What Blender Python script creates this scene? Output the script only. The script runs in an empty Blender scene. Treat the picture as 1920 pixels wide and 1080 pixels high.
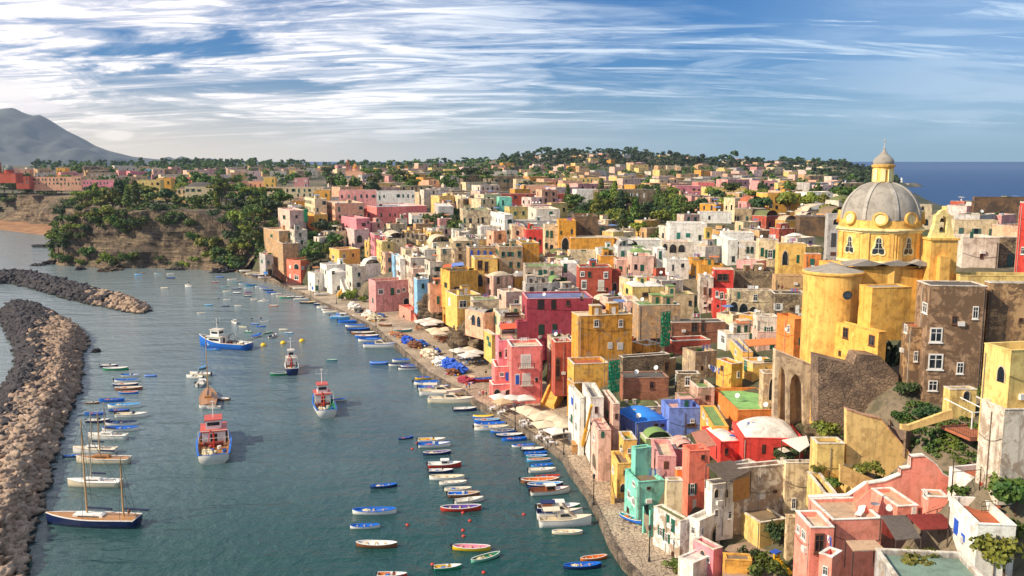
import bpy, math, random
import numpy as np
from mathutils import Matrix, Vector, noise
S = bpy.context.scene
COL = S.collection
PI = math.pi
# ---------------------------------------------------------------- camera
F = 1663.0                      # focal length in pixels of a 1920 wide frame
HC = 50.0                       # height of the viewpoint over the sea
PITCH = math.atan(238 / F)
cp, sp = math.cos(PITCH), math.sin(PITCH)
cam = bpy.data.cameras.new('camera')
cam.sensor_width = 36.0
cam.lens = 36.0 * F / 1920
cam.clip_start = 1.0
cam.clip_end = 80000
co = bpy.data.objects.new('camera', cam)
COL.objects.link(co)
co.location = (0, 0, HC)
co.rotation_euler = (PI / 2 - PITCH, 0, 0)
S.camera = co
# ---------------------------------------------------------------- light
SUN_EL, SUN_AZ = math.radians(36), math.radians(-112)   # azimuth clockwise from +Y
sund = Vector((math.sin(SUN_AZ) * math.cos(SUN_EL), math.cos(SUN_AZ) * math.cos(SUN_EL), math.sin(SUN_EL)))
sl = bpy.data.lights.new('sun', 'SUN')
sl.energy = 4.2
sl.angle = math.radians(0.5)
sl.color = (1.0, 0.86, 0.66)
so = bpy.data.objects.new('sun', sl)
COL.objects.link(so)
so.rotation_euler = sund.to_track_quat('Z', 'Y').to_euler()
S.view_settings.view_transform = 'Standard'
S.view_settings.look = 'None'
S.view_settings.exposure = 0.58
S.view_settings.gamma = 1.0
W = bpy.data.worlds.new('World')
S.world = W
W.use_nodes = True

def build_sky():
    nt = W.node_tree
    N, L = nt.nodes, nt.links
    N.clear()
    def n(t, **k):
        o = N.new(t)
        for a, b in k.items():
            setattr(o, a, b)
        return o
    def mth(op, a, b=None, c=None, clamp=False):
        o = n('ShaderNodeMath', operation=op, use_clamp=clamp)
        for i, v in enumerate((a, b, c)):
            if v is None: continue
            if isinstance(v, (int, float)): o.inputs[i].default_value = v
            else: L.new(v, o.inputs[i])
        return o.outputs[0]
    sky = n('ShaderNodeTexSky', sky_type='NISHITA', sun_disc=False)
    sky.sun_elevation = SUN_EL
    sky.sun_rotation = SUN_AZ
    sky.altitude = 50
    sky.air_density = 1.0
    sky.dust_density = 0.6
    sky.ozone_density = 2.5
    tc = n('ShaderNodeTexCoord')
    sep = n('ShaderNodeSeparateXYZ')
    L.new(tc.outputs['Generated'], sep.inputs[0])
    X, Y, Z = sep.outputs
    den = mth('ADD', mth('MAXIMUM', Z, 0.0), 0.15)
    u = mth('DIVIDE', X, den)
    v = mth('DIVIDE', Y, den)
    cmb = n('ShaderNodeCombineXYZ')
    L.new(u, cmb.inputs[0]); L.new(v, cmb.inputs[1])
    def cloud(scale, sx, sy, rot, detail, dist, lo, hi, off=0.0):
        mp = n('ShaderNodeMapping')
        mp.inputs['Rotation'].default_value = (0, 0, math.radians(rot))
        mp.inputs['Scale'].default_value = (sx, sy, 1)
        mp.inputs['Location'].default_value = (off, off * .7, off)
        L.new(cmb.outputs[0], mp.inputs[0])
        t = n('ShaderNodeTexNoise')
        t.inputs['Scale'].default_value = scale
        t.inputs['Detail'].default_value = detail
        t.inputs['Roughness'].default_value = 0.62
        t.inputs['Distortion'].default_value = dist
        L.new(mp.outputs[0], t.inputs[0])
        r = n('ShaderNodeMapRange', interpolation_type='SMOOTHSTEP')
        r.inputs['From Min'].default_value = lo
        r.inputs['From Max'].default_value = hi
        L.new(t.outputs[0], r.inputs[0])
        return r.outputs[0]
    big = cloud(0.85, 0.62, 1.05, -30, 15, 1.5, 0.45, 0.58, 3.1)
    wisp = cloud(1.5, 0.22, 1.5, 48, 15, 2.0, 0.50, 0.63, 7.7)
    wisp2 = cloud(1.3, 0.16, 1.6, -52, 15, 1.6, 0.51, 0.65, 1.9)
    fine = cloud(4.0, 0.36, 1.3, -42, 15, 1.8, 0.38, 0.62, 1.3)
    ang = mth('ARCTAN2', X, Y)
    left = n('ShaderNodeMapRange'); left.inputs['From Min'].default_value = 0.10; left.inputs['From Max'].default_value = -0.12
    left.inputs['To Min'].default_value = 0.35; left.inputs['To Max'].default_value = 1.0
    L.new(ang, left.inputs[0])
    c1 = mth('MULTIPLY', big, left.outputs[0])
    c1 = mth('MULTIPLY', c1, mth('ADD', 0.35, mth('MULTIPLY', fine, 0.75)))
    c2 = mth('MULTIPLY', mth('MAXIMUM', wisp, wisp2), mth('ADD', 0.30, mth('MULTIPLY', fine, 0.55)))
    right = n('ShaderNodeMapRange', interpolation_type='SMOOTHSTEP'); right.inputs['From Min'].default_value = 0.18; right.inputs['From Max'].default_value = 0.48
    right.inputs['To Max'].default_value = 0.62
    L.new(ang, right.inputs[0])
    c3 = mth('MULTIPLY', right.outputs[0], mth('ADD', 0.45, mth('MULTIPLY', big, 0.5)))
    c = mth('MAXIMUM', mth('MAXIMUM', c1, c2), c3, clamp=True)
    # low haze band: fades the cirrus near the horizon into a pale veil
    band = n('ShaderNodeMapRange', interpolation_type='SMOOTHSTEP')
    band.inputs['From Min'].default_value = 0.11; band.inputs['From Max'].default_value = 0.0
    L.new(Z, band.inputs[0])
    lowfade = n('ShaderNodeMapRange', interpolation_type='SMOOTHSTEP')
    lowfade.inputs['From Min'].default_value = 0.004; lowfade.inputs['From Max'].default_value = 0.06
    L.new(Z, lowfade.inputs[0])
    c = mth('MULTIPLY', c, lowfade.outputs[0])
    # warm left, grey blue right
    lr = n('ShaderNodeMapRange', interpolation_type='SMOOTHSTEP')
    lr.inputs['From Min'].default_value = -0.55; lr.inputs['From Max'].default_value = 0.35
    L.new(ang, lr.inputs[0])
    def mix(fac, a, b):
        m = n('ShaderNodeMix', data_type='RGBA')
        for i, s in ((0, fac), (6, a), (7, b)):
            if isinstance(s, (tuple, float, int)): m.inputs[i].default_value = s
            else: L.new(s, m.inputs[i])
        return m.outputs[2]
    hazec = mix(lr.outputs[0], (0.80, 0.68, 0.54, 1), (0.24, 0.37, 0.45, 1))
    cloudc = mix(lr.outputs[0], (1.35, 1.20, 1.08, 1), (0.56, 0.69, 0.80, 1))
    sc = n('ShaderNodeVectorMath', operation='MULTIPLY')
    L.new(sky.outputs[0], sc.inputs[0])
    sc.inputs[1].default_value = (SKY_K * 0.05, SKY_K * 0.335, SKY_K * 0.64)
    s1 = mix(mth('MULTIPLY', band.outputs[0], 0.85), sc.outputs[0], hazec)
    s2 = mix(mth('MULTIPLY', c, 0.92), s1, cloudc)
    # two small cumulus banks low over the mountain
    def puff(az, z, raz, rz):
        a = mth('DIVIDE', mth('SUBTRACT', ang, az), raz)
        b = mth('DIVIDE', mth('SUBTRACT', Z, z), rz)
        d = mth('ADD', mth('MULTIPLY', a, a), mth('MULTIPLY', b, b))
        t = n('ShaderNodeTexNoise'); t.inputs['Scale'].default_value = 42; t.inputs['Detail'].default_value = 8
        L.new(tc.outputs['Generated'], t.inputs[0])
        e = mth('ADD', d, mth('MULTIPLY', mth('SUBTRACT', t.outputs[0], 0.5), 1.7))
        r = n('ShaderNodeMapRange', interpolation_type='SMOOTHSTEP')
        r.inputs['From Min'].default_value = 1.15; r.inputs['From Max'].default_value = 0.25
        L.new(e, r.inputs[0])
        return r.outputs[0]
    s3 = mix(mth('MULTIPLY', puff(-0.515, 0.066, 0.034, 0.013), 0.9), s2, (0.86, 0.80, 0.76, 1))
    s3 = mix(mth('MULTIPLY', puff(-0.485, 0.052, 0.03, 0.008), 0.8), s3, (0.80, 0.74, 0.72, 1))
    s3 = mix(mth('MULTIPLY', puff(-0.415, 0.026, 0.022, 0.006), 0.8), s3, (0.84, 0.76, 0.66, 1))
    bg = n('ShaderNodeBackground')
    L.new(s3, bg.inputs[0])
    bg.inputs[1].default_value = 1.0
    out = n('ShaderNodeOutputWorld')
    L.new(bg.outputs[0], out.inputs[0])
SKY_K = 0.10
build_sky()
# ---------------------------------------------------------------- camera geometry used to lay the place out in metres
def ray(px, py):
    x, y = (px - 960) / F, (540 - py) / F
    return (x, cp + y * sp, -sp + y * cp)
def rr(py):                     # fall per metre of ground distance along this row
    d = ray(960, py)
    return -d[2] / d[1]
def at_z(px, py, z):
    d = ray(px, py)
    t = (z - HC) / d[2]
    return Vector((d[0] * t, d[1] * t, z))
def at_y(px, py, Y):
    d = ray(px, py)
    t = Y / d[1]
    return Vector((d[0] * t, Y, HC + d[2] * t))
def depth(x, y, z): return y * cp + (HC - z) * sp
def px_of(p):
    dd = depth(*p)
    return (960 + F * p[0] / dd, 540 - F * (p[1] * sp + (p[2] - HC) * cp) / dd)
def mpp(px, py, z=0.0):
    p = at_z(px, py, z)
    return depth(*p) / F
# ---------------------------------------------------------------- mesh collector
class MB:
    def __init__(s): s.v, s.f, s.m = [], [], []
    def add(s, vs, fs, mi=0, M=None):
        b = len(s.v)
        if M is not None: vs = [M @ Vector(p) for p in vs]
        s.v += [tuple(p) for p in vs]
        s.f += [tuple(i + b for i in f) for f in fs]
        s.m += [mi] * len(fs)
        return s
    def box(s, x0, y0, z0, x1, y1, z1, mi=0, M=None, bottom=True):
        vs = [(x0, y0, z0), (x1, y0, z0), (x1, y1, z0), (x0, y1, z0), (x0, y0, z1), (x1, y0, z1), (x1, y1, z1), (x0, y1, z1)]
        fs = [(4, 5, 6, 7), (0, 1, 5, 4), (1, 2, 6, 5), (2, 3, 7, 6), (3, 0, 4, 7)]
        if bottom: fs.append((3, 2, 1, 0))
        return s.add(vs, fs, mi, M)
    def tube(s, p, q, r, n=6, mi=0, r2=None, cap=True):
        p, q = Vector(p), Vector(q)
        d = (q - p)
        if d.length < 1e-6: return s
        d.normalize()
        a = d.orthogonal().normalized(); b = d.cross(a)
        r2 = r if r2 is None else r2
        vs, fs = [], []
        for c, R in ((p, r), (q, r2)):
            for i in range(n):
                t = 2 * PI * i / n
                vs.append(c + a * (R * math.cos(t)) + b * (R * math.sin(t)))
        for i in range(n):
            j = (i + 1) % n
            fs.append((i, j, n + j, n + i))
        if cap:
            fs.append(tuple(range(n))[::-1]); fs.append(tuple(range(n, 2 * n)))
        return s.add(vs, fs, mi)
    def lathe(s, prof, n=24, c=(0, 0, 0), mi=0, a0=0.0, cap=True):
        vs, fs = [], []
        for (r, z) in prof:
            for i in range(n):
                t = a0 + 2 * PI * i / n
                vs.append((c[0] + r * math.cos(t), c[1] + r * math.sin(t), c[2] + z))
        for k in range(len(prof) - 1):
            for i in range(n):
                j = (i + 1) % n
                fs.append((k * n + i, k * n + j, (k + 1) * n + j, (k + 1) * n + i))
        if cap: fs.append(tuple((len(prof) - 1) * n + i for i in range(n)))
        return s.add(vs, fs, mi)
    def prism(s, pts, z0, z1, mi=0, M=None):        # polygon in xy, raised from z0 to z1
        n = len(pts)
        ar = sum(pts[i][0] * pts[(i + 1) % n][1] - pts[(i + 1) % n][0] * pts[i][1] for i in range(n))
        if ar < 0: pts = pts[::-1]
        vs = [(p[0], p[1], z0) for p in pts] + [(p[0], p[1], z1) for p in pts]
        fs = [tuple(range(n, 2 * n)), tuple(range(n))[::-1]] + [(i, (i + 1) % n, n + (i + 1) % n, n + i) for i in range(n)]
        return s.add(vs, fs, mi, M)
    def blob(s, c, r, sub=2, amp=0.25, seed=0, freq=1.0, mi=0):
        V, Fc = ico(sub)
        out = []
        for p in V:
            k = 1 + amp * noise.noise(Vector(p) * freq * 1.7 + Vector((seed * 3.1, seed * 1.7, seed)))
            k += amp * .5 * noise.noise(Vector(p) * freq * 4.1 + Vector((seed, seed * 2.7, seed)))
            out.append((c[0] + p[0] * r[0] * k, c[1] + p[1] * r[1] * k, c[2] + p[2] * r[2] * k))
        return s.add(out, Fc, mi)
    def mesh(s, name, mats, smooth=False):
        me = bpy.data.meshes.new(name)
        me.from_pydata(s.v, [], s.f)
        for m in (mats if isinstance(mats, (list, tuple)) else [mats]): me.materials.append(m)
        if any(s.m): me.polygons.foreach_set('material_index', s.m)
        if smooth: me.polygons.foreach_set('use_smooth', [True] * len(s.f))
        me.update()
        return me
_ico = {}
def ico(sub):
    if sub in _ico: return _ico[sub]
    t = (1 + 5 ** .5) / 2
    v = [Vector(p).normalized() for p in [(-1, t, 0), (1, t, 0), (-1, -t, 0), (1, -t, 0), (0, -1, t), (0, 1, t), (0, -1, -t), (0, 1, -t), (t, 0, -1), (t, 0, 1), (-t, 0, -1), (-t, 0, 1)]]
    f = [(0, 11, 5), (0, 5, 1), (0, 1, 7), (0, 7, 10), (0, 10, 11), (1, 5, 9), (5, 11, 4), (11, 10, 2), (10, 7, 6), (7, 1, 8), (3, 9, 4), (3, 4, 2), (3, 2, 6), (3, 6, 8), (3, 8, 9), (4, 9, 5), (2, 4, 11), (6, 2, 10), (8, 6, 7), (9, 8, 1)]
    for _ in range(sub):
        mid, nf = {}, []
        def m(a, b):
            k = (min(a, b), max(a, b))
            if k not in mid:
                v.append((v[a] + v[b]).normalized()); mid[k] = len(v) - 1
            return mid[k]
        for a, b, c in f:
            x, y, z = m(a, b), m(b, c), m(c, a)
            nf += [(a, x, z), (b, y, x), (c, z, y), (x, y, z)]
        f = nf
    _ico[sub] = ([tuple(p) for p in v], f)
    return _ico[sub]
WM = {}                          # world matrix of every object, kept by hand
def obj(name, me, parent=None, M=None):
    o = bpy.data.objects.new(name, me)
    COL.objects.link(o)
    M = M or Matrix.Identity(4)
    if parent is not None:
        o.parent = parent
        o.matrix_local = M
        WM[o] = WM[parent] @ M
    else:
        o.matrix_world = M
        WM[o] = M.copy()
    return o
def TR(x, y, z, rz=0.0, s=None):
    M = Matrix.Translation((x, y, z)) @ Matrix.Rotation(rz, 4, 'Z')
    if s is not None: M = M @ Matrix.Diagonal((s[0], s[1], s[2], 1))
    return M
def tag(o, label, cat, group=None, kind=None):
    o['label'] = label
    o['category'] = cat
    if group: o['group'] = group
    if kind: o['kind'] = kind
    return o
def struct(o, kind='structure'):
    o['kind'] = kind
    return o
def thing(name, label, cat, loc=(0, 0, 0), rz=0.0, group=None, M=None):
    return tag(obj(name, None, None, M or TR(*loc, rz)), label, cat, group)
def copy_tree(o, parent=None, M=None):
    c = o.copy(); COL.objects.link(c)
    if parent is not None: c.parent = parent
    if M is not None: c.matrix_world = M
    WM[c] = M if M is not None else None
    for ch in KIDS.get(o, []): copy_tree(ch, c)
    return c
KIDS = {}
def kids_of(root):
    for o in COL.objects:
        if o.parent is not None: pass
# ---------------------------------------------------------------- materials
def lin(h):
    r = [int(h[i:i + 2], 16) / 255 for i in (0, 2, 4)]
    return tuple((c / 12.92 if c <= .04045 else ((c + .055) / 1.055) ** 2.4) for c in r) + (1,)
class NB:
    def __init__(s, name):
        s.mat = bpy.data.materials.new(name)
        s.mat.use_nodes = True
        s.nt = s.mat.node_tree
        s.p = s.nt.nodes['Principled BSDF']
    def n(s, t, ins=None, **k):
        o = s.nt.nodes.new(t)
        for a, b in k.items(): setattr(o, a, b)
        for a, b in (ins or {}).items():
            if isinstance(b, bpy.types.NodeSocket): s.nt.links.new(b, o.inputs[a])
            else: o.inputs[a].default_value = b
        return o
    def mix(s, f, a, b, mode='MIX'):
        return s.n('ShaderNodeMix', {0: f, 6: a, 7: b}, data_type='RGBA', blend_type=mode).outputs[2]
    def noise(s, vec, scale, detail=4, rough=.55, dist=0.0):
        return s.n('ShaderNodeTexNoise', {'Vector': vec, 'Scale': scale, 'Detail': detail, 'Roughness': rough, 'Distortion': dist}).outputs[0]
    def ramp(s, v, lo, hi, a=0.0, b=1.0):
        return s.n('ShaderNodeMapRange', {0: v, 1: lo, 2: hi, 3: a, 4: b}, interpolation_type='SMOOTHSTEP').outputs[0]
    def map(s, vec, scale=(1, 1, 1)):
        return s.n('ShaderNodeMapping', {'Vector': vec, 'Scale': scale}).outputs[0]
    def m(s, op, a, b):
        return s.n('ShaderNodeMath', {0: a, 1: b}, operation=op).outputs[0]
    def bump(s, h, strength=.3, dist=.05):
        b = s.n('ShaderNodeBump', {'Height': h, 'Strength': strength, 'Distance': dist})
        s.nt.links.new(b.outputs[0], s.p.inputs['Normal'])
    def col(s, v):
        if isinstance(v, tuple): s.p.inputs['Base Color'].default_value = v
        else: s.nt.links.new(v, s.p.inputs['Base Color'])
    def rough(s, v): s.p.inputs['Roughness'].default_value = v
def world_vec(b):               # world position plus a shift of its own for every object
    g = b.n('ShaderNodeNewGeometry').outputs['Position']
    r = b.n('ShaderNodeObjectInfo').outputs['Random']
    k = b.m('MULTIPLY', r, 37.0)
    return b.n('ShaderNodeVectorMath', {0: g, 1: k}, operation='ADD').outputs[0]
_mats = {}
def stucco(hexc, dirt=.45, under='a58f78'):
    key = ('st', hexc, dirt, under)
    if key in _mats: return _mats[key]
    b = NB('plaster_' + hexc)
    c = lin(hexc)
    g = b.n('ShaderNodeNewGeometry').outputs['Position']
    big = b.noise(g, .22, 5, .6)
    mid = b.noise(g, .9, 6, .65, .4)
    fine = b.noise(g, 5.0, 4, .6)
    streak = b.noise(b.map(g, (1.6, 1.6, .16)), 1.0, 6, .65)
    dk = (c[0] * .46, c[1] * .40, c[2] * .36, 1)
    lt = tuple(min(.9, x * 1.12 + .025) for x in c[:3]) + (1,)
    v = b.mix(b.ramp(big, .35, .68), c, lt)
    v = b.mix(b.m('MULTIPLY', b.ramp(mid, .46, .66), .42 + .55 * dirt), v, dk)
    v = b.mix(b.m('MULTIPLY', b.ramp(streak, .47, .70), .30 + dirt * .75), v, (c[0] * .36 + .01, c[1] * .33 + .01, c[2] * .31 + .01, 1))
    peel = b.ramp(b.noise(g, .55, 8, .7, .8), .70 - .24 * dirt, .76 - .22 * dirt)
    v = b.mix(b.m('MULTIPLY', peel, min(1, dirt * 1.3)), v, lin(under))
    v = b.mix(b.m('MULTIPLY', b.ramp(fine, .45, .8), .22), v, dk)
    b.col(v); b.rough(.9)
    b.bump(b.m('ADD', mid, b.m('MULTIPLY', fine, .5)), .45, .10)
    _mats[key] = b.mat
    return b.mat
def stone(hexc, dark='4a4038', scale=1.0, name='stone'):
    key = ('so', hexc, dark, scale)
    if key in _mats: return _mats[key]
    b = NB(name + '_' + hexc)
    g = b.n('ShaderNodeNewGeometry').outputs['Position']
    vo = b.n('ShaderNodeTexVoronoi', {'Vector': b.map(g, (1, 1, 1.7)), 'Scale': 1.6 * scale, 'Randomness': .9}, feature='DISTANCE_TO_EDGE').outputs[0]
    cell = b.n('ShaderNodeTexVoronoi', {'Vector': b.map(g, (1, 1, 1.7)), 'Scale': 1.6 * scale, 'Randomness': .9}).outputs['Color']
    cs = b.n('ShaderNodeSeparateColor', {0: cell}).outputs[0]
    n1 = b.noise(g, .35, 7, .65, .5)
    n2 = b.noise(g, 3.0, 5, .6)
    c, d = lin(hexc), lin(dark)
    v = b.mix(b.ramp(n1, .38, .66), c, d)
    v = b.mix(b.m('MULTIPLY', cs, .45), v, tuple(x * .55 for x in c[:3]) + (1,))
    v = b.mix(b.m('MULTIPLY', b.ramp(vo, .10, .0), .65), v, d)
    v = b.mix(b.m('MULTIPLY', b.ramp(n2, .45, .75), .35), v, d)
    b.col(v); b.rough(.93)
    b.bump(b.m('ADD', b.ramp(vo, 0, .12), b.m('MULTIPLY', n2, .6)), .6, .12)
    _mats[key] = b.mat
    return b.mat
def plain(hexc, rough=.6, var=.25, metal=0.0, scale=2.0, name='paint'):
    key = ('pl', hexc, rough, var, metal, scale)
    if key in _mats: return _mats[key]
    b = NB(name + '_' + hexc)
    c = lin(hexc)
    g = world_vec(b)
    n1 = b.noise(g, scale, 5, .6)
    v = b.mix(b.m('MULTIPLY', b.ramp(n1, .42, .72), var * 2), c, tuple(x * .55 for x in c[:3]) + (1,))
    b.col(v); b.rough(rough)
    b.p.inputs['Metallic'].default_value = metal
    _mats[key] = b.mat
    return b.mat
def roofmat(hexc):
    key = ('rf', hexc)
    if key in _mats: return _mats[key]
    b = NB('roofing_' + hexc)
    c = lin(hexc)
    g = b.n('ShaderNodeNewGeometry').outputs['Position']
    n1 = b.noise(g, .5, 7, .65, .6)
    n2 = b.noise(g, 3.5, 5, .6)
    v = b.mix(b.m('MULTIPLY', b.ramp(n1, .42, .66), .75), c, tuple(x * .5 + .02 for x in c[:3]) + (1,))
    v = b.mix(b.m('MULTIPLY', b.ramp(n2, .5, .75), .45), v, (.10, .085, .065, 1))
    b.col(v); b.rough(.92)
    b.bump(n2, .4, .05)
    _mats[key] = b.mat
    return b.mat
GLASS = None
def glass():
    global GLASS
    if GLASS is None:
        b = NB('window_glass')
        g = world_vec(b)
        b.col(b.mix(b.ramp(b.noise(g, .8, 3), .4, .7), (.012, .016, .02, 1), (.05, .06, .07, 1)))
        b.rough(.12)
        GLASS = b.mat
    return GLASS
# ---------------------------------------------------------------- lie of the land
def P(px, Y, z=0.0):
    return ((px - 960) / F * depth(0, Y, z), Y)
LAND = [(500,388,5),(560,395,10),(640,372,14),(600,420,24),(700,400,20),(700,330,4),(760,360,17),(760,300,4),(850,350,17),(850,280,8),(850,240,3),
 (920,300,13),(920,240,7),(940,205,3),(1000,300,17),(1000,250,11),(1040,200,5),(1050,165,2.5),(1100,300,19),(1100,240,11),(1150,180,5),(1150,140,2),
 (1200,300,19),(1200,250,14),(1200,200,9),(1250,160,5),(1250,125,1.5),(1300,270,18),(1300,220,12),(1300,180,8),(1320,115,2),(1400,250,18),(1400,200,10),
 (1400,160,8),(1400,110,2.5),(1480,220,16),(1500,180,13),(1480,135,9),(1560,130,16),(1560,110,10),(1650,130,19),(1640,100,10),(1600,85,4),(1750,125,15),
 (1750,100,13),(1750,75,5),(1900,105,19),(1900,80,13),(1900,250,31),(1700,250,29),(1700,180,26),(1600,250,26),(1500,300,26),(1300,350,23),(1150,380,21),
 (1000,400,23),(850,430,24),(700,470,26),(500,470,27),(400,455,27),(300,455,27),(180,445,25),(200,500,27),(0,680,24),(-200,650,24),(60,660,22),
 (0,820,28),(300,700,29),(600,700,29),(900,700,28),(1200,600,28),(1500,500,28),(1700,400,29),(1900,400,30),(300,1100,33),(600,1100,34),(900,1000,33),
 (1200,900,31),(1500,900,30),(1650,700,26),(1040,1350,64),(1120,1350,62),(1000,1330,55),(930,1300,45),(1220,1350,57),(1320,1350,50),(1420,1350,46),
 (1520,1500,42),(1600,1650,38),(1650,1700,30),(1700,1740,6),(850,1500,41),(700,1500,41),(520,1400,44),(440,1400,46),(250,1500,42),(0,1500,42),(-200,1200,38),(1350,1100,36),(1250,1100,42)]
CPT = [P(a, b, c) + (c, 1.0) for a, b, c in LAND]
for a_, b_, c_ in [(1360,96,1.8),(1400,98,2.0),(1440,98,2.2),(1470,101,2.3),(1400,91,1.8),(1460,91,2.0),(1340,88,1.5),(1500,88,2.6),(1440,84,2.2),(1380,104,2.0),(1530,80,3.0)]: CPT.append(P(a_, b_, c_) + (c_, 6.0))
def Tarr(x, y):
    x, y = np.asarray(x, float), np.asarray(y, float)
    num = np.zeros_like(x); den = np.zeros_like(x)
    for cx, cy, cz, cw in CPT:
        d2 = (x - cx) ** 2 + (y - cy) ** 2
        w = cw / (d2 + 8 + .0004 * cy * cy) ** 2
        num += w * cz; den += w
    return num / den
def T(x, y): return float(Tarr(np.array([x]), np.array([y]))[0])
QOUT = [(1215,1095),(1168,1050),(1142,1010),(1128,975),(1100,920),(1070,880),(1055,852),(1020,826),(985,806),(950,786),(915,766),(888,750),(862,728),
        (845,722),(800,697),(770,670),(745,648),(722,632),(712,622),(700,612),(672,600),(655,591),(628,577),(600,566),(575,553),(556,545),(520,529),(490,521),(455,513)]
QIN = [(478,506),(530,514),(600,540),(690,560),(760,562),(830,585),(880,600),(925,625),(935,670),(925,690),(1020,700),(1070,750),(1110,800),(1140,860),(1190,930),(1230,970),(1290,1010),(1350,1060),(1370,1095)]
ZQ = 1.2
def zp(l, z): return [tuple(at_z(a, b, z)[:2]) for a, b in l]
q_out, q_in = zp(QOUT, ZQ), zp(QIN, ZQ)
QUAY = q_out + q_in
CLIFF = [(455,513),(440,509),(400,506),(350,503),(300,502),(250,503),(200,502),(150,500),(115,498),(96,492),(104,482),(118,470),(128,458),(132,449)]
c_out = [tuple(at_z(a, b, 0)[:2]) for a, b in CLIFF]
BEACH = [(130,447),(90,443),(40,437),(0,432),(-60,430),(-150,430)]
b_out = [tuple(at_z(a, b, 0)[:2]) for a, b in BEACH]
COAST = ([(52, 40)] + q_out + c_out[1:] + b_out + [(-520, 640), (-900, 700), (-1600, 900), (-1600, 2300), (300, 2300), P(1560, 1850, 0), P(1700, 1800, 0), P(1735, 1765, 0),
         P(1690, 1700, 0), P(1645, 1500, 0), P(1655, 1250, 0), P(1700, 1000, 0), P(1760, 800, 0), P(1830, 600, 0), (300, 480), (290, 300), (280, 150), (260, 40)])
def inpoly(x, y, poly):
    x, y = np.asarray(x), np.asarray(y)
    r = np.zeros(x.shape, bool)
    n = len(poly)
    for i in range(n):
        x0, y0 = poly[i]; x1, y1 = poly[(i + 1) % n]
        if y0 == y1: continue
        c = ((y0 > y) != (y1 > y)) & (x < (x1 - x0) * (y - y0) / (y1 - y0) + x0)
        r ^= c
    return r
def dpoly(x, y, line):
    d = np.full(np.shape(x), 1e9)
    for (x0, y0), (x1, y1) in zip(line[:-1], line[1:]):
        dx, dy = x1 - x0, y1 - y0
        t = np.clip(((x - x0) * dx + (y - y0) * dy) / (dx * dx + dy * dy + 1e-9), 0, 1)
        d = np.minimum(d, np.hypot(x - x0 - t * dx, y - y0 - t * dy))
    return d
def ground(x, y, rough=True):
    x, y = np.asarray(x, float), np.asarray(y, float)
    z = Tarr(x, y)
    z = np.minimum(z, 0.4 + 3.2 * np.maximum(0, dpoly(x, y, c_out + [b_out[0]]) - 5.0))
    z = np.minimum(z, -.3 + np.where(dpoly(x, y, b_out) < 60, .05 * dpoly(x, y, b_out), 3 + 2.6 * (dpoly(x, y, b_out) - 60)))
    z = np.minimum(z, 0.6 + .9 * dpoly(x, y, q_out))
    oc = COAST[COAST.index(b_out[-1]):]
    z = np.minimum(z, -.2 + .8 * dpoly(x, y, oc))
    z = np.where(inpoly(x, y, QUAY), .5, z)
    z = np.where(inpoly(x, y, COAST), z, -5.0)
    return z
def hit(px, py, y0=70, y1=2200):        # first ground point seen along a pixel's ray
    d = ray(px, py)
    ys = np.geomspace(y0, y1, 260)
    t = ys / d[1]
    zr = HC + d[2] * t
    zg = ground(d[0] * t, ys)
    k = np.nonzero(zg >= zr)[0]
    if len(k) == 0: return None
    i = k[0]
    return Vector((d[0] * t[i], ys[i], float(zg[i])))
# materials of the land
def earth_mat():
    b = NB('earth_and_scrub')
    g = b.n('ShaderNodeNewGeometry').outputs['Position']
    n1 = b.noise(g, .03, 8, .65)
    n2 = b.noise(g, .4, 6, .6)
    v = b.mix(b.ramp(n1, .42, .6), (.045, .06, .02, 1), (.20, .155, .10, 1))
    v = b.mix(b.m('MULTIPLY', b.ramp(n2, .45, .7), .7), v, (.05, .055, .025, 1))
    v = b.mix(b.m('MULTIPLY', b.ramp(b.noise(g, 1.6, 8, .7), .5, .62), .6), v, (.09, .07, .05, 1))
    b.col(v); b.rough(.95); b.bump(n2, .6, .4)
    return b.mat
EARTH = earth_mat()
def grid_mesh(name, xs, ys, mat, smooth=True):
    Xg, Yg = np.meshgrid(xs, ys)
    Z = ground(Xg, Yg)
    nx, ny = len(xs), len(ys)
    v = np.stack([Xg.ravel(), Yg.ravel(), Z.ravel()], 1)
    i = (np.arange(ny - 1)[:, None] * nx + np.arange(nx - 1)[None, :]).ravel()
    f = np.stack([i, i + 1, i + nx + 1, i + nx], 1)
    keep = (Z.ravel()[f] > -4.9).any(1)
    f = f[keep]
    me = bpy.data.meshes.new(name)
    me.from_pydata(v.tolist(), [], f.tolist())
    me.materials.append(mat)
    if smooth: me.polygons.foreach_set('use_smooth', [True] * len(f))
    return me
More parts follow.
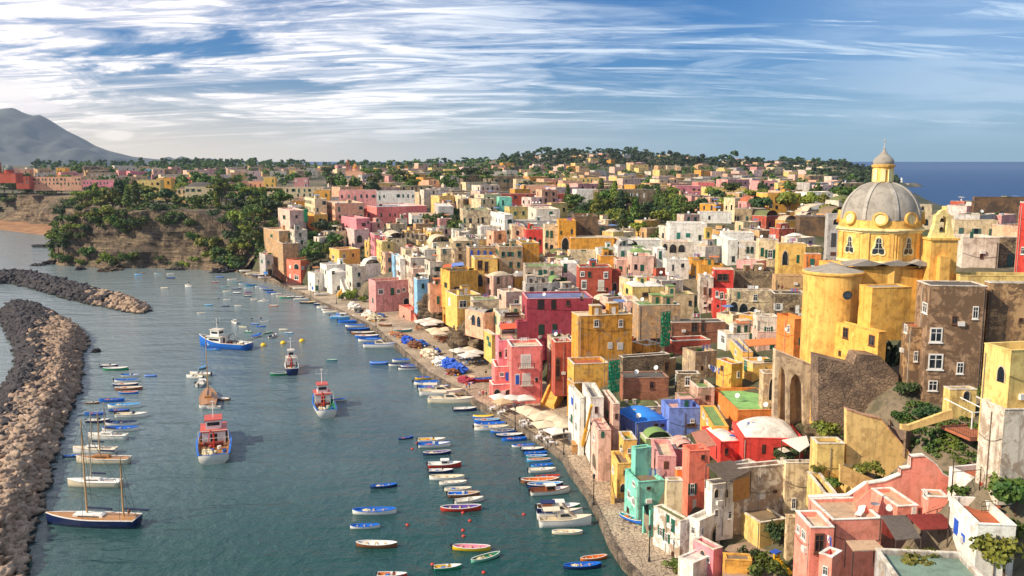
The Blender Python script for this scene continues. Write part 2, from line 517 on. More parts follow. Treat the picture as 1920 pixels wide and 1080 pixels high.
# sea
def sea_mat():
    b = NB('sea_water')
    g = b.n('ShaderNodeNewGeometry').outputs['Position']
    sx = b.n('ShaderNodeSeparateXYZ', {0: g})
    x, y = sx.outputs[0], sx.outputs[1]
    deep = b.ramp(b.m('ADD', x, b.m('MULTIPLY', y, .55)), 330, 620)
    near = b.ramp(y, 180, 95)
    mid = b.mix(b.ramp(b.noise(g, .02, 5, .6), .4, .65), (.052, .102, .120, 1), (.095, .155, .172, 1))
    c = b.mix(near, mid, (.010, .060, .056, 1))
    # silvery cloud reflection on the left-hand water, painted into the base colour
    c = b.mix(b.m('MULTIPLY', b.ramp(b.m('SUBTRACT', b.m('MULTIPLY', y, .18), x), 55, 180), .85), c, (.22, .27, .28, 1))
    c = b.mix(deep, c, (.005, .045, .15, 1))
    b.col(c)
    b.nt.links.new(b.m('ADD', .13, b.m('MULTIPLY', deep, .25)), b.p.inputs['Roughness'])
    b.nt.links.new(b.m('SUBTRACT', .5, b.m('MULTIPLY', deep, .34)), b.p.inputs['Specular IOR Level'])
    b.p.inputs['IOR'].default_value = 1.333
    w1 = b.noise(b.map(g, (1.0, .75, 1)), .55, 5, .6, .3)
    w2 = b.noise(b.map(g, (.35, 1.0, 1)), .16, 4, .55, .4)
    w3 = b.noise(g, 2.6, 3, .5)
    h = b.m('ADD', b.m('MULTIPLY', w1, .42), b.m('ADD', b.m('MULTIPLY', w2, .9), b.m('MULTIPLY', w3, .07)))
    b.bump(h, .8, 1.15)
    return b.mat
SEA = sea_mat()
R0 = 60000
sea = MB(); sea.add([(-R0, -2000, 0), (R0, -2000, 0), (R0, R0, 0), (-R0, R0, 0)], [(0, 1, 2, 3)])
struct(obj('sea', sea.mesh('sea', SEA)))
# quay: stone wall with a paved sheet on top
def paving_mat():
    b = NB('quay_paving')
    g = b.n('ShaderNodeNewGeometry').outputs['Position']
    br = b.n('ShaderNodeTexVoronoi', {'Vector': b.map(g, (1, 1, 0)), 'Scale': 1.7, 'Randomness': .7}, feature='DISTANCE_TO_EDGE').outputs[0]
    ce = b.n('ShaderNodeSeparateColor', {0: b.n('ShaderNodeTexVoronoi', {'Vector': b.map(g, (1, 1, 0)), 'Scale': 1.7, 'Randomness': .7}).outputs['Color']}).outputs[0]
    n1 = b.noise(g, .15, 7, .6); n2 = b.noise(g, 1.3, 5, .6)
    v = b.mix(b.ramp(n1, .38, .64), lin('cdb89c'), lin('ab9880'))
    v = b.mix(b.m('MULTIPLY', ce, .35), v, lin('8a7868'))
    v = b.mix(b.m('MULTIPLY', b.ramp(br, .09, .0), .8), v, lin('40362c'))
    v = b.mix(b.m('MULTIPLY', b.ramp(n2, .5, .75), .35), v, lin('6c5e50'))
    b.col(v); b.rough(.85); b.bump(b.ramp(br, 0, .1), .6, .06)
    return b.mat
from mathutils.geometry import tessellate_polygon
m = MB()
tri = tessellate_polygon([[Vector((a, b, 0)) for a, b in QUAY]])
def up(t):
    a, b, c = (QUAY[i] for i in t)
    return t if (b[0] - a[0]) * (c[1] - a[1]) - (b[1] - a[1]) * (c[0] - a[0]) > 0 else t[::-1]
m.add([(a, b, ZQ) for a, b in QUAY] + [(a, b, -3) for a, b in QUAY], [up(tuple(t)) for t in tri] + [(i, len(QUAY) + i, len(QUAY) + (i + 1) % len(QUAY), (i + 1) % len(QUAY)) for i in range(len(QUAY))])
struct(obj('quay', m.mesh('quay', [paving_mat()])))
# edge stones along the water, 12 cm proud
cb = MB()
for (a, b_) in zip(q_out[:-1], q_out[1:]):
    A, B = Vector(a), Vector(b_)
    d = (B - A); L_ = d.length
    if L_ < .5: continue
    d.normalize(); nrm = Vector((-d.y, d.x))
    k = max(1, int(L_ / 1.6))
    for i in range(k):
        p0 = A + d * (L_ * i / k + .02); p1 = A + d * (L_ * (i + 1) / k - .02)
        hh = ZQ + .10 + .03 * math.sin(i * 7.1 + A.x)
        q = [p0 + nrm * .12, p1 + nrm * .12, p1 - nrm * .5, p0 - nrm * .5]
        cb.prism([tuple(t) for t in q], -.2, hh)
struct(obj('quay_edge', cb.mesh('quay_edge', stone('9a8874', '3c342c', .8))))
# ---------------------------------------------------------------- cliff
def cliff_mat():
    b = NB('tuff_cliff')
    g = b.n('ShaderNodeNewGeometry').outputs['Position']
    st = b.noise(b.map(g, (.06, .06, 1.1)), 1.0, 8, .7, .9)
    n1 = b.noise(g, .09, 8, .65, .5); n2 = b.noise(g, .8, 8, .7, .4)
    v = b.mix(b.ramp(st, .40, .62), lin('685846'), lin('9c8668'))
    v = b.mix(b.m('MULTIPLY', b.ramp(n1, .44, .62), .75), v, lin('50443a'))
    v = b.mix(b.m('MULTIPLY', b.ramp(n2, .46, .66), .8), v, lin('33261c'))
    gr = b.ramp(b.noise(g, .16, 6, .65, .3), .56, .66)
    v = b.mix(b.m('MULTIPLY', gr, .75), v, (.045, .06, .018, 1))
    b.col(v); b.rough(.95)
    b.bump(b.m('ADD', n2, b.m('MULTIPLY', st, 1.2)), .9, 1.0)
    return b.mat
CLM = cliff_mat()
def ribbon(name, line, ztop, lean, amp, seed, mat, step=1.3, inward=1, ledge=1.6):
    pts = [Vector(p) for p in line]
    s = [0.0]
    for a, b in zip(pts[:-1], pts[1:]): s.append(s[-1] + (b - a).length)
    n = int(s[-1] / step) + 1
    P_ = []
    for i in range(n + 1):
        d = s[-1] * i / n
        k = max(0, min(len(pts) - 2, int(np.searchsorted(s, d, side='right') - 1)))
        t = (d - s[k]) / max(1e-6, s[k + 1] - s[k])
        P_.append(pts[k].lerp(pts[k + 1], t))
    for _ in range(8): P_ = [P_[0]] + [(P_[i - 1] + P_[i] * 2 + P_[i + 1]) / 4 for i in range(1, n)] + [P_[-1]]
    m = 26
    v, f = [], []
    for i, p in enumerate(P_):
        a, b = P_[max(0, i - 1)], P_[min(n, i + 1)]
        d = (b - a).normalized(); nr = Vector((d.y, -d.x)) * inward
        zt = ztop(i / n) if callable(ztop) else ztop
        for j in range(m + 1):
            t = j / m
            z = -1 + (zt + 1) * t
            q = Vector((p.x * .05, p.y * .05, z * .06 + seed))
            off = lean * t ** 1.15 + amp * (noise.fractal(q, 1.0, 2.0, 5) * 1.3)
            off += ledge * .5 * noise.noise(Vector((p.x * .02, p.y * .02, z * .55 + seed)))
            off += .9 * noise.noise(Vector((p.x * .35, p.y * .35, z * .35)))
            off -= 2.2 * max(0, .18 - t) / .18
            v.append((p.x + nr.x * off, p.y + nr.y * off, z + .5 * noise.noise(q * 3)))
        v.append((p.x + nr.x * (lean + 16), p.y + nr.y * (lean + 16), zt + .5))
    M1 = m + 2
    for i in range(n):
        for j in range(m + 1):
            k = i * M1 + j
            f.append((k, k + M1, k + M1 + 1, k + 1))
    me = bpy.data.meshes.new(name)
    me.from_pydata(v, [], f); me.materials.append(mat)
    return me
def cl_top(t): return 10 + 16.5 * min(1, t / .14) if t < .14 else (26.5 if t < .78 else 26.5 - 6 * (t - .78) / .22)
struct(obj('cliff', ribbon('cliff', c_out, cl_top, 7.5, 3.2, 1.0, CLM)))
bl = [tuple(at_z(a, b, 0)[:2]) for a, b in [(134,440),(110,430),(60,424),(0,420),(-60,418),(-160,416)]]
struct(obj('cove_cliff', ribbon('cove_cliff', bl, 23, 10, 4, 9.0, CLM, 2.2)))
sand = NB('beach_sand')
g_ = sand.n('ShaderNodeNewGeometry').outputs['Position']
sand.col(sand.mix(sand.ramp(sand.noise(g_, .1, 6), .4, .65), lin('8a6444'), lin('a87c54'))); sand.rough(.95)
bz = MB()
for i in range(len(b_out) - 1):
    a, b_ = b_out[i], b_out[i + 1]
    bz.add([(a[0], a[1], -.15), (b_[0], b_[1], -.15), (b_[0] * 1.0, b_[1] + 62, 3.4), (a[0] * 1.0, a[1] + 62, 3.4)], [(0, 3, 2, 1)])
struct(obj('beach', bz.mesh('beach', sand.mat)))
# ---------------------------------------------------------------- far mountain
def mountain():
    # skyline of the photograph laid on a massif about 9 km off
    sk = [(-500,300),(-400,288),(-260,262),(-140,240),(-60,222),(-20,210),(10,203),(25,202),(45,212),(62,217),(75,215),(95,226),(125,245),(160,262),(178,273),(205,283),(250,294),(310,300),(370,304),(450,303)]
    Y0 = 6000.0
    v, f = [], []
    nx, ny = 150, 40
    xs = np.linspace(-500, 450, nx)
    top = np.interp(xs, [p[0] for p in sk], [p[1] for p in sk])
    for j in range(ny):
        t = j / (ny - 1)
        for i, (px, py) in enumerate(zip(xs, top)):
            Y = Y0 - 1700 * (1 - t)
            crest = at_y(px, py, Y0)
            hz = max(0.0, crest.z)
            prof = t ** 1.25
            # lower front range
            fr = 145 * math.exp(-((t - .35) / .18) ** 2) * max(0, min(1, (330 - px) / 330)) * (.75 + .3 * math.sin(px * .017))
            rid = 95 * noise.fractal(Vector((px * .012, t * 3.0, 5.2)), .9, 2.1, 6) * (1 - t) * t * 3.4
            v.append((crest.x * (Y / Y0) ** .4, Y, max(-30, max(hz * prof + rid, fr) if t < .999 else hz)))
    for j in range(ny - 1):
        for i in range(nx - 1):
            k = j * nx + i
            f.append((k, k + 1, k + nx + 1, k + nx))
    me = bpy.data.meshes.new('mountain')
    b = NB('mountain_scrub')
    g = b.n('ShaderNodeNewGeometry').outputs['Position']
    n1 = b.noise(g, .006, 9, .65)
    b.col(b.mix(b.ramp(n1, .4, .62), (.05, .065, .05, 1), (.09, .10, .09, 1))); b.rough(1)
    me.from_pydata(v, [], f); me.materials.append(b.mat)
    me.polygons.foreach_set('use_smooth', [True] * len(f))
    return me
struct(obj('mountain', mountain()))
# ---------------------------------------------------------------- windows, doors, balconies (unit meshes, scaled per object)
WIN = {}
GREEN, BLUE, WHITE, DARKW, BROWN = '1c5a44', '2a5cc0', 'e6e2da', '3a2c22', '6a4630'
def frame_box(m, w, h, t, d, mi=0, sill=True):
    m.box(-w / 2, -d, 0, -w / 2 + t, .0, h, mi); m.box(w / 2 - t, -d, 0, w / 2, .0, h, mi)
    m.box(-w / 2 + t, -d, h - t, w / 2 - t, .0, h, mi); m.box(-w / 2 + t, -d, 0, w / 2 - t, .0, t, mi)
def arch_pts(w, h, n=8):
    r = w / 2
    return [(-r, 0), (r, 0)] + [(r * math.cos(PI * i / n), h - r + r * math.sin(PI * i / n)) for i in range(n + 1)]
def xz(pts, y0, y1):
    n = len(pts)
    vs = [(p[0], y0, p[1]) for p in pts] + [(p[0], y1, p[1]) for p in pts]
    return vs, [tuple(range(n)), tuple(range(n, 2 * n))[::-1]] + [(i, n + i, n + (i + 1) % n, (i + 1) % n) for i in range(n)]
def win_mesh(kind, part, color):
    k = (kind, part, color)
    if k in WIN: return WIN[k]
    m = MB()
    mats = [plain(color if color != 'x' else '202428', .55, .2)]
    if part == 'all':           # one small mesh for windows only a few pixels wide
        mats = [plain(color if color != 'x' else '202428', .55, .2), glass()]
        if kind == 'arch':
            vs, fs = xz(arch_pts(1, 1), -.04, .02); m.add(vs, fs, 1)
        elif kind == 'closed':
            m.box(-.5, -.06, 0, .5, .02, 1, 0); m.box(-.56, -.10, -.06, .56, .02, -.002, 0)
        elif kind == 'shut':
            m.box(-.5, -.03, 0, .5, .02, 1, 1)
            m.box(-1.0, -.08, 0, -.52, .02, 1, 0); m.box(.52, -.08, 0, 1.0, .02, 1, 0)
        elif kind == 'plain':
            m.box(-.5, -.03, 0, .5, .02, 1, 1); m.box(-.6, -.12, -.08, .6, .02, -.002, 0)
        else:
            frame_box(m, 1, 1, .11, .09); m.box(-.39, -.03, .11, .39, .02, .89, 1); m.box(-.03, -.06, .11, .03, -.032, .89, 0)
            m.box(-.6, -.14, -.09, .6, .02, -.002, 0)
    elif part == 'frame':
        frame_box(m, 1, 1, .09, .10)
        m.box(-.03, -.07, .09, .03, -.035, .91)
        m.box(-.41, -.07, .62, .41, -.036, .66)
        m.box(-.6, -.16, -.08, .6, .0, -.002)
    elif part == 'surround':
        m.box(-.64, -.05, -.02, -.502, .0, 1.14); m.box(.502, -.05, -.02, .64, .0, 1.14); m.box(-.5, -.05, 1.002, .5, .0, 1.14)
    elif part == 'pane': m.box(-.45, -.03, .05, .45, .03, .95)
    elif part == 'shutter':
        m.box(0, -.05, 0, .5, .0, 1)
        for i in range(9): m.box(.05, -.062, .06 + i * .10, .45, -.051, .11 + i * .10)
    elif part == 'leaf':
        m.box(-.5, -.05, 0, .5, .03, 1)
        for s in (-.47, .03):
            for i in range(10): m.box(s, -.065, .05 + i * .092, s + .44, -.051, .095 + i * .092)
    elif part == 'door':
        m.box(-.5, -.05, 0, .5, .03, 1); m.box(-.42, -.07, .08, -.04, -.051, .92); m.box(.04, -.07, .08, .42, -.051, .92)
    elif part == 'arch':
        vs, fs = xz(arch_pts(1, 1, 12), -.04, .03); m.add(vs, fs)
    elif part == 'archring':
        o, i_ = arch_pts(1.2, 1.1, 12)[2:], arch_pts(1.0, 1.0, 12)[2:]
        for a in range(len(o) - 1):
            q = [o[a], o[a + 1], i_[a + 1], i_[a]]
            vs, fs = xz(q, -.09, -.0); m.add(vs, fs)
        m.box(-.6, -.09, 0, -.5, 0, .5); m.box(.5, -.09, 0, .6, 0, .5)
    elif part == 'slab': m.box(-.5, -1, -.08, .5, 0, .04)
    elif part == 'rail':
        n = 9
        for i in range(n + 1): m.box(-.5 + i / n - .008, -.98, .05, -.5 + i / n + .008, -.965, .95)
        m.box(-.5, -1, .95, .5, -.95, 1.0)
        for x in (-.5, .488):
            m.box(x, -.95, .95, x + .012, 0, 1)
            for i in range(4): m.box(x, -.94 + i * .25, .05, x + .012, -.925 + i * .25, .95)
    mats = mats if part != 'pane' and part != 'arch' else [glass()]
    me = m.mesh(part if part != 'all' else 'window', mats)
    WIN[k] = me
    return me
def put_window(root, M, kind, w, h, col, near, surround=None):
    """M: matrix local to root whose -Y looks out of the wall, origin at the sill's middle"""
    Sx = M @ Matrix.Diagonal((w, 1, h, 1))
    nm = 'door' if kind == 'door' else 'window'
    if not near:
        return obj(nm, win_mesh({'door': 'closed', 'balc': 'closed'}.get(kind, kind), 'all', col), root, Sx)
    if kind in ('win', 'shut', 'plain'):
        o = obj('window', win_mesh('n', 'frame', WHITE if kind != 'plain' else BROWN), root, Sx)
        obj('pane', win_mesh('n', 'pane', 'x'), o)
        if kind == 'shut':
            obj('shutter', win_mesh('n', 'shutter', col), o, TR(.53, 0, 0)); obj('shutter', win_mesh('n', 'shutter', col), o, TR(-1.03, 0, 0))
    elif kind in ('closed', 'balc'):
        o = obj('window', win_mesh('n', 'leaf', col), root, Sx)
    elif kind == 'door':
        o = obj('door', win_mesh('n', 'door', col), root, Sx)
    else:
        o = obj('archway', win_mesh('n', 'arch', 'x'), root, Sx)
        obj('arch_surround', win_mesh('n', 'archring', surround or 'cbb89c'), o)
    if surround and kind in ('win', 'shut', 'closed', 'balc', 'door', 'plain'): obj('surround', win_mesh('n', 'surround', surround), o)
    if kind == 'balc':
        b = obj('balcony', win_mesh('n', 'slab', 'c8bcae'), root, M @ Matrix.Diagonal((w * 2.0, .9, 1, 1)))
        obj('railing', win_mesh('n', 'rail', '3a3836'), b)
    return o
# ---------------------------------------------------------------- houses
PAL = dict(cream='e6cfa4', cream2='d9bd92', white='ece6da', white2='ddd0bc', grey='b9b3ac', pink='e88a92', hotpink='f5847c', salmon='fb9680', coral='fa8064', red='e04438', darkred='a83a48',
           brick='b8523a', yellow='f4c064', ochre='dd9c34', gold='f0b04c', orange='f0883a', peach='f0b08c', rose='dd9a94', blue='3f7edc', peri='6f8ad6', sky='8cc0e0', teal='7fd2ba', mint='a8d8c4',
           stone='b09874', brown='96724e', tan='caa270', pinkcream='e8bca8', green_wall='9cb878', brown2='a08060', tan2='b08c60', palepink='edc4bc', straw='eac878')
ROOF = dict(cream='d8c4a4', grey='a09890', green='7c9a58', moss='6c7040', terra='b4603c', white='e4dccf', brown='8a7458', tile='c8a888', dark='5c5650', pinkr='dca898', bluer='2f8ae8', mintr='8cc070', peri='7078a0', salmonr='e07060', conc='7c9484', sky='a8c0d0', straw='e0c890')
HOUSES = []
def wallmat(c, dirt):
    if c in ('stone', 'brown'): return stone(PAL[c], scale=.7 if c == 'stone' else 1.1)
    if c == 'bricks': return brick()
    return stucco(PAL[c], min(1, dirt + .12), '6e5640' if c in ('brown2', 'tan2') else 'a58f78')
def brick():
    if 'bk' in _mats: return _mats['bk']
    b = NB('bare_brick')
    g = b.n('ShaderNodeNewGeometry').outputs['Position']
    z = b.n('ShaderNodeSeparateXYZ', {0: g}).outputs[2]
    x = b.n('ShaderNodeSeparateXYZ', {0: g}).outputs[0]
    bc = b.n('ShaderNodeCombineXYZ', {0: x, 1: z})
    bt = b.n('ShaderNodeTexBrick', {'Vector': bc.outputs[0], 'Color1': lin('b4643c'), 'Color2': lin('8c4628'), 'Mortar': lin('a08a74'), 'Scale': 1.0, 'Mortar Size': .03, 'Brick Width': .5, 'Row Height': .25})
    v = b.mix(b.m('MULTIPLY', b.ramp(b.noise(g, .6, 6), .45, .65), .6), bt.outputs[0], lin('6c4a34'))
    b.col(v); b.rough(.95)
    _mats['bk'] = b.mat
    return b.mat
def roof_meshes(W_, D, H, rt, rnd, wm, rm, capm, near):
    out = []
    pt = .28 if near else .35
    ph = rnd.uniform(.35, .8) if rt != 'edge' else .12
    if rt in ('dome', 'barrel', 'domes2'): ph = .15
    m = MB()
    # parapet ring standing on the wall tops
    for (x0, y0, x1, y1) in ((0, 0, W_, pt), (0, D - pt, W_, D), (0, pt, pt, D - pt), (W_ - pt, pt, W_, D - pt)):
        m.box(x0, y0, H, x1, y1, H + ph, 0)
        m.box(x0 - (.05 if x0 == 0 else 0), y0 - (.05 if y0 == 0 else 0), H + ph, x1 + (.05 if x1 == W_ else 0), y1 + (.05 if y1 == D else 0), H + ph + .08, 1)
    out.append(('parapet', m.mesh('parapet', [wm, capm])))
    m = MB()
    m.box(pt, pt, H - .3, W_ - pt, D - pt, H + .03)
    if rt in ('dome', 'domes2', 'barrel'):
        nd = 2 if rt == 'domes2' else 1
        for q in range(nd):
            x0, x1 = pt + (W_ - 2 * pt) * q / nd, pt + (W_ - 2 * pt) * (q + 1) / nd
            n = 12; vs = []; fs = []
            hh = min(x1 - x0, D) * (.25 if rt != 'barrel' else .34)
            for j in range(n + 1):
                for i in range(n + 1):
                    a, b = i / n * 2 - 1, j / n * 2 - 1
                    if rt == 'barrel': zz = math.sqrt(max(0, 1 - a * a))
                    else: zz = max(0, (1 - a * a) * (1 - b * b)) ** .55
                    vs.append((x0 + (x1 - x0) * i / n, pt + (D - 2 * pt) * j / n, H + .04 + hh * zz))
            for j in range(n):
                for i in range(n):
                    k = j * (n + 1) + i; fs.append((k, k + 1, k + n + 2, k + n + 1))
            m.add(vs, fs)
    out.append(('roof', m.mesh('roof', [rm], smooth=(rt in ('dome', 'domes2', 'barrel')))))
    return out
def roof_clutter(root, base, Wd, L, z, rnd, wm, roof, sh, n):
    cm = stucco(rnd.choice(['e2d8c8', 'c8b8a0', 'b8a890']), .6)
    for _ in range(n):
        x, y = rnd.uniform(.6, max(.7, Wd - 1.3)), rnd.uniform(.6, max(.7, L - 1.2))
        m = MB(); k = rnd.random()
        if k < .2:
            m.box(x, y, z, x + .5, y + .5, z + 1.1); m.box(x - .07, y - .07, z + 1.1, x + .57, y + .57, z + 1.2); obj('chimney', m.mesh('chimney', [cm]), root, base)
        elif k < .38:
            m.tube((x, y, z), (x, y, z + 1.0), .03, 5)
            c0 = Vector((x, y, z + 1.05)); dr = Vector((-.5, -.6, .45)).normalized(); a1 = dr.orthogonal().normalized(); a2 = dr.cross(a1)
            m.add([c0] + [c0 + dr * .12 + (a1 * math.cos(2 * PI * i / 12) + a2 * math.sin(2 * PI * i / 12)) * .42 for i in range(12)], [(0, 1 + i, 1 + (i + 1) % 12) for i in range(12)])
            obj('satellite_dish', m.mesh('satellite_dish', [plain('d8d8d4', .4, .1)]), root, base)
        elif k < .52 and Wd > 4 and L > 4:
            w2, l2, h2 = rnd.uniform(1.4, min(2.8, Wd * .5)), rnd.uniform(1.4, min(2.8, L * .5)), rnd.uniform(1.5, 2.3)
            x, y = min(x, Wd - w2 - .4), min(y, L - l2 - .4)
            m.box(x, y, z, x + w2, y + l2, z + h2); m.box(x - .1, y - .1, z + h2, x + w2 + .1, y + l2 + .1, z + h2 + .15, 1)
            o = obj('stair_hut', m.mesh('stair_hut', [wm, roofmat(ROOF[roof])]), root, base)
            put_window(o, TR(x + w2 / 2, y, z + .02), 'closed', .7, 1.4, sh, False)
        elif k < .64:
            m.tube((x, y, z + .3), (x + .8, y + .2, z + .3), .32, 10); obj('water_tank', m.mesh('water_tank', [plain(rnd.choice(['8c9498', '3a6cb0', 'c8c4bc']), .4, .2)]), root, base)
        elif k < .78:
            w2, l2 = min(2.4, Wd - x - .3), min(2.0, L - y - .3)
            for a, b in ((0, 0), (w2, 0), (0, l2), (w2, l2)): m.tube((x + a, y + b, z), (x + a, y + b, z + 2.0), .04, 4)
            m.add([(x - .1, y - .1, z + 2.0), (x + w2 + .1, y - .1, z + 2.0), (x + w2 + .1, y + l2 + .1, z + 2.25), (x - .1, y + l2 + .1, z + 2.25), (x - .1, y - .1, z + 2.06), (x + w2 + .1, y - .1, z + 2.06), (x + w2 + .1, y + l2 + .1, z + 2.31), (x - .1, y + l2 + .1, z + 2.31)], [(0, 3, 2, 1), (4, 5, 6, 7), (0, 1, 5, 4), (1, 2, 6, 5), (2, 3, 7, 6), (3, 0, 4, 7)], 1)
            obj('roof_awning', m.mesh('roof_awning', [plain('4c4640', .6), plain(rnd.choice(['d8ccb8', '6c88b8', 'c8784c', 'a89880', 'e0d8c8']), .85, .3)]), root, base)
        elif k < .9:
            for q in range(3): m.box(x + q * .5, y, z, x + q * .5 + .3, y + .3, z + .3, 1); m.blob((x + q * .5 + .15, y + .15, z + .55), (.28, .28, .34), 2, .6, q + int(x * 9), 2)
            obj('roof_plants', m.mesh('roof_plants', [plain('3c5a24', .9, .4), plain('b4583c', .8)]), root, base)
        else:
            for q in range(4): h = rnd.uniform(.5, 1.0); m.box(x + q * .35, y, z + 1.6 - h, x + q * .35 + .28, y + .03, z + 1.6, q % 2)
            m.tube((x - .2, y, z), (x - .2, y, z + 1.7), .03, 4); m.tube((x + 1.6, y, z), (x + 1.6, y, z + 1.7), .03, 4); m.tube((x - .2, y, z + 1.62), (x + 1.6, y, z + 1.62), .015, 4)
            obj('washing_line', m.mesh('washing_line', [plain(rnd.choice(['e8e4e0', '6c88c8']), .9), plain(rnd.choice(['c8506c', 'e8e4e0']), .9)]), root, base)
def HH(label, xl, ytl, xc, ytc, ybc, xr, Y, col, roof='cream', rt='flat', wins='auto', th=20.0, dep=None, dirt=.4, cap=None, into=None, shut=None, zsink=None, seed=None, cat='house', name='house', clutter=True, skip=.10, group=None, surround=None, place=None):
    if Y <= 0: Y = (HC - ZQ) / rr(ybc)
    zt, zb = HC - rr(ytc) * Y, HC - rr(ybc) * Y
    C = at_y(xc, ytc, Y)
    def solve(px, dx, dy):
        k = (px - 960) / F
        den = dx - k * dy * cp
        return (k * depth(0, C.y, zt) - C.x) / den if abs(den) > 1e-4 else -1
    if ytl and xc - xl > 3:
        Pl = at_z(xl, ytl, zt)
        vx, vy = Pl.x - C.x, Pl.y - C.y
        a = math.atan2(-vx, vy)
        a = max(math.radians(-6), min(math.radians(58), a))
    else: a = math.radians(th)
    L = solve(xl, -math.sin(a), math.cos(a)) if xc - xl > 2 else (dep or 7)
    Wd = solve(xr, math.cos(a), math.sin(a))
    if not (0.8 < L < 60): print('LEFT?', label[:40], round(L, 1), round(math.degrees(a))); L = 7
    if not (0.8 < Wd < 70): print('RIGHT?', label[:40], round(Wd, 1), round(math.degrees(a))); Wd = 7
    if dep: L = max(L, dep)
    zbb = zb
    sink = zb - (2.5 if Y < 260 else 4.0) if zsink is None else zb - zsink
    if into is None and zb > 2.0:
        dx_, dy_ = math.cos(a), math.sin(a)
        for (fx, fy, dz) in ((.5, -.15, -.25), (.5, .55, .6), (-.1, .5, 0)):
            CPT.append((C.x + dx_ * Wd * fx - dy_ * L * fy, C.y + dy_ * Wd * fx + dx_ * L * fy, zb + dz, .6))
    H = zt - sink
    rnd = random.Random(seed if seed is not None else int(xl * 7 + ytc * 13 + xr))
    near = Y < 175
    wm = wallmat(col, dirt)
    capm = wallmat(cap, .2) if cap else (wm if rnd.random() < .35 else stucco('ddd2c0', .5))
    M = TR(C.x, C.y, sink, a)
    if into is None:
        root = thing(name, label, cat, M=M, group=group)
        base = Matrix.Identity(4)
    else:
        root = into; base = WM[root].inverted() @ M
    ph = .6
    Hb = H - .45
    m = MB(); m.box(0, 0, 0, Wd, L, Hb)
    obj('wall', m.mesh('wall', [wm]), root, base)
    for nm, me in roof_meshes(Wd, L, Hb, rt, rnd, wm, roofmat(ROOF[roof]), capm, near): obj(nm, me, root, base)
    if Y < 215 and into is None and zt - zb > 4:
        for ln, R in ((Wd, Matrix.Identity(4)), (L, Matrix.Rotation(-PI / 2, 4, 'Z'))):
            sg = 1 if R[0][0] > .5 else -1
            if ln < 3: continue
            m = MB(); xx = sg * rnd.choice([.25, ln - .3, ln * .5]); m.tube((xx, -.07, Hb - .1), (xx, -.07, .5), .05, 6)
            obj('drain_pipe', m.mesh('drain_pipe', [plain(rnd.choice(['8c8478', 'b0a898', '6c5c50']), .6)]), root, base @ R)
            if rnd.random() < .5:
                x1 = rnd.uniform(.5, ln - 1.2); zz = rnd.uniform(zbb - sink + 1.8, max(zbb - sink + 2, Hb - 1.2))
                m = MB(); m.box(min(sg * x1, sg * (x1 + .8)), -.32, zz, max(sg * x1, sg * (x1 + .8)), -.002, zz + .55)
                obj('air_conditioner', m.mesh('air_conditioner', [plain('dedad2', .5)]), root, base @ R)
            if rnd.random() < .6:
                m = MB(); z1 = Hb - rnd.uniform(1.0, 2.2); n_ = 10
                for q in range(n_):
                    u0, u1 = q / n_, (q + 1) / n_
                    f_ = lambda u: z1 - .5 * math.sin(u * PI) - .6 * u
                    m.tube((sg * ln * u0, -.05, f_(u0)), (sg * ln * u1, -.05, f_(u1)), .025, 4)
                obj('cable', m.mesh('cable', [plain('3c3834', .7)]), root, base @ R)
    # windows
    sh = shut or rnd.choice([GREEN, GREEN, GREEN, '2f6a58', BROWN, WHITE, '4a6a60'])
    base0 = zbb - sink
    faces = []
    if xr - xc > 4: faces.append(('R', Wd, Matrix.Identity(4)))
    if xc - xl > 3: faces.append(('L', L, Matrix.Rotation(-PI / 2, 4, 'Z')))
    if wins == 'auto':
        hv = Hb - base0
        nf = max(1, int(round(hv / 3.3)))
        for fc, ln, R in faces:
            if ln < 1.8: continue
            nc = max(1, int(ln / rnd.uniform(2.1, 3.0)))
            for fl in range(nf):
                for c in range(nc):
                    if rnd.random() < skip: continue
                    k = rnd.random()
                    kind = 'shut' if k < .22 else 'closed' if k < .48 else 'win' if k < .76 else 'plain' if k < .88 else 'balc'
                    w = rnd.uniform(.75, 1.0); h = rnd.uniform(1.25, 1.7)
                    zz = base0 + hv * (fl + .30) / nf
                    if kind == 'balc': h = 2.1; zz = base0 + hv * (fl + .12) / nf
                    if fl == 0 and k > .6 and near is False: kind = 'arch' if rnd.random() < .4 else kind
                    if fl == 0 and rnd.random() < .3: kind = 'door'; h = 2.1; zz = base0 + .05
                    h = min(h, hv / nf * .8)
                    xx = ln * (c + .5 + rnd.uniform(-.12, .12)) / nc
                    if kind == 'shut' and ln / nc < 2.3: kind = 'closed'
                    LM = R @ TR(xx if fc == 'R' else -xx, 0, zz)
                    put_window(root, base @ LM, kind, w, h, sh, near, surround=surround)
    elif wins:
        for w_ in wins:
            fc, px, py, ww, hh, kind = w_[:6]
            wc = w_[6] if len(w_) > 6 else sh
            # intersection of the pixel's ray with the wall's plane, in metres on the wall
            Mi = M.inverted()
            o_ = Mi @ Vector((0, 0, HC)); d_ = (Mi.to_3x3() @ Vector(ray(px, py)))
            if fc == 'R': t = -o_.y / d_.y; q = o_ + d_ * t; xx = q.x; ln = Wd
            else: t = -o_.x / d_.x; q = o_ + d_ * t; xx = q.y; ln = L
            s = depth(*(M @ q)) / F
            hm = hh * s
            wm_ = ww * s / (math.cos(a) if fc == 'R' else max(.25, abs(math.sin(a + math.atan(-(px - 960) / F) * -1))))
            wm_ = max(.5, min(wm_, ln * .9)); 
            xx = max(wm_ / 2, min(ln - wm_ / 2, xx))
            R = Matrix.Identity(4) if fc == 'R' else Matrix.Rotation(-PI / 2, 4, 'Z')
            put_window(root, base @ R @ TR(xx if fc == 'R' else -xx, 0, q.z - hm / 2), kind, wm_, hm, wc, near or ww > 6, surround=surround)
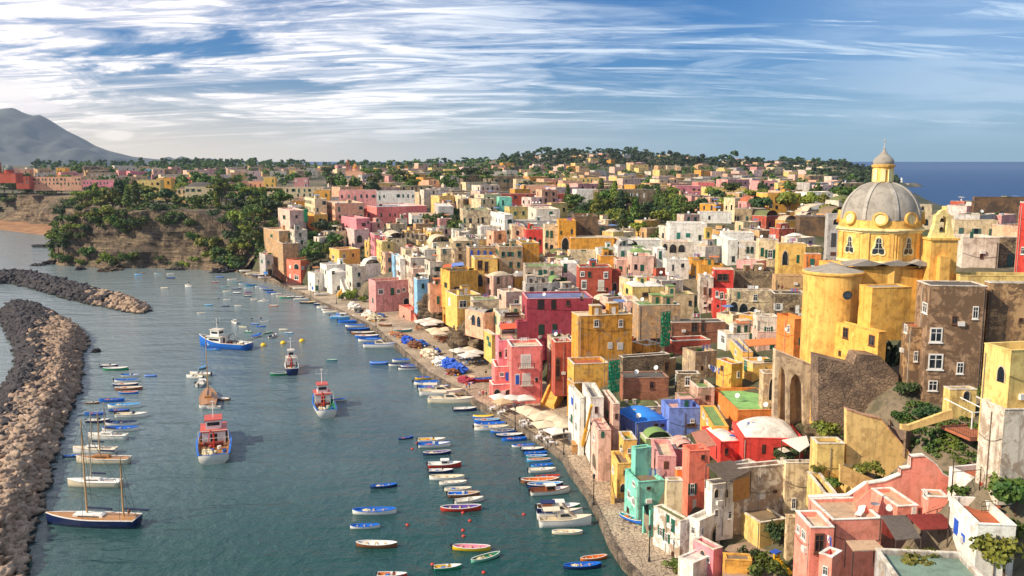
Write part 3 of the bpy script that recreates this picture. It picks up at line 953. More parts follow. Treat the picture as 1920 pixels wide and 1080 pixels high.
    if clutter and Wd > 3.0 and L > 3.0: roof_clutter(root, base, Wd, L, Hb + .03, rnd, wm, roof, sh, rnd.choice([1, 2, 3, 4]))
    if into is None:
        root['px'] = (xl + xr) / 2; root['py'] = ytc
        HOUSES.append((root, C.x, C.y, zt, Wd, L, a, col, roof, rt))
    return root, M, base, Wd, L, Hb
def wall_thing(label, pts, Y, th, mat, name='wall', cat='wall', cap=None, yaw=0.0, Yf=None):
    """an upright wall whose outline is given where it is seen at distance Y; th metres thick"""
    vs, fs = [], []
    n = len(pts)
    q = []
    for i, (a, b) in enumerate(pts):
        yy = Y + (math.tan(yaw) * ((a - pts[0][0]) / F * Y))
        q.append(at_y(a, b, yy))
    c = q[0].copy()
    for p in q: vs.append(p - c)
    for p in q: vs.append(p - c + Vector((-math.sin(yaw) * th, math.cos(yaw) * th, 0)))
    from mathutils.geometry import tessellate_polygon
    tr_ = tessellate_polygon([[Vector((p.x, p.z, 0)) for p in q]])
    fs = [tuple(t) for t in tr_] + [tuple(i + n for i in t) for t in tr_] + [(i, (i + 1) % n, n + (i + 1) % n, n + i) for i in range(n)]
    m = MB(); m.add(vs, fs)
    root = thing(name, label, cat, loc=tuple(c))
    obj('masonry', m.mesh('masonry', [mat]), root)
    if cap:
        m = MB()
        for i in range(cap[0], cap[1]):
            a, b = q[i] - c, q[i + 1] - c
            off = Vector((0, -.10, 0)); up_ = Vector((0, 0, .14)); bk = Vector((0, th + .2, 0))
            a = a + Vector((0, 0, .003)); b = b + Vector((0, 0, .003))
            vs = [a + off, b + off, b + off + bk, a + off + bk, a + off + up_, b + off + up_, b + off + bk + up_, a + off + bk + up_]
            m.add(vs, [(4, 5, 6, 7), (0, 1, 5, 4), (1, 2, 6, 5), (2, 3, 7, 6), (3, 0, 4, 7), (3, 2, 1, 0)])
        obj('coping', m.mesh('coping', [cap[2]]), root)
    return root
GRP_Q = 'houses along the harbour front'
GRP_H = 'houses stacked up the hillside'
def H(label, *a, **k):
    k.setdefault('group', GRP_H)
    return HH(label, *a, **k)
# ---- lower right: houses by the cobbled quay
H('weathered white house with mossy roof and green shutters on the cobbled quay', 1226,945,1276,973,1051,1293, 0, 'white', 'moss', 'edge', [('L',1252,977,7,26,'closed'),('L',1262,986,7,26,'closed'),('L',1240,997,6,18,'shut'),('L',1250,1008,6,18,'shut'),('L',1262,1038,4,8,'plain')], dirt=.75)
H('turquoise two storey house beside the cobbled quay', 1172,881,1197,906,985,1246, 0, 'teal', 'brown', 'flat', [('R',1216,915,5,5,'plain'),('R',1211,957,9,22,'door','22343c'),('L',1180,927,5,14,'win'),('L',1189,940,5,15,'win'),('L',1189,907,5,9,'win'),('L',1178,956,4,10,'plain')], cap='teal', dirt=.15)
H('turquoise upper storey with green roof behind the turquoise quay house', 1184,0,1192,838,880,1222, 118, 'teal', 'green', 'edge', [], dirt=.3, clutter=False)
H('magenta pink house with roof terrace and one green window', 1221,826,1233,858,896,1268, 117, 'rose', 'cream', 'flat', [('R',1249,872,9,15,'closed'),('L',1228,868,4,14,'closed')], cap='rose', dirt=.12)
H('pink house with a pale vaulted roof under the red domed house', 1253,820,1266,838,882,1306, 123, 'pink', 'pinkr', 'barrel', [('R',1289,850,6,8,'plain')], dirt=.3)
H('tall salmon house with a lattice terrace and a green window', 1280,838,1293,850,956,1331, 111, 'coral', 'white', 'flat', [('R',1298,917,8,22,'shut'),('R',1302,945,7,18,'door','d8cfc0'),('R',1318,857,7,9,'plain')], dirt=.12, cap='coral')
H('cherry red house with a pale shallow dome, next to the salmon house', 1316,797,1352,826,870,1394, 122, 'red', 'white', 'dome', [('R',1362,846,7,12,'plain')], dirt=.15, cap='red', dep=7.5)
H('cherry red house with the largest pale dome above a planted terrace', 1386,806,1394,818,874,1507, 120, 'red', 'white', 'dome', [('R',1455,845,11,14,'plain'),('R',1432,842,5,18,'door','4a3028')], dirt=.15, cap='red', dep=8)
H('whitewashed house carrying a timber roofed loggia', 1322,896,1336,905,980,1378, 105, 'white', 'dark', 'edge', [('R',1343,925,8,16,'arch'),('R',1362,925,7,16,'arch'),('R',1368,965,7,16,'win'),('R',1343,962,5,14,'win')], dirt=.2, clutter=False)
H('big peeling cream house below the terrace of the red house', 1368,872,1380,880,1062,1472, 107, 'white2', 'terra', 'flat', [('R',1453,921,4,5,'plain'),('R',1385,922,5,11,'win'),('R',1420,1010,6,6,'plain'),('R',1416,1036,13,22,'door',GREEN),('R',1395,1030,7,7,'plain')], dirt=.85, clutter=False)
H('peeling pale house wall with a small paned window', 1468,862,1474,868,1010,1534, 108, 'cream', 'brown', 'flat', [('R',1488,944,8,22,'win')], dirt=.7)
H('cream yellow annex with a blank wall above the garden', 1424,0,1426,976,1045,1474, 103.5, 'straw', 'brown', 'edge', [], dirt=.3, clutter=False)
H('bare ochre wall house between the garden and the pink terrace house', 1473,960,1478,966,1060,1494, 100, 'cream2', 'moss', 'edge', [], dirt=.7)
H('small white house with a horseshoe niche balcony', 1290,968,1312,976,1030,1352, 103, 'white', 'white', 'flat', [('R',1342,1000,19,34,'arch'),('L',1300,994,5,14,'win',BLUE),('R',1316,996,6,14,'win')], dirt=.15)
H('small pink house with striped awning at the foot of the niche', 1300,1010,1338,1030,1072,1355, 99, 'pink', 'brown', 'flat', [('L',1318,1038,8,12,'arch'),('L',1329,1048,6,12,'win')], dirt=.15)
H('low white block with a brick patch below the pink house', 1272,1040,1300,1052,1085,1338, 98, 'white', 'white', 'edge', [], dirt=.2, clutter=False)
H('yellow garden wall house with flower beds', 1356,1032,1360,1045,1090,1410, 97, 'gold', 'brown', 'edge', [], dirt=.5, clutter=False)
H('yellow house with outside stair beside the turquoise house', 1146,846,1158,870,925,1186, 124, 'yellow', 'brown', 'flat', [('L',1150,880,4,12,'win'),('R',1172,886,5,9,'plain'),('R',1168,915,9,16,'arch')], dirt=.35)
H('narrow yellow house with mossy terrace wall', 1160,812,1170,828,880,1194, 128, 'yellow', 'green', 'flat', [('R',1180,845,5,10,'win'),('L',1165,840,4,10,'closed')], dirt=.3)
H('pale pink house with an archway and long outside stair', 1108,784,1122,806,880,1146, 131, 'pinkcream', 'pinkr', 'flat', [('L',1115,865,9,28,'arch'),('R',1130,815,5,12,'closed'),('L',1114,820,4,12,'win')], dirt=.4)
H('cream house with green shutters above the long stair', 1130,734,1150,760,818,1162, 136, 'pinkcream', 'brown', 'flat', [('L',1139,775,5,14,'closed'),('L',1142,800,5,16,'closed'),('R',1156,780,4,10,'plain')], dirt=.3)
H('slim white house behind the yellow crane', 1092,722,1107,750,840,1132, 138, 'white', 'grey', 'flat', [('L',1098,760,4,14,'closed'),('L',1101,795,4,14,'win'),('R',1118,768,6,12,'plain'),('R',1120,798,8,7,'plain')], dirt=.25)
H('white corner house with blue shutters next to the cafe parasols', 1066,722,1087,746,832,1096, 143, 'white', 'sky' if 0 else 'grey', 'flat', [('L',1073,752,4,14,'closed',BLUE),('L',1080,762,4,16,'win'),('L',1072,785,4,16,'closed',GREEN),('L',1081,800,4,18,'win')], dirt=.15)
H('mossy twin domed house behind the blue house', 1144,752,1152,762,792,1240, 144, 'pinkcream', 'moss', 'domes2', [('R',1165,770,5,8,'plain')], dirt=.5)
H('cobalt blue house with a blue shallow dome', 1150,765,1193,790,846,1254, 137, 'peri', 'bluer', 'dome', [('L',1160,800,7,14,'arch'),('L',1178,815,7,22,'door',WHITE),('R',1242,797,8,6,'plain',WHITE),('R',1230,797,8,6,'plain',WHITE)], cap='blue', dirt=.12)
H('violet blue house with terracotta terrace, joined to the domed blue house', 1240,752,1255,768,832,1314, 137.5, 'peri', 'pinkr', 'flat', [('R',1298,789,7,7,'win'),('R',1296,797,18,6,'plain')], cap='peri', dirt=.12)
H('bright orange house with a mint green flat roof', 1337,728,1383,770,812,1474, 135, 'orange', 'mintr', 'flat', [('L',1348,765,5,9,'win')], cap='orange', dirt=.12)
H('low orange wing with a sloping green roof', 1313,757,1336,796,826,1366, 127, 'gold', 'green', 'edge', [('L',1320,778,5,11,'win'),('L',1327,790,4,10,'win')], dirt=.12, clutter=False)
H('yellow house under a railed terrace with orange awning', 1391,671,1412,682,724,1459, 152, 'yellow', 'cream', 'flat', [('L',1398,686,6,20,'closed'),('R',1440,700,5,9,'plain')], dirt=.15)
H('tall yellow house hung with laundry', 1344,672,1372,682,730,1393, 149, 'gold', 'terra', 'flat', [('R',1384,702,5,12,'win'),('L',1354,690,5,9,'plain')], dirt=.2)
H('yellow house with a sunlit blind wall below the white terrace', 1366,632,1393,660,690,1412, 158, 'yellow', 'peri', 'flat', [('L',1380,660,4,10,'win')], dirt=.12, clutter=False)
H('white house with a paned window and pink roof edge above the yellow houses', 1346,616,1362,624,660,1420, 170, 'white', 'cream', 'edge', [('L',1356,636,7,16,'win'),('R',1408,630,6,11,'closed')], dirt=.2)
H('white and pink roofed house beside the street arches', 1405,610,1420,624,655,1466, 166, 'pinkcream', 'white', 'flat', 'auto', dirt=.3)
H('brick faced house with mossy roof and white paned windows', 1266,733,1281,745,772,1311, 142, 'rose', 'moss', 'edge', [('R',1289,757,5,15,'win'),('R',1298,757,6,15,'win'),('L',1273,747,4,9,'win')], dirt=.8)
H('peeling pink house with a sunken green terrace', 1290,712,1309,728,772,1340, 145, 'pinkcream', 'green', 'flat', [('R',1326,745,8,9,'plain')], dirt=.8)
H('rounded plaster ruin with peeling ochre patches', 1280,655,1304,664,706,1344, 157, 'cream2', 'brown', 'flat', [('R',1316,690,5,8,'plain')], dirt=.95)
H('low grey house with a stone terrace below the plaster ruin', 1266,696,1270,702,730,1312, 150, 'stone', 'brown', 'flat', 'auto')
H('unfinished brick house wrapped in green netting', 1160,694,1170,706,745,1254, 149, 'bricks', 'dark', 'edge', [('R',1222,722,8,14,'plain')], dirt=.5)
H('stone walled terrace house above the unfinished brick house', 1160,668,1168,672,704,1256, 158, 'stone', 'grey', 'flat', [('R',1250,687,9,18,'plain',DARKW)], clutter=True)
H('large ochre house with a flat cream roof slab and four windows', 1072,582,1086,590,684,1186, 166, 'ochre', 'cream', 'edge', [('R',1118,606,9,14,'win'),('R',1164,606,8,14,'win'),('R',1144,648,9,13,'closed',WHITE),('R',1163,649,11,14,'closed',WHITE)], dirt=.5, cap='cream', shut=WHITE)
H('ochre terrace storey with potted plants and a diamond panel', 1064,672,1076,684,712,1141, 160, 'gold', 'terra', 'flat', [('L',1070,715,4,14,'closed')], dirt=.45, clutter=False)
H('ochre ground storey with a red awning beneath the potted terrace', 1064,708,1077,716,764,1141, 159.5, 'ochre', 'brown', 'edge', [('R',1110,725,40,14,'plain',DARKW)], dirt=.5, clutter=False)
H('peeling brown building with a green roof behind the scaffolding', 1186,562,1198,570,668,1276, 186, 'tan', 'green', 'edge', [('R',1230,640,22,12,'plain')], dirt=.95)
H('beige gable house with a green roof and one dark window', 1238,546,1248,552,592,1302, 196, 'cream2', 'green', 'flat', [('R',1294,568,6,9,'plain')], dirt=.3)
H('unfinished concrete and brick house full of poles', 1250,596,1258,602,640,1360, 184, 'bricks', 'dark', 'edge', [('R',1302,614,12,20,'plain',DARKW),('R',1318,612,7,24,'plain',DARKW)], clutter=True)
H('concrete terrace deck below the unfinished house', 1246,634,1262,642,662,1332, 172, 'brick', 'grey', 'flat', [('R',1290,652,30,7,'plain',DARKW)], clutter=False)
H('crimson house with white corner strips and dark windows', 979,547,988,560,656,1113, 199, 'darkred', 'peri', 'flat', [('R',1014,571,12,19,'closed','2c2422'),('R',1038,571,9,19,'closed','2c2422'),('R',1065,568,7,11,'plain',WHITE),('R',1015,618,11,20,'closed','2c4438'),('R',1040,616,9,18,'closed','2c4438'),('L',983,580,4,16,'closed'),('R',1090,559,5,6,'plain')], dirt=.1, cap='rose', shut='2c2422')
H('pink corner tower of the three storey pink house on the piazza', 929,629,935,640,748,964, 181, 'pink', 'grey', 'flat', [('R',951,662,9,18,'win',BLUE),('R',938,664,5,10,'win')], group=GRP_Q, dirt=.1, clutter=False)
H('three storey pink house with arcade and balcony on the piazza', 957,640,959,652,758,1017, 0, 'hotpink', 'cream', 'flat', [('R',986,678,15,22,'balc','d8d0c4'),('R',987,712,12,20,'balc','d8d0c4'),('R',1006,712,5,8,'plain'),('R',970,712,7,18,'closed',BLUE)], th=8, group=GRP_Q, dirt=.08, cap='white', surround=WHITE)
H('projecting pink arcade with three archways under cafe parasols', 918,714,924,722,760,1012, 176.5, 'hotpink', 'pinkr', 'flat', [('R',932,736,11,12,'arch'),('R',957,738,25,16,'arch'),('R',993,740,27,14,'arch')], th=6, dep=4, group=GRP_Q, dirt=.08, clutter=False, cap='white')
H('pink side bay with blue shuttered windows beside the pink house', 922,676,928,690,722,962, 178, 'hotpink', 'cream', 'flat', [('R',941,702,8,8,'win'),('R',953,706,10,16,'closed',BLUE)], th=8, group=GRP_Q, dirt=.08, clutter=False, cap='white')
H('orange red side house with a tall dark doorway', 1034,636,1041,644,720,1074, 171, 'brick', 'cream', 'flat', [('R',1046,690,8,40,'plain',DARKW)], dirt=.25)
H('cluttered cream house with drying boats on the roof', 1026,628,1034,634,706,1062, 178, 'cream2', 'brown', 'flat', 'auto', dirt=.8)
H('terracotta tiled kiosk terrace in front of the crimson house', 936,612,940,618,642,970, 186, 'cream', 'terra', 'edge', [('R',953,622,26,6,'plain')], dirt=.3, clutter=False)
H('crimson low annex with a flat roof', 966,602,970,606,640,988, 194, 'darkred', 'cream', 'flat', [], dirt=.1, clutter=False)
H('cream house with laundry on its long balcony', 925,578,938,592,632,984, 201, 'cream', 'grey', 'flat', [('L',930,600,4,14,'closed'),('R',960,590,28,9,'plain')], dirt=.4)
H('small yellow and green house at the back of the piazza', 907,618,922,628,662,930, 193, 'yellow', 'green', 'flat', [('L',915,634,5,7,'closed'),('L',918,645,5,9,'closed')], dirt=.15, group=GRP_Q)
H('orange house with two tall arches on top of the rock', 872,578,908,586,618,928, 207, 'peach', 'grey', 'barrel', [('L',888,600,7,20,'arch'),('L',898,603,7,20,'arch')], dirt=.25)
H('white walled cafe house at the foot of the rock', 860,600,866,606,628,882, 222, 'white', 'brown', 'flat', 'auto', dirt=.3, group=GRP_Q)
H('yellow house with bay window and stairs above the piazza', 835,547,857,557,602,902, 221, 'yellow', 'brown', 'flat', [('L',843,565,4,14,'closed'),('R',868,570,14,14,'win'),('R',892,566,5,10,'plain')], dirt=.2)
H('broad yellow house with a roof terrace and stone arches', 826,504,843,510,566,896, 246, 'gold', 'dark', 'flat', [('L',836,534,5,9,'win'),('R',862,540,22,5,'plain',BROWN),('R',862,554,22,10,'arch'),('R',886,552,14,10,'arch')], dirt=.2)
H('yellow loggia house with tall openings', 884,480,890,486,545,933, 254, 'yellow', 'brown', 'flat', [('R',900,496,9,16,'plain',DARKW),('R',912,500,7,20,'plain',BROWN),('R',900,526,10,22,'arch'),('R',912,528,7,16,'arch'),('R',924,524,4,6,'plain',BLUE)], dirt=.3)
H('stone terrace house with three blue doors', 874,462,880,466,492,938, 266, 'tan', 'moss', 'flat', [('R',884,474,4,10,'closed',BLUE),('R',897,474,4,10,'closed',BLUE),('R',909,476,4,11,'closed',BLUE),('R',920,478,5,13,'closed',BLUE)], dirt=.6, shut=BLUE)
H('tall tan tenement streaked with orange', 930,458,936,464,548,980, 258, 'tan', 'moss', 'flat', 'auto', dirt=.8)
H('tall ochre tower house with a mossy roof edge', 968,452,978,458,538,1011, 263, 'ochre', 'green', 'flat', [('L',973,475,4,8,'closed'),('R',985,520,5,10,'plain')], dirt=.5)
H('weathered house with four green shuttered windows and a green roof', 981,493,985,500,552,1054, 238, 'white2', 'green', 'flat', [('R',1013,512,7,12,'closed',GREEN),('R',1022,512,6,12,'closed',GREEN),('R',1035,514,6,12,'closed',GREEN),('R',999,526,6,12,'closed',GREEN),('R',1022,541,9,8,'arch'),('R',992,515,5,8,'win')], dirt=.95, shut=GREEN)
H('plain white gable house with two green shutters', 1051,486,1056,492,545,1083, 240, 'white', 'white', 'edge', [('R',1060,503,7,17,'closed',GREEN),('R',1060,525,7,10,'closed',GREEN)], dirt=.15, clutter=False)
H('brick red house with a cream cornice and white framed windows', 1081,496,1086,502,575,1148, 231, 'brick', 'peri', 'flat', [('R',1092,514,7,9,'win'),('R',1105,514,6,10,'win'),('R',1136,516,7,11,'win'),('R',1095,534,8,15,'win'),('R',1127,536,9,18,'balc','dcd4c0'),('R',1138,542,4,4,'plain'),('R',1128,558,7,12,'closed')], dirt=.12, cap='cream', surround=WHITE)
H('brick red side wing with an arched window', 1145,505,1149,508,570,1165, 233, 'brick', 'cream', 'flat', [('R',1152,538,8,16,'arch')], dirt=.12)
H('cream house with green shuttered loggia and pink roof hut', 932,542,949,548,580,982, 224, 'pinkcream', 'cream', 'flat', [('L',938,556,4,9,'plain'),('R',968,566,9,9,'win')], dirt=.2)
H('flat roofed house strewn with terrace furniture', 882,556,888,562,596,936, 214, 'cream', 'green', 'flat', 'auto', dirt=.5)
H('pale yellow house with white domes and a red awning', 1168,527,1186,536,580,1246, 206, 'straw', 'white', 'domes2', [('L',1176,545,4,9,'win'),('R',1212,552,16,8,'plain',WHITE)], dirt=.35)
H('cream house below the twin white domes', 1166,556,1176,566,620,1200, 192, 'pinkcream', 'cream', 'flat', 'auto', dirt=.5)
H('slender white tower house with green blind', 1224,462,1232,466,516,1248, 238, 'white', 'white', 'flat', [('R',1238,478,5,14,'closed',GREEN)], dirt=.2, clutter=False)
H('long whitewashed house with balustrade', 1243,486,1250,490,524,1292, 231, 'white', 'grey', 'flat', [('R',1262,502,4,12,'plain'),('R',1280,498,6,8,'plain')], dirt=.35)
H('pinkish house with green shutter behind the brick red house', 1176,476,1184,482,520,1226, 236, 'pinkcream', 'pinkr', 'flat', [('R',1204,502,7,12,'closed',GREEN),('R',1192,500,6,9,'plain'),('L',1180,500,4,9,'win')], dirt=.4)
H('small yellow house with an orange awning among the white houses', 1290,482,1298,488,518,1332, 236, 'ochre', 'brown', 'flat', 'auto', dirt=.2)
H('ochre terrace wall house above the red house', 1306,492,1310,497,520,1356, 224, 'ochre', 'brown', 'flat', [], dirt=.4)
H('grey white mansion with arcaded terrace and green shutters', 1250,416,1256,421,466,1326, 268, 'white', 'grey', 'flat', [('R',1272,442,7,12,'closed','2f7a6a'),('R',1290,441,8,8,'closed','2f7a6a'),('R',1312,445,5,9,'win')], dirt=.1, clutter=False)
H('narrow bright yellow house beside the grey mansion', 1320,424,1323,427,464,1336, 262, 'yellow', 'grey', 'flat', [('R',1328,440,5,9,'win')], dirt=.1, clutter=False)
H('arcaded white terrace building with three arches', 1238,450,1242,454,484,1300, 256, 'white2', 'pinkr', 'flat', [('R',1247,463,8,12,'arch'),('R',1262,466,13,16,'arch'),('R',1278,466,12,14,'arch')], dirt=.3, clutter=False)
H('white tower shaped house with roof garden', 1332,440,1365,452,500,1384, 243, 'white', 'cream', 'flat', [('L',1342,455,4,15,'closed'),('L',1342,478,4,12,'closed'),('R',1375,485,6,10,'plain')], dirt=.25)
H('wide white house with tin roofed terrace', 1350,430,1356,437,470,1414, 258, 'white', 'brown', 'flat', 'auto', dirt=.2)
H('white house with three tall windows and colourful laundry', 1381,452,1386,456,492,1421, 243, 'white2', 'cream', 'flat', [('R',1402,468,5,11,'win'),('R',1410,468,5,11,'win'),('R',1395,490,6,9,'plain')], dirt=.25)
H('cream house with green shutters left of the yellow courtyard', 1418,444,1424,450,496,1460, 231, 'cream', 'brown', 'flat', [('R',1429,472,6,15,'closed'),('R',1444,476,9,16,'shut')], dirt=.45)
H('yellow house with a tall dark arched door and potted shrubs', 1455,452,1460,456,504,1511, 221, 'yellow', 'grey', 'flat', [('R',1472,484,10,26,'arch'),('R',1496,485,5,14,'closed')], dirt=.2)
H('orange house with a green shutter next to the yellow courtyard', 1508,472,1512,476,520,1540, 213, 'orange', 'brown', 'flat', [('R',1523,491,8,12,'closed')], dirt=.45)
H('square brown stone house with a grey coping', 1492,402,1500,406,440,1556, 256, 'brown', 'grey', 'flat', [], dirt=.5, cap='grey')
H('pale grey house with an arched window beside the dome', 1548,398,1553,402,500,1582, 236, 'grey', 'grey', 'flat', [('R',1567,416,9,10,'arch'),('R',1563,450,9,26,'closed','4a4a48'),('R',1562,476,10,7,'closed')], dirt=.15)
H('white front house with green windows next to the red arch house', 1308,515,1314,522,598,1338, 211, 'white2', 'cream', 'flat', [('R',1322,545,6,14,'closed'),('R',1331,548,5,16,'win'),('R',1322,572,5,12,'win'),('R',1331,575,5,12,'win')], dirt=.6)
H('bright red arch house with white framed windows', 1335,540,1339,544,602,1367, 207, 'red', 'brown', 'flat', [('R',1344,551,6,12,'win'),('R',1353,554,7,14,'win'),('R',1361,556,4,11,'win'),('R',1346,574,4,6,'plain'),('R',1361,592,10,20,'arch')], dirt=.15, clutter=False, shut=WHITE)
H('deep red roof room with a balcony above the red arch house', 1336,498,1340,503,546,1376, 213, 'red', 'cream', 'edge', [('R',1355,520,22,14,'plain',DARKW)], dirt=.2, clutter=False)
H('arcaded cream house with three big arches facing the street', 1362,542,1367,546,612,1450, 204, 'cream', 'brown', 'flat', [('R',1376,578,15,24,'arch'),('R',1394,582,16,26,'arch'),('R',1412,590,18,30,'arch'),('R',1416,558,8,13,'win'),('R',1385,553,5,11,'closed')], dirt=.75)
H('long rubble stone house along the upper street', 1374,504,1380,509,550,1452, 216, 'stone', 'cream', 'flat', [('R',1398,540,5,9,'closed')], clutter=True)
H('tan street wall house with two people leaning on it', 1448,514,1454,520,556,1512, 204, 'tan', 'grey', 'flat', [], dirt=.2, clutter=False)
H('stone house with green shutters and air conditioner', 1444,546,1452,553,612,1512, 191, 'stone', 'grey', 'flat', [('R',1459,575,8,13,'shut'),('R',1495,580,7,15,'closed'),('R',1484,579,7,6,'plain',WHITE),('R',1470,600,12,14,'arch')])
H('orange house with a small green roof beside the yellow apse', 1457,590,1490,601,664,1513, 149, 'orange', 'green', 'flat', [('L',1479,616,5,14,'win'),('R',1500,640,6,14,'closed')], dirt=.25, cap='orange')
H('white stepped house behind the orange house', 1412,590,1420,596,640,1460, 168, 'white2', 'cream', 'flat', 'auto', dirt=.4)
H('ruined stone gable house below the aqueduct arches', 1424,696,1432,704,772,1460, 137, 'cream2', 'brown', 'flat', [('R',1446,730,8,40,'arch')], dirt=.85)
# ---- left: the far end of the harbour front
H('salmon house with white corner stripes at the end of the quay', 537,487,563,489,533,604, 0, 'coral', 'moss', 'flat', [('L',544,500,3,6,'closed'),('L',556,500,8,10,'arch'),('R',578,500,5,8,'closed'),('R',568,502,4,7,'closed'),('L',544,518,3,8,'closed'),('L',556,520,8,9,'win'),('R',594,496,5,5,'closed')], dirt=.08, group=GRP_Q, clutter=False)
H('white cubic house with a blue door on the quay', 577,510,590,513,547,616, 0, 'white', 'white', 'flat', [('R',593,540,5,9,'door',GREEN),('L',586,540,3,6,'door',BLUE)], dirt=.1, group=GRP_Q)
H('white house with an external stair beside the blue door house', 612,506,622,510,552,652, 0, 'white', 'white', 'dome', [('R',624,511,5,6,'plain'),('R',635,540,6,9,'arch')], dirt=.12, group=GRP_Q)
H('whitewashed upper house with parapets', 600,494,612,498,520,650, 330, 'white', 'white', 'flat', 'auto', dirt=.12)
H('white house with tin awning between the yellow and the blue house', 648,498,660,502,545,684, 318, 'white2', 'grey', 'flat', 'auto', dirt=.25)
H('pale vaulted white house above the blue house', 676,490,684,494,520,714, 322, 'white', 'white', 'barrel', [], dirt=.2)
H('butter yellow house above the white cubic houses', 617,466,636,470,500,675, 349, 'yellow', 'pinkr', 'flat', [('L',625,482,4,8,'win',WHITE),('R',645,480,4,9,'win',WHITE),('R',662,478,3,6,'plain')], dirt=.08, clutter=False)
H('royal blue house with a blue balcony', 674,512,690,516,549,722, 0, 'blue', 'white', 'flat', [('R',687,530,3,9,'plain'),('L',681,532,8,6,'plain',BLUE)], dirt=.08, group=GRP_Q, clutter=False, zsink=1)
H('dark red lower house under the royal blue house', 664,518,675,526,553,691, 0, 'darkred', 'brown', 'flat', [('L',669,532,3,8,'plain'),('R',682,545,4,8,'door',BLUE)], dirt=.15, group=GRP_Q, clutter=False)
H('dusty pink house with green balcony door and creeper', 691,525,704,530,586,776, 0, 'rose', 'cream', 'flat', [('R',714,547,8,9,'win',WHITE),('R',736,546,6,13,'balc',GREEN),('R',747,546,6,9,'win',WHITE),('R',757,543,6,8,'win',WHITE),('L',699,563,3,9,'closed'),('R',762,566,10,14,'arch')], dirt=.25, group=GRP_Q, surround='e8dcc8', clutter=False)
H('sky blue house front between salmon houses', 776,522,782,526,566,804, 262, 'sky', 'terra', 'flat', [('R',793,536,5,9,'win')], dirt=.1, cap='white')
H('salmon quay building with roof terrace and stair', 748,573,770,583,602,806, 0, 'salmon', 'salmonr', 'flat', [('L',757,594,4,8,'arch')], dirt=.12, group=GRP_Q, cap='salmon', clutter=False)
H('pink stucco wall house beside the sky blue front', 802,532,806,536,570,832, 252, 'peach', 'brown', 'flat', 'auto', dirt=.3)
H('round pink villa tower on tall arches', 640,406,668,411,432,694, 378, 'pink', 'pinkr', 'flat', [('R',682,421,7,6,'plain',DARKW),('R',690,417,3,5,'closed')], dirt=.12, cap='palepink', clutter=False)
H('arched cream substructure of the pink villa', 639,426,664,432,492,692, 372, 'palepink', 'cream', 'flat', [('L',650,452,8,22,'arch'),('R',674,448,9,14,'arch'),('R',680,474,12,26,'arch')], dirt=.4, clutter=False)
H('long coral villa with a white roof terrace', 668,383,706,388,424,800, 420, 'hotpink', 'white', 'flat', [('R',731,403,3,6,'win'),('R',741,403,3,6,'win'),('R',753,404,3,7,'win'),('L',692,403,3,6,'win'),('R',715,403,3,7,'win')], dirt=.1, cap='white')
H('white villa with a stepped roof above the battlements', 766,398,772,403,428,842, 402, 'white', 'tile', 'edge', [('R',774,415,2.5,8,'closed'),('R',783,414,2.5,7,'closed'),('R',790,413,2.5,5,'closed'),('R',798,415,2.5,8,'closed')], dirt=.1)
H('tall pink house against the battlement wall', 694,436,702,440,508,722, 342, 'pink', 'green', 'flat', 'auto', dirt=.3)
H('yellow and peach tenement below the battlements', 704,448,716,453,514,738, 332, 'straw', 'cream', 'flat', 'auto', dirt=.35)
H('orange peach house front with small windows', 716,473,722,476,514,738, 316, 'peach', 'terra', 'flat', 'auto', dirt=.2)
H('cream vaulted house under the battlement wall', 716,440,726,446,478,762, 338, 'cream', 'cream', 'barrel', [('R',746,452,3,3,'plain')], dirt=.3)
H('pale blue house on the hillside', 734,476,739,480,508,752, 308, 'sky', 'white', 'flat', 'auto', dirt=.2)
H('gaunt white house with a lone chimney', 742,480,750,486,524,760, 292, 'white', 'white', 'flat', 'auto', dirt=.3)
H('cream house with shaded balcony in the dense quarter', 752,466,760,470,516,784, 300, 'cream', 'cream', 'flat', 'auto', dirt=.6)
H('ivory house above the tarpaulin clutter', 760,478,770,484,530,800, 284, 'white2', 'cream', 'flat', 'auto', dirt=.6)
H('white house with pale blue awning', 786,462,796,467,500,826, 300, 'white', 'sky' if 0 else 'cream', 'dome', 'auto', dirt=.4)
H('ivory vaulted house below the old wall', 800,448,808,453,492,846, 305, 'cream', 'cream', 'barrel', 'auto', dirt=.5)
H('cream house with a square green door high in the quarter', 818,462,826,467,512,862, 288, 'cream', 'white', 'flat', [('R',833,471,6,8,'closed')], dirt=.5)
H('beige terraced house beside the yellow terrace house', 796,488,806,494,548,830, 266, 'white2', 'brown', 'flat', 'auto', dirt=.7)
H('pale house with clothes lines in the dense quarter', 766,500,774,505,552,800, 274, 'pinkcream', 'cream', 'flat', 'auto', dirt=.6)
H('cream block with a rounded roof corner', 842,446,850,451,486,886, 292, 'cream2', 'cream', 'dome', 'auto', dirt=.6)
H('beige house with a grey parapet under the trees', 864,446,870,450,482,898, 296, 'white2', 'grey', 'flat', 'auto', dirt=.6)
H('ivory house with an ochre shed on its roof', 846,468,852,472,506,886, 276, 'cream2', 'brown', 'flat', 'auto', dirt=.7)
H('beige ruin with empty windows above the wall', 862,390,868,394,438,922, 368, 'cream', 'green', 'flat', [('R',871,413,3,9,'closed'),('R',882,414,5,9,'plain',DARKW),('R',897,413,3,9,'plain',DARKW),('R',905,412,4,10,'plain',DARKW),('R',911,430,4,7,'plain')], dirt=.8)
H('white grey house beside the beige ruin', 816,380,822,386,420,850, 392, 'grey', 'white', 'edge', [], dirt=.1)
H('tall white house with many small shutters', 920,398,946,404,464,962, 318, 'white', 'white', 'flat', 'auto', dirt=.3)
H('cream row house beside the tall white house', 955,420,960,424,466,984, 306, 'cream', 'cream', 'flat', 'auto', dirt=.45)
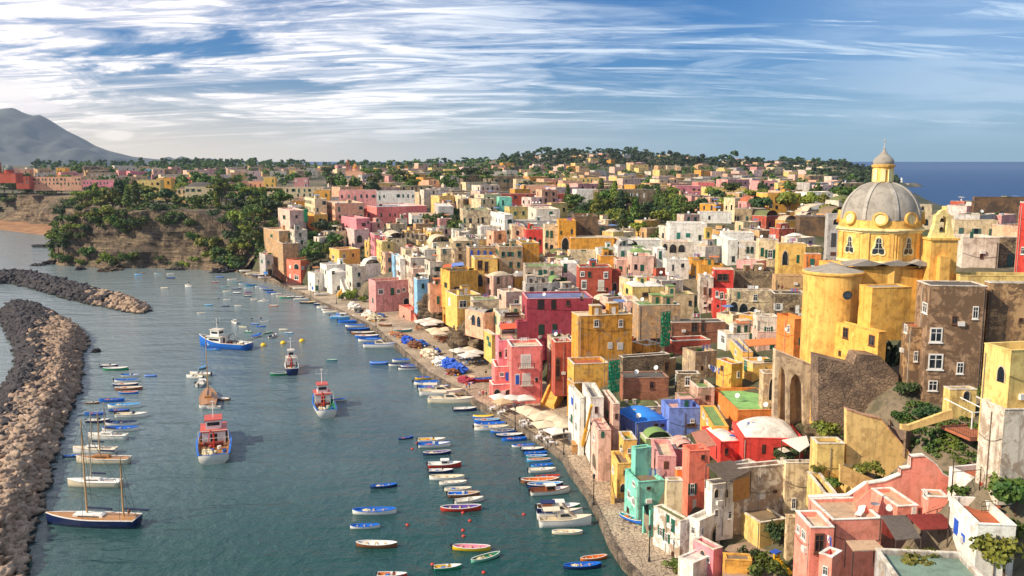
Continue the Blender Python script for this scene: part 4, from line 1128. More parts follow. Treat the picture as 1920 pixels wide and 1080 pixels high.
H('oxblood red house with a row of white windows', 982,426,986,430,468,1020, 299, 'red', 'cream', 'flat', [('R',994,447,4,6,'win'),('R',1003,449,4,8,'win'),('R',1012,453,4,9,'win')], dirt=.2, cap='cream')
H('cream house with two pairs of green shutters beside the ochre arch', 1018,420,1022,424,482,1047, 284, 'cream', 'cream', 'flat', [('R',1026,438,5,12,'closed'),('R',1034,439,5,13,'closed'),('R',1034,464,6,10,'plain'),('R',1024,460,5,10,'win')], dirt=.6)
H('ochre house with a great arch beside the fortified tower', 1044,412,1048,416,482,1080, 280, 'ochre', 'cream', 'flat', [('R',1060,458,13,24,'arch'),('R',1072,434,4,8,'plain'),('R',1052,436,3,6,'win')], dirt=.3)
H('fortified brown tower house with battlements', 1072,402,1078,408,452,1122, 288, 'brown', 'brown', 'flat', [('R',1092,428,2,2,'plain'),('R',1104,428,2,2,'plain')], dirt=.5)
H('long ochre garden wall house', 1066,440,1070,444,468,1152, 276, 'ochre', 'cream', 'edge', [], dirt=.3, clutter=False)
H('white rounded house with a green shutter near the trees', 990,388,1006,394,420,1050, 342, 'white2', 'cream', 'flat', [('R',1033,400,6,7,'closed'),('L',998,402,3,6,'plain')], dirt=.15)
H('long white flat roofed house behind the red house', 940,412,944,415,430,1046, 322, 'grey', 'white', 'flat', [], dirt=.15)
H('white vaulted house with green domed neighbour', 1116,462,1122,466,492,1160, 258, 'white', 'grey', 'domes2', 'auto', dirt=.3)
H('white house with a rounded grey vault', 1150,456,1158,460,488,1200, 256, 'white', 'grey', 'barrel', 'auto', dirt=.25)
H('long whitewashed garden wall house under the trees', 1160,446,1168,450,476,1242, 266, 'white', 'white', 'flat', [], dirt=.3, clutter=False)
H('pale house with a small green dome', 1176,468,1182,472,500,1226, 248, 'white2', 'green', 'dome', 'auto', dirt=.3)
H('cream house with low arches near the ochre garden wall', 1064,470,1070,474,500,1122, 262, 'cream', 'cream', 'flat', 'auto', dirt=.5)
H('small ochre house behind the brick red house', 1120,476,1126,480,508,1156, 248, 'ochre', 'green', 'flat', 'auto', dirt=.4)
H('pinkish house with brown door behind the brick red house', 1150,482,1156,487,516,1186, 242, 'pinkcream', 'pinkr', 'flat', 'auto', dirt=.5)
H('white house with battlement shaped terrace at the edge of the trees', 1308,394,1312,398,418,1372, 318, 'white', 'brown', 'flat', [('R',1330,408,4,6,'plain')], dirt=.1)
H('cliff house with terrace awning above the sea', 521,390,543,395,424,573, 384, 'pinkcream', 'pinkr', 'flat', [('L',533,407,6,7,'win'),('R',556,406,4,6,'plain')], dirt=.4)
H('cream apartment house with a green netted corner', 571,370,590,374,400,612, 402, 'cream', 'straw', 'flat', 'auto', dirt=.1)
H('orange cream apartment house with balconies', 608,376,628,381,414,682, 398, 'peach', 'cream', 'flat', 'auto', dirt=.15)
H('golden house with an arched opening below the apartments', 576,398,590,402,420,614, 388, 'gold', 'brown', 'flat', [('R',601,412,6,5,'arch')], dirt=.15, clutter=False)
H('tall tan cliffside house with bare walls', 494,428,523,434,492,562, 378, 'tan', 'cream', 'flat', [('L',509,442,4,5,'closed'),('R',545,442,8,9,'closed')], dirt=.75)
H('rounded tan bastion house on the cliff foot', 518,452,530,458,500,560, 366, 'tan', 'brown', 'flat', [], dirt=.7)
H('narrow pale blue house at the waterside', 486,474,497,478,514,512, 376, 'grey', 'terra', 'flat', [('L',491,490,3,6,'closed'),('R',503,492,4,6,'closed'),('R',503,508,6,7,'arch')], dirt=.3)
H('grey house with white terrace on the cliff stairs', 540,428,552,432,462,576, 372, 'white2', 'dark', 'flat', 'auto', dirt=.6)
# ---- lower right corner
H('long pink front storey with balustraded corner and lattice', 1492,960,1520,992,1078,1564, 81, 'salmon', 'cream', 'flat', [('L',1508,1003,7,18,'win'),('L',1498,992,5,14,'win'),('R',1536,1018,18,38,'plain','6a2e28')], cap='white', dirt=.06, clutter=False)
H('pink house with tiled terrace, white coping and garden table', 1518,934,1562,974,1078,1654, 85, 'salmon', 'tile', 'flat', [], cap='white', dirt=.06, clutter=False)
H('upper pink terrace with a satellite dish on its side wall', 1634,916,1683,950,1000,1722, 88, 'salmon', 'tile', 'flat', [('R',1714,958,10,16,'door',WHITE)], cap='white', dirt=.06, clutter=False)
H('low pink stair hut on the upper terrace', 1729,912,1742,926,948,1778, 87, 'salmon', 'tile', 'edge', [('L',1736,926,6,14,'win')], cap='white', dirt=.06, clutter=False)
H('pink entrance block with white railing in the front', 1536,1044,1560,1052,1090,1578, 77, 'salmon', 'cream', 'flat', [('L',1548,1070,8,18,'win')], cap='white', dirt=.06, clutter=False)
H('white house with a red tiled roof terrace and blue shutters', 1780,920,1833,990,1090,1905, 76, 'white', 'terra', 'flat', [('L',1793,988,7,30,'closed',BLUE),('L',1806,1008,6,14,'closed',BLUE)], cap='white', dirt=.12, clutter=False)
H('white upper house with corrugated screen and flower pots', 1780,878,1838,905,960,1960, 88, 'white', 'terra', 'flat', [], cap='white', dirt=.12, clutter=False)
H('concrete walled house with a stained green flat roof', 1642,1016,1686,1092,1120,1860, 66, 'grey', 'conc', 'flat', [], dirt=.7, clutter=False)
H('low yellow garden terrace with palms', 1572,874,1600,908,930,1632, 99, 'straw', 'dark', 'flat', [], dirt=.3, clutter=False)
H('ochre planter wall with succulents beside the pale house', 1514,890,1546,932,952,1570, 96, 'straw', 'dark', 'flat', [], dirt=.5, clutter=False)
H('yellow house with a flat roof heaped with dry plants', 1520,820,1533,832,900,1584, 104, 'straw', 'brown', 'flat', [], dirt=.3, clutter=False)
H('cream house with an arched window at the edge of town', 1846,650,1896,664,800,1990, 82, 'straw', 'cream', 'flat', [('L',1878,702,12,30,'arch','e8e4dc')], dirt=.12, clutter=False)
H('lower whitewashed wall of the cream house with terrace balcony', 1840,752,1884,772,900,1990, 80.5, 'white2', 'cream', 'flat', [], dirt=.6, clutter=False)
H('tall blackened house with white windows beside the church', 1720,520,1744,531,790,1852, 111, 'brown2', 'dark', 'edge', [('R',1755,628,22,28,'win'),('R',1754,678,26,30,'win'),('R',1749,723,16,20,'win'),('R',1829,586,10,24,'win'),('R',1790,600,10,16,'plain'),('R',1800,690,12,22,'win'),('L',1735,577,8,20,'win')], dirt=.95, clutter=False)
H('projecting lower wing with two small windows and a terracotta terrace', 1692,600,1710,610,700,1744, 113, 'tan2', 'terra', 'edge', [('L',1699,616,5,16,'win'),('R',1717,668,5,20,'win')], dirt=.9, clutter=False)
H('huge ochre patched hall with a dark flat roof', 1846,530,1856,534,655,1990, 112, 'tan2', 'dark', 'flat', [('R',1914,600,6,8,'plain')], dirt=.85, clutter=False)
H('grey roofed hall with yellow parapet behind the bell tower', 1780,498,1800,520,545,1990, 124, 'straw', 'dark', 'flat', [], dirt=.4, cap='straw', clutter=False)
H('round yellow stair tower with a fan roof at the base of the blackened house', 1770,720,1782,726,780,1832, 106, 'straw', 'grey', 'edge', [('R',1812,742,12,18,'arch')], dirt=.4, clutter=False)
H('white house with tall chimneys right of the bell tower', 1776,438,1806,448,498,1874, 150, 'white2', 'white', 'flat', [('R',1822,440,6,12,'closed'),('L',1790,470,4,10,'win'),('R',1840,480,5,9,'plain')], dirt=.3, clutter=False)
H('cream house behind the white chimneyed house', 1780,412,1790,416,450,1872, 176, 'cream', 'brown', 'flat', 'auto', dirt=.4)
H('dark stone block house against the sea', 1824,366,1828,370,425,1990, 236, 'brown', 'dark', 'flat', [('R',1878,400,6,7,'plain')], dirt=.5, cap='brown')
H('red house edge with white quoins', 1913,0,1913,380,520,1990, 141, 'red', 'white', 'flat', [('R',1918,470,6,14,'win')], th=-30, dep=4, dirt=.15, clutter=False)
H('rubble stone house below the red house', 1872,444,1878,448,500,1990, 152, 'stone', 'brown', 'flat', 'auto', dirt=.5)
H('low cream house behind the dome with tiled roof', 1716,398,1722,402,430,1798, 226, 'cream', 'tile', 'edge', 'auto', dirt=.3)
H('beige cottage by the sea with two dark windows', 1706,380,1712,384,410,1748, 262, 'cream', 'brown', 'flat', [('R',1718,390,5,6,'plain'),('R',1730,390,5,6,'plain')], dirt=.4)
H('small cream cube between the turquoise and the salmon house', 1247,896,1251,903,950,1280, 108.5, 'cream', 'cream', 'flat', [], dirt=.3, clutter=False)
H('tiny orange red lean to beside the salmon house', 1266,872,1270,877,905,1282, 113.5, 'orange', 'white', 'edge', [], dirt=.2, clutter=False)
H('green vaulted house between the blue and the pink vaulted house', 1200,808,1212,820,850,1262, 130, 'green_wall', 'green', 'barrel', [], dirt=.3, clutter=False)
# ---------------------------------------------------------------- the domed church
CY = 133.0
def zc(py, Y=CY): return HC - rr(py) * Y
cx = at_y(1650, 420, CY)
YEL = stucco('f0b85c', .3, 'c89a50')
YEL2 = stucco('e8ac50', .5, 'b88848')
CRM = stucco('f2dca0', .25)
LEAD = roofmat('a49c90')
church = thing('church', 'yellow domed church with a grey ribbed dome, lantern and curved apse', 'church', loc=(cx.x, cx.y, 19.0))
cb_ = Matrix.Identity(4)
def cpart(name, m, mats, smooth=False, parent=None): return obj(name, m.mesh(name, mats, smooth), parent or church)
z0 = -19.0                                       # local z of the sea
A0 = -PI / 2                                     # an octagon's corner faces the viewer
R = 6.05
zdb, zdt = zc(497, 127) + z0, zc(434, 127) + z0
m = MB(); m.lathe([(R, zdb - 3), (R, zdt)], 8, a0=A0)
# pilasters at the corners
for i in range(8):
    a = A0 + i * PI / 4
    for s in (-.11, .11):
        c = (math.cos(a + s) * (R * .965), math.sin(a + s) * (R * .965))
        M = TR(c[0], c[1], 0, a + s * 2.2)
        m.box(-.12, -.34, zdb, .14, .34, zdt - .35, 0, M)
cpart('drum', m, [YEL])
m = MB(); m.lathe([(R + .05, zdt - .45), (R + .2, zdt - .35), (R + .2, zdt - .2), (R + .55, zdt), (R + .55, zdt + .16), (R + .1, zdt + .3)], 8, a0=A0)
m.lathe([(R + .12, zdb + .02), (R + .25, zdb + .1), (R + .25, zdb + .35), (R + .05, zdb + .45)], 8, a0=A0)
cpart('cornice', m, [CRM])
zr = zc(414, 128) + z0
m = MB(); m.lathe([(R - .25, zdt + .2), (R - .28, zr)], 32); cpart('attic', m, [YEL])
zl = zc(345, CY) + z0
hh = zl - zr + .35
prof = [((R - .35) * math.cos(t) ** .92, zr + hh * math.sin(t)) for t in np.linspace(0, math.radians(80), 16)]
m = MB(); m.lathe(prof, 48); dome = cpart('dome', m, [LEAD], True)
m = MB()
for i in range(8):
    a = A0 + i * PI / 4 + PI / 8 * 0
    for k in range(len(prof) - 1):
        (r0, q0), (r1, q1) = prof[k], prof[k + 1]
        w = .26
        vs = []
        for (r_, q_) in ((r0, q0), (r1, q1)):
            for s in (-w, w):
                for o_ in (0, .13): vs.append((math.cos(a) * (r_ + o_) - math.sin(a) * s, math.sin(a) * (r_ + o_) + math.cos(a) * s, q_ + o_ * .6))
        m.add(vs, [(1, 3, 7, 5), (0, 1, 5, 4), (3, 2, 6, 7)])
obj('dome_rib', m.mesh('dome_rib', [roofmat('b8b0a4')]), dome)
# round medallions at the foot of the dome
for i in range(8):
    a = A0 + PI / 8 + i * PI / 4
    M = Matrix.Rotation(a + PI / 2, 4, 'Z') @ Matrix.Translation((0, -(R - .30), zr + .25)) @ Matrix.Rotation(math.radians(-8), 4, 'X')
    m = MB(); n = 24
    ring = [(1.08, .98), (.80, .72)]
    vs = [(math.cos(2 * PI * k / n) * rx * (1 if math.sin(2 * PI * k / n) > -2 else 1), y_, math.sin(2 * PI * k / n) * rz) for (rx, rz), y_ in ((ring[0], -.30), (ring[1], -.30), (ring[0], .75), (ring[1], -.15)) for k in range(n)]
    fs = [(k, (k + 1) % n, n + (k + 1) % n, n + k) for k in range(n)] + [(k, 2 * n + k, 2 * n + (k + 1) % n, (k + 1) % n) for k in range(n)] + [(n + k, n + (k + 1) % n, 3 * n + (k + 1) % n, 3 * n + k) for k in range(n)]
    m.add([M @ Vector(v) for v in vs], [f[::-1] for f in fs])
    o = cpart('medallion', m, [YEL])
    m = MB(); m.add([M @ Vector((math.cos(2 * PI * k / n) * .8, -.15, math.sin(2 * PI * k / n) * .72)) for k in range(n)], [tuple(range(n))])
    obj('oculus', m.mesh('oculus', [CRM]), o)
    # bell shaped window in the drum below
    zz = zc(463, 127) + z0
    pts = [(-.95, -1.0), (-.75, -1.3), (-.35, -1.28), (0, -1.1), (.35, -1.28), (.75, -1.3), (.95, -1.0), (.85, -.45), (.5, .0), (.48, .5), (.42, 1.0), (.2, 1.28), (-.2, 1.28), (-.42, 1.0), (-.48, .5), (-.5, .0), (-.85, -.45)]
    D_ = R * math.cos(PI / 8)
    M = Matrix.Rotation(a + PI / 2, 4, 'Z') @ Matrix.Translation((0, -D_, zz))
    m = MB(); vs, fs = xz(pts, -.03, .1); m.add(vs, fs, 0, M)
    w_ = cpart('window', m, [glass()])
    m = MB()
    for k in range(len(pts)):
        p, q = Vector((pts[k][0], 0, pts[k][1])), Vector((pts[(k + 1) % len(pts)][0], 0, pts[(k + 1) % len(pts)][1]))
        m.tube(M @ p, M @ q, .13, 6)
    obj('frame', m.mesh('frame', [CRM]), w_)
    m = MB()
    m.tube(M @ Vector((0, -.08, -1.1)), M @ Vector((0, -.08, 1.25)), .035, 5); m.tube(M @ Vector((-.46, -.08, .45)), M @ Vector((.46, -.08, .45)), .035, 5); m.tube(M @ Vector((-.8, -.08, -.35)), M @ Vector((.8, -.08, -.35)), .035, 5)
    obj('glazing_bar', m.mesh('glazing_bar', [plain('d8d4c8', .5, .1)]), w_)
# lantern
zt_ = zc(311) + z0
m = MB(); m.lathe([(1.75, zl - .2), (1.75, zl + .12), (1.42, zl + .2), (1.40, zt_ - .3), (1.62, zt_ - .15), (1.7, zt_ + .12), (1.4, zt_ + .2)], 16)
lan = cpart('lantern', m, [YEL])
m = MB()
for i in range(8):
    a = A0 + PI / 8 + i * PI / 4
    m.box(-.34, -1.5, zl + .35, .34, -1.32, zt_ - .45, 0, Matrix.Rotation(a + PI / 2, 4, 'Z'))
obj('lantern_panel', m.mesh('lantern_panel', [CRM]), lan)
zo = zc(280) + z0
h_ = zo - zt_
m = MB(); m.lathe([(1.38, zt_ + .2), (1.5, zt_ + .45), (1.45, zt_ + .8), (1.2, zt_ + 1.15), (.8, zt_ + 1.5), (.4, zt_ + h_ * .8), (.14, zt_ + h_), (.06, zt_ + h_ + .35)], 24)
obj('lantern_cap', m.mesh('lantern_cap', [LEAD], True), lan)
zx = zt_ + h_ + .3
m = MB(); m.tube((0, 0, zx), (0, 0, zx + 1.25), .05, 6); m.tube((-.32, 0, zx + .85), (.32, 0, zx + .85), .05, 6); m.blob((0, 0, zx), (.12, .12, .12), 1, 0)
cpart('cross', m, [plain('cfc8b8', .4, .1, .3)])
# body blocks
def cblock(xl, ytl, xc, ytc, ybc, xr, Y, wins=[], mat='ochre', th=30, dep=None, **k):
    return HH('', xl, ytl, xc, ytc, ybc, xr, Y, 'churchy', 'grey', 'edge', wins, th=th, dep=dep, into=church, clutter=False, cap='churchy', dirt=.2, seed=1, **k)
PAL['churchy'] = 'f2b450'
cblock(1574, 493, 1612, 503, 606, 1738, 127)
cblock(1547, 594, 1648, 619, 670, 1663, 116, [('L', 1586, 624, 9, 20, 'plain', '8a3c30'), ('L', 1635, 638, 10, 20, 'plain', '8a3c30'), ('L', 1575, 662, 4, 9, 'plain')])
cblock(1612, 530, 1636, 536, 606, 1710, 119, [])
cblock(1536, 485, 1572, 497, 520, 1600, 130, th=38)
# curved apse
ax = at_y(1562, 515, 128)
zt1 = zc(513, 124)
n = 40; Rr = 4.1
m = MB(); m.lathe([(Rr, 8), (Rr, zt1 - .5)], n, c=(ax.x, ax.y, 0)); m.lathe([(Rr + .1, zt1 - .5), (Rr + .22, zt1 - .35), (Rr + .22, zt1 - .1), (Rr + .05, zt1)], n, c=(ax.x, ax.y, 0), cap=False)
mm = m.mesh('apse', [YEL]); mm.transform(Matrix.Translation((-cx.x, -cx.y, -19)))
obj('apse', mm, church)
m = MB(); m.lathe([(Rr + .05, zt1), (0.4, zt1 + 1.0)], n, c=(ax.x, ax.y, 0)); mm = m.mesh('apse_roof', [LEAD], True); mm.transform(Matrix.Translation((-cx.x, -cx.y, -19))); obj('apse_roof', mm, church)
# round window on the flank
q = at_y(1590, 553, 122.2); m = MB(); m.tube((q.x, q.y, q.z), (q.x - .3, q.y - .5, q.z), .6, 20)
mm = m.mesh('round_window', [glass()]); mm.transform(Matrix.Translation((-cx.x, -cx.y, -19))); obj('round_window', mm, church)
# low roofs around the drum
for px_, s in ((1625, 3.2), (1680, 3.4), (1722, 2.2)):
    q = at_y(px_, 497, 127.2)
    m = MB(); m.add([(-s, -.6, 0), (s, -.6, 0), (s, 2.4, .2), (-s, 2.4, .2), (0, -.6, .9), (0, 2.4, .9)], [(0, 1, 4), (1, 2, 5, 4), (2, 3, 5), (3, 0, 4, 5)])
    mm = m.mesh('gable_roof', [LEAD]); mm.transform(Matrix.Translation((q.x - cx.x, q.y - cx.y, q.z - 19.1))); obj('gable_roof', mm, church)
# bell tower
bq = at_y(1759, 520, 127)
bt = thing('bell_tower', 'yellow bell gable with scrolled sides and two bells behind the dome', 'bell tower', loc=(bq.x, bq.y, bq.z - 4))
zb2 = zc(449, 127) - bq.z + 4
m = MB(); m.box(-1.9, -1.2, 0, 1.9, 1.6, zb2); m.box(-2.1, -1.4, zb2, 2.1, 1.8, zb2 + .3); m.box(-.9, -2.2, 0, .5, -1.2, zb2 - 2.2)
obj('shaft', m.mesh('shaft', [YEL]), bt)
ztp = zc(398, 127) - bq.z + 4
H_ = ztp - zb2
pts = [(-1.75, 0), (-1.35, .35 * H_), (-1.15, .5 * H_), (-1.1, .82 * H_), (-.75, .86 * H_), (-.4, .98 * H_), (0, H_ * 1.02), (.4, .98 * H_), (.75, .86 * H_), (1.1, .82 * H_), (1.15, .5 * H_), (1.35, .35 * H_), (1.75, 0)]
hole = [(-.5, .18 * H_), (.5, .18 * H_), (.5, .62 * H_), (.35, .74 * H_), (0, .8 * H_), (-.35, .74 * H_), (-.5, .62 * H_)]
from mathutils.geometry import tessellate_polygon
allp = pts + hole
tr_ = tessellate_polygon([[Vector((a, b, 0)) for a, b in pts], [Vector((a, b, 0)) for a, b in hole]])
vs = [(a, -.45, b + zb2 + .3) for a, b in allp] + [(a, .45, b + zb2 + .3) for a, b in allp]
N_ = len(allp)
fs = [tuple(t) for t in tr_] + [tuple(i + N_ for i in t) for t in tr_]
for base_, cnt in ((0, len(pts)), (len(pts), len(hole))):
    for i in range(cnt):
        a, b = base_ + i, base_ + (i + 1) % cnt
        fs.append((a, b, N_ + b, N_ + a))
m = MB(); m.add(vs, fs); obj('bell_gable', m.mesh('bell_gable', [stucco('f6d890', .2)]), bt)
for k in (.30, .62):
    m = MB(); m.lathe([(.36, 0), (.3, .15), (.2, .45), (.05, .55)], 14, c=(0, 0, zb2 + .3 + H_ * k - .2)); obj('bell', m.mesh('bell', [plain('4a3c2c', .4, .2, .6)], True), bt)
# ---------------------------------------------------------------- the ground, shaped to the houses' feet
struct(obj('hillside', grid_mesh('hillside', np.arange(-300, 330, 3.0), np.arange(40, 521, 3.0), EARTH)))
struct(obj('far_terrain', grid_mesh('far_terrain', np.arange(-1600, 1000, 16.0), np.arange(516, 2300, 13.0), EARTH)))
# ---------------------------------------------------------------- more structures of the hillside
STW = stone('a88c70', '54443a', .9)
OCH = stucco('e8b860', .45, 'b88c50')
AUTO = []
def auto(o, desc, where, px): AUTO.append((o, desc, where, px))
# stone walls and the aqueduct like arcade
wall_thing('dark stained stone retaining wall beneath the yellow church', [(1534,668),(1600,684),(1607,664),(1650,668),(1684,704),(1690,800),(1600,812),(1534,800)], 115.2, 3, STW, 'retaining_wall')
arc = [(1454,657),(1537,691),(1537,806),(1507,806),(1505,722),(1499,707),(1491,701),(1484,709),(1481,726),(1481,806),(1474,806),(1474,706),(1470,693),(1465,689),(1461,697),(1459,720),(1459,806),(1450,806)]
wall_thing('tall weathered arcade of round arches standing under the church apse', arc, 125.5, 1.2, stucco('d8c09c', .8), 'arcade', 'arcade', (0, 1, stucco('e0c8a8', .5)))
wall_thing('tan plaster wall closing the back of the tall arcade', [(1456,664),(1537,697),(1537,806),(1450,806)], 127.3, .6, stucco('d0aa78', .6), 'back_wall')
wall_thing('big sunlit ochre wall that steps down beside the stairs', [(1587,768),(1624,780),(1652,786),(1668,806),(1712,858),(1706,912),(1650,892),(1587,872)], 105, .8, stucco('e8c078', .3), 'retaining_wall', cap=(0, 4, stucco('c89878', .5)))
wall_thing('low ochre parapet wall of the ramp left of the terrace balcony', [(1690,796),(1702,798),(1786,768),(1787,784),(1704,808),(1690,806)], 103, .5, stucco('e8c078', .3), 'parapet_wall')
wall_thing('curving pink garden wall with white coping behind the tiled terrace', [(1518,934),(1590,931),(1624,908),(1658,903),(1688,891),(1688,880),(1706,877),(1707,857),(1733,855),(1755,871),(1768,889),(1780,896),(1780,962),(1518,962)], 93.5, .5, stucco(PAL['salmon'], .06), 'garden_wall', cap=(0, 11, stucco('efe6da', .15)))
wall_thing('yellow planter wall above the pale peeling house', [(1575,871),(1640,900),(1640,934),(1575,904)], 97.5, .4, stucco('e8c078', .3), 'planter_wall')
cr = []
for i in range(17):
    x = 716 + i * 8.6; y = 436 + i * 1.6
    cr += [(x, y), (x, y - 7), (x + 2.0, y - 8.6), (x + 4.0, y - 7), (x + 4.2, y + .5)]
wall_thing('old battlemented curtain wall with rounded merlons', cr + [(866, 490), (716, 478)], 356, 2.0, stone('b0a088', '5c5044', .5), 'battlement_wall', yaw=-.35)
wall_thing('round dark stone bastion wall left of the pink villa', [(608,422),(641,420),(642,464),(606,462)], 384, 6, stone('7c6c5c', '3a322a', .8), 'bastion')
wall_thing('tall tapering stone buttress under the cliff stairs', [(560,500),(604,505),(600,544),(540,528)], 356, 2, STW, 'buttress')
# rocks on which the old houses stand
def rock(label, px, py, z, r, seed, mat=None, name='rock_outcrop'):
    p = at_z(px, py, z)
    m = MB(); m.blob((0, 0, 0), r, 4, .55, seed, 1.3)
    o = obj(name, m.mesh(name, [mat or CLM]), None, TR(p.x, p.y, p.z)); tag(o, label, 'rock'); return o
rock('craggy rock face carrying the orange arch house', 888, 640, 4.5, (5.5, 4, 6), 3)
rock('craggy rock next to the white cafe house', 868, 632, 4, (3.5, 3, 5), 5)
rock('brown rock knob under the orange plant terrace', 818, 586, 5, (6, 4, 6), 8)
rock('scrubby rock slope below the terrace balcony', 1790, 838, 12, (8, 6, 5), 12)
rock('bare rock slope behind the pink garden wall', 1745, 850, 11.5, (7, 5, 4.5), 15)
rock('pale boulder slope between the stone wall and the blackened house', 1700, 770, 13.5, (5, 3.5, 3.2), 23)
rock('rock ledge left of the tall arcade foot', 1560, 835, 9, (6, 5, 4), 19)
# external stairs
def stair(label, pb, zb_, pt, zt_, w, mat, sidew=.25, side=None):
    A, B = at_z(pb[0], pb[1], zb_), at_z(pt[0], pt[1], zt_)
    d = Vector((B.x - A.x, B.y - A.y, 0)); L = d.length; a = math.atan2(d.y, d.x)
    root = thing('staircase', label, 'stairs', loc=tuple(A), rz=a)
    n = max(4, int(abs(zt_ - zb_) / .2)); H = zt_ - zb_
    m = MB()
    for i in range(n): m.box(L * i / n, -w / 2, -1.2 if i == 0 else H * i / n - 1.2, L * (i + 1) / n - .002, w / 2, H * (i + 1) / n)
    obj('steps', m.mesh('steps', [mat]), root)
    for s in (-1, 1):
        m = MB(); y0, y1 = (w / 2 + .002, w / 2 + sidew) if s > 0 else (-w / 2 - sidew, -w / 2 - .002)
        m.add([(0, y0, -1.5), (L, y0, H - 3.5), (L, y0, H + .9), (0, y0, .9), (0, y1, -1.5), (L, y1, H - 3.5), (L, y1, H + .9), (0, y1, .9)], [(0, 1, 2, 3), (7, 6, 5, 4), (3, 2, 6, 7), (0, 4, 5, 1), (1, 5, 6, 2), (3, 7, 4, 0)])
        obj('side_wall', m.mesh('side_wall', [side or mat]), root)
    return root
stair('broad yellow staircase wall beside the projecting pink arcade', (1026, 765), 1.2, (1058, 690), 7.5, 2.2, OCH, .4, stucco(PAL['gold'], .2))
stair('long brick red stair between the pale pink and cream houses', (1141, 868), 1.4, (1126, 790), 8.0, 1.5, plain('b06448', .8), .2, stucco(PAL['pinkcream'], .4))
stair('yellow outside stair with red treads on the cobbled quay', (1152, 940), 1.2, (1146, 905), 4.0, 1.3, plain('a8583c', .8), .3, stucco(PAL['yellow'], .25))
stair('yellow stair rising towards the yellow bay window house', (868, 618), 3, (836, 580), 10, 1.6, OCH, .3, stucco(PAL['gold'], .3))
stair('white outside stair between the white houses', (655, 560), 1.2, (640, 520), 7, 1.5, plain('d8d0c4', .8), .3, stucco(PAL['white'], .15))
stair('bright yellow stair wall at the foot of the blue house', (636, 556), 1.2, (656, 532), 5.0, 1.6, OCH, .3, stucco(PAL['yellow'], .1))
stair('dark salmon stair on the salmon quay building', (785, 604), 1.2, (774, 580), 4.2, 1.0, plain('5a4038', .8), .2, stucco(PAL['salmon'], .15))
stair('steep stone stair behind the big ochre wall', (1716, 862), 12, (1682, 802), 17.5, 1.8, plain('7c6858', .9), .25, STW)
stair('garden stair between the two pink terraces', (1602, 950), 14.0, (1630, 925), 15.6, 2.0, plain('b89878', .8), .2, stucco(PAL['salmon'], .06))
stair('turquoise stair leading down to the quay', (1224, 1000), 1.2, (1212, 965), 4.0, 1.2, plain('8c7c68', .8), .25, stucco(PAL['teal'], .1))
stair('zigzag stone stair climbing the cliff behind the salmon house', (532, 524), 2.2, (506, 498), 9.5, 1.6, plain('7a6854', .9), .3, STW)
# scaffolds hung with green netting
def scaffold(label, x0, x1, yt, yb, Y, yaw):
    A, B = at_y(x0, yb, Y), at_y(x1, yb, Y)
    H = at_y(x0, yt, Y).z - A.z
    L = (B.x - A.x) / math.cos(yaw)
    root = thing('scaffold', label, 'scaffold', loc=tuple(A), rz=yaw)
    n = max(3, int(L / 1.3)); k = max(3, int(H / 1.9))
    m = MB()
    for i in range(n + 1):
        for y in (0, 1.0): m.tube((L * i / n, y, -1), (L * i / n, y, H + .8), .05, 5)
    for j in range(k + 1):
        for y in (0, 1.0): m.tube((0, y, H * j / k), (L, y, H * j / k), .05, 5)
    obj('poles', m.mesh('poles', [plain('7c7468', .5)]), root)
    for j in range(k + 1):
        m = MB(); m.box(0, .1, H * j / k + .06, L, .9, H * j / k + .11); obj('plank_deck', m.mesh('plank_deck', [plain('8c7050', .8)]), root)
    m = MB(); N1, N2 = 24, 24; vs = []; fs = []
    for j in range(N2 + 1):
        for i in range(N1 + 1): vs.append((L * i / N1, -.12 + .10 * math.sin(i * 1.3 + j * .4) + .08 * math.sin(j * 2.1), H * j / N2))
    rnd = random.Random(int(x0))
    for j in range(N2):
        for i in range(N1):
            if rnd.random() < .10: continue
            q = j * (N1 + 1) + i; fs.append((q, q + 1, q + N1 + 2, q + N1 + 1))
    m.add(vs, fs); obj('netting', m.mesh('netting', [plain('1e9a68', .7, .35)]), root)
scaffold('scaffold with green netting on the unfinished brick house', 1140, 1163, 678, 738, 147, math.radians(35))
scaffold('taller scaffold with green netting beside the peeling brown building', 1238, 1258, 586, 650, 170, math.radians(35))
scaffold('narrow scaffold with green netting on the cream apartments', 570, 577, 392, 416, 386, math.radians(10))
# crane, pergolas, awnings
cA, cB = at_z(1090, 846, 1.2), at_y(1109, 760, 132)
cr_ = thing('crane', 'yellow telescopic crane pole standing in a timber crate on the quay', 'crane', loc=tuple(cA))
m = MB(); d_ = cB - cA
m.tube((0, 0, 0), d_ * .5, .32, 8); m.tube(d_ * .5, d_, .22, 8); obj('boom', m.mesh('boom', [plain('f0b020', .4, .2)], False), cr_)
m = MB(); m.box(-1.6, -1.2, 0, 1.9, 1.2, 1.4); m.box(-1.7, -1.3, 1.4, 2.0, 1.3, 1.5); obj('crate', m.mesh('crate', [plain('b88850', .8, .3)]), cr_)
m = MB(); m.tube(d_ * .97, d_ * .97 + Vector((0, 0, -2.5)), .05, 5); m.box(-.15, -.15, -.3, .15, .15, 0, 0, Matrix.Translation(d_ * .97 + Vector((0, 0, -2.5)))); obj('hook', m.mesh('hook', [plain('4a4440', .5)]), cr_)
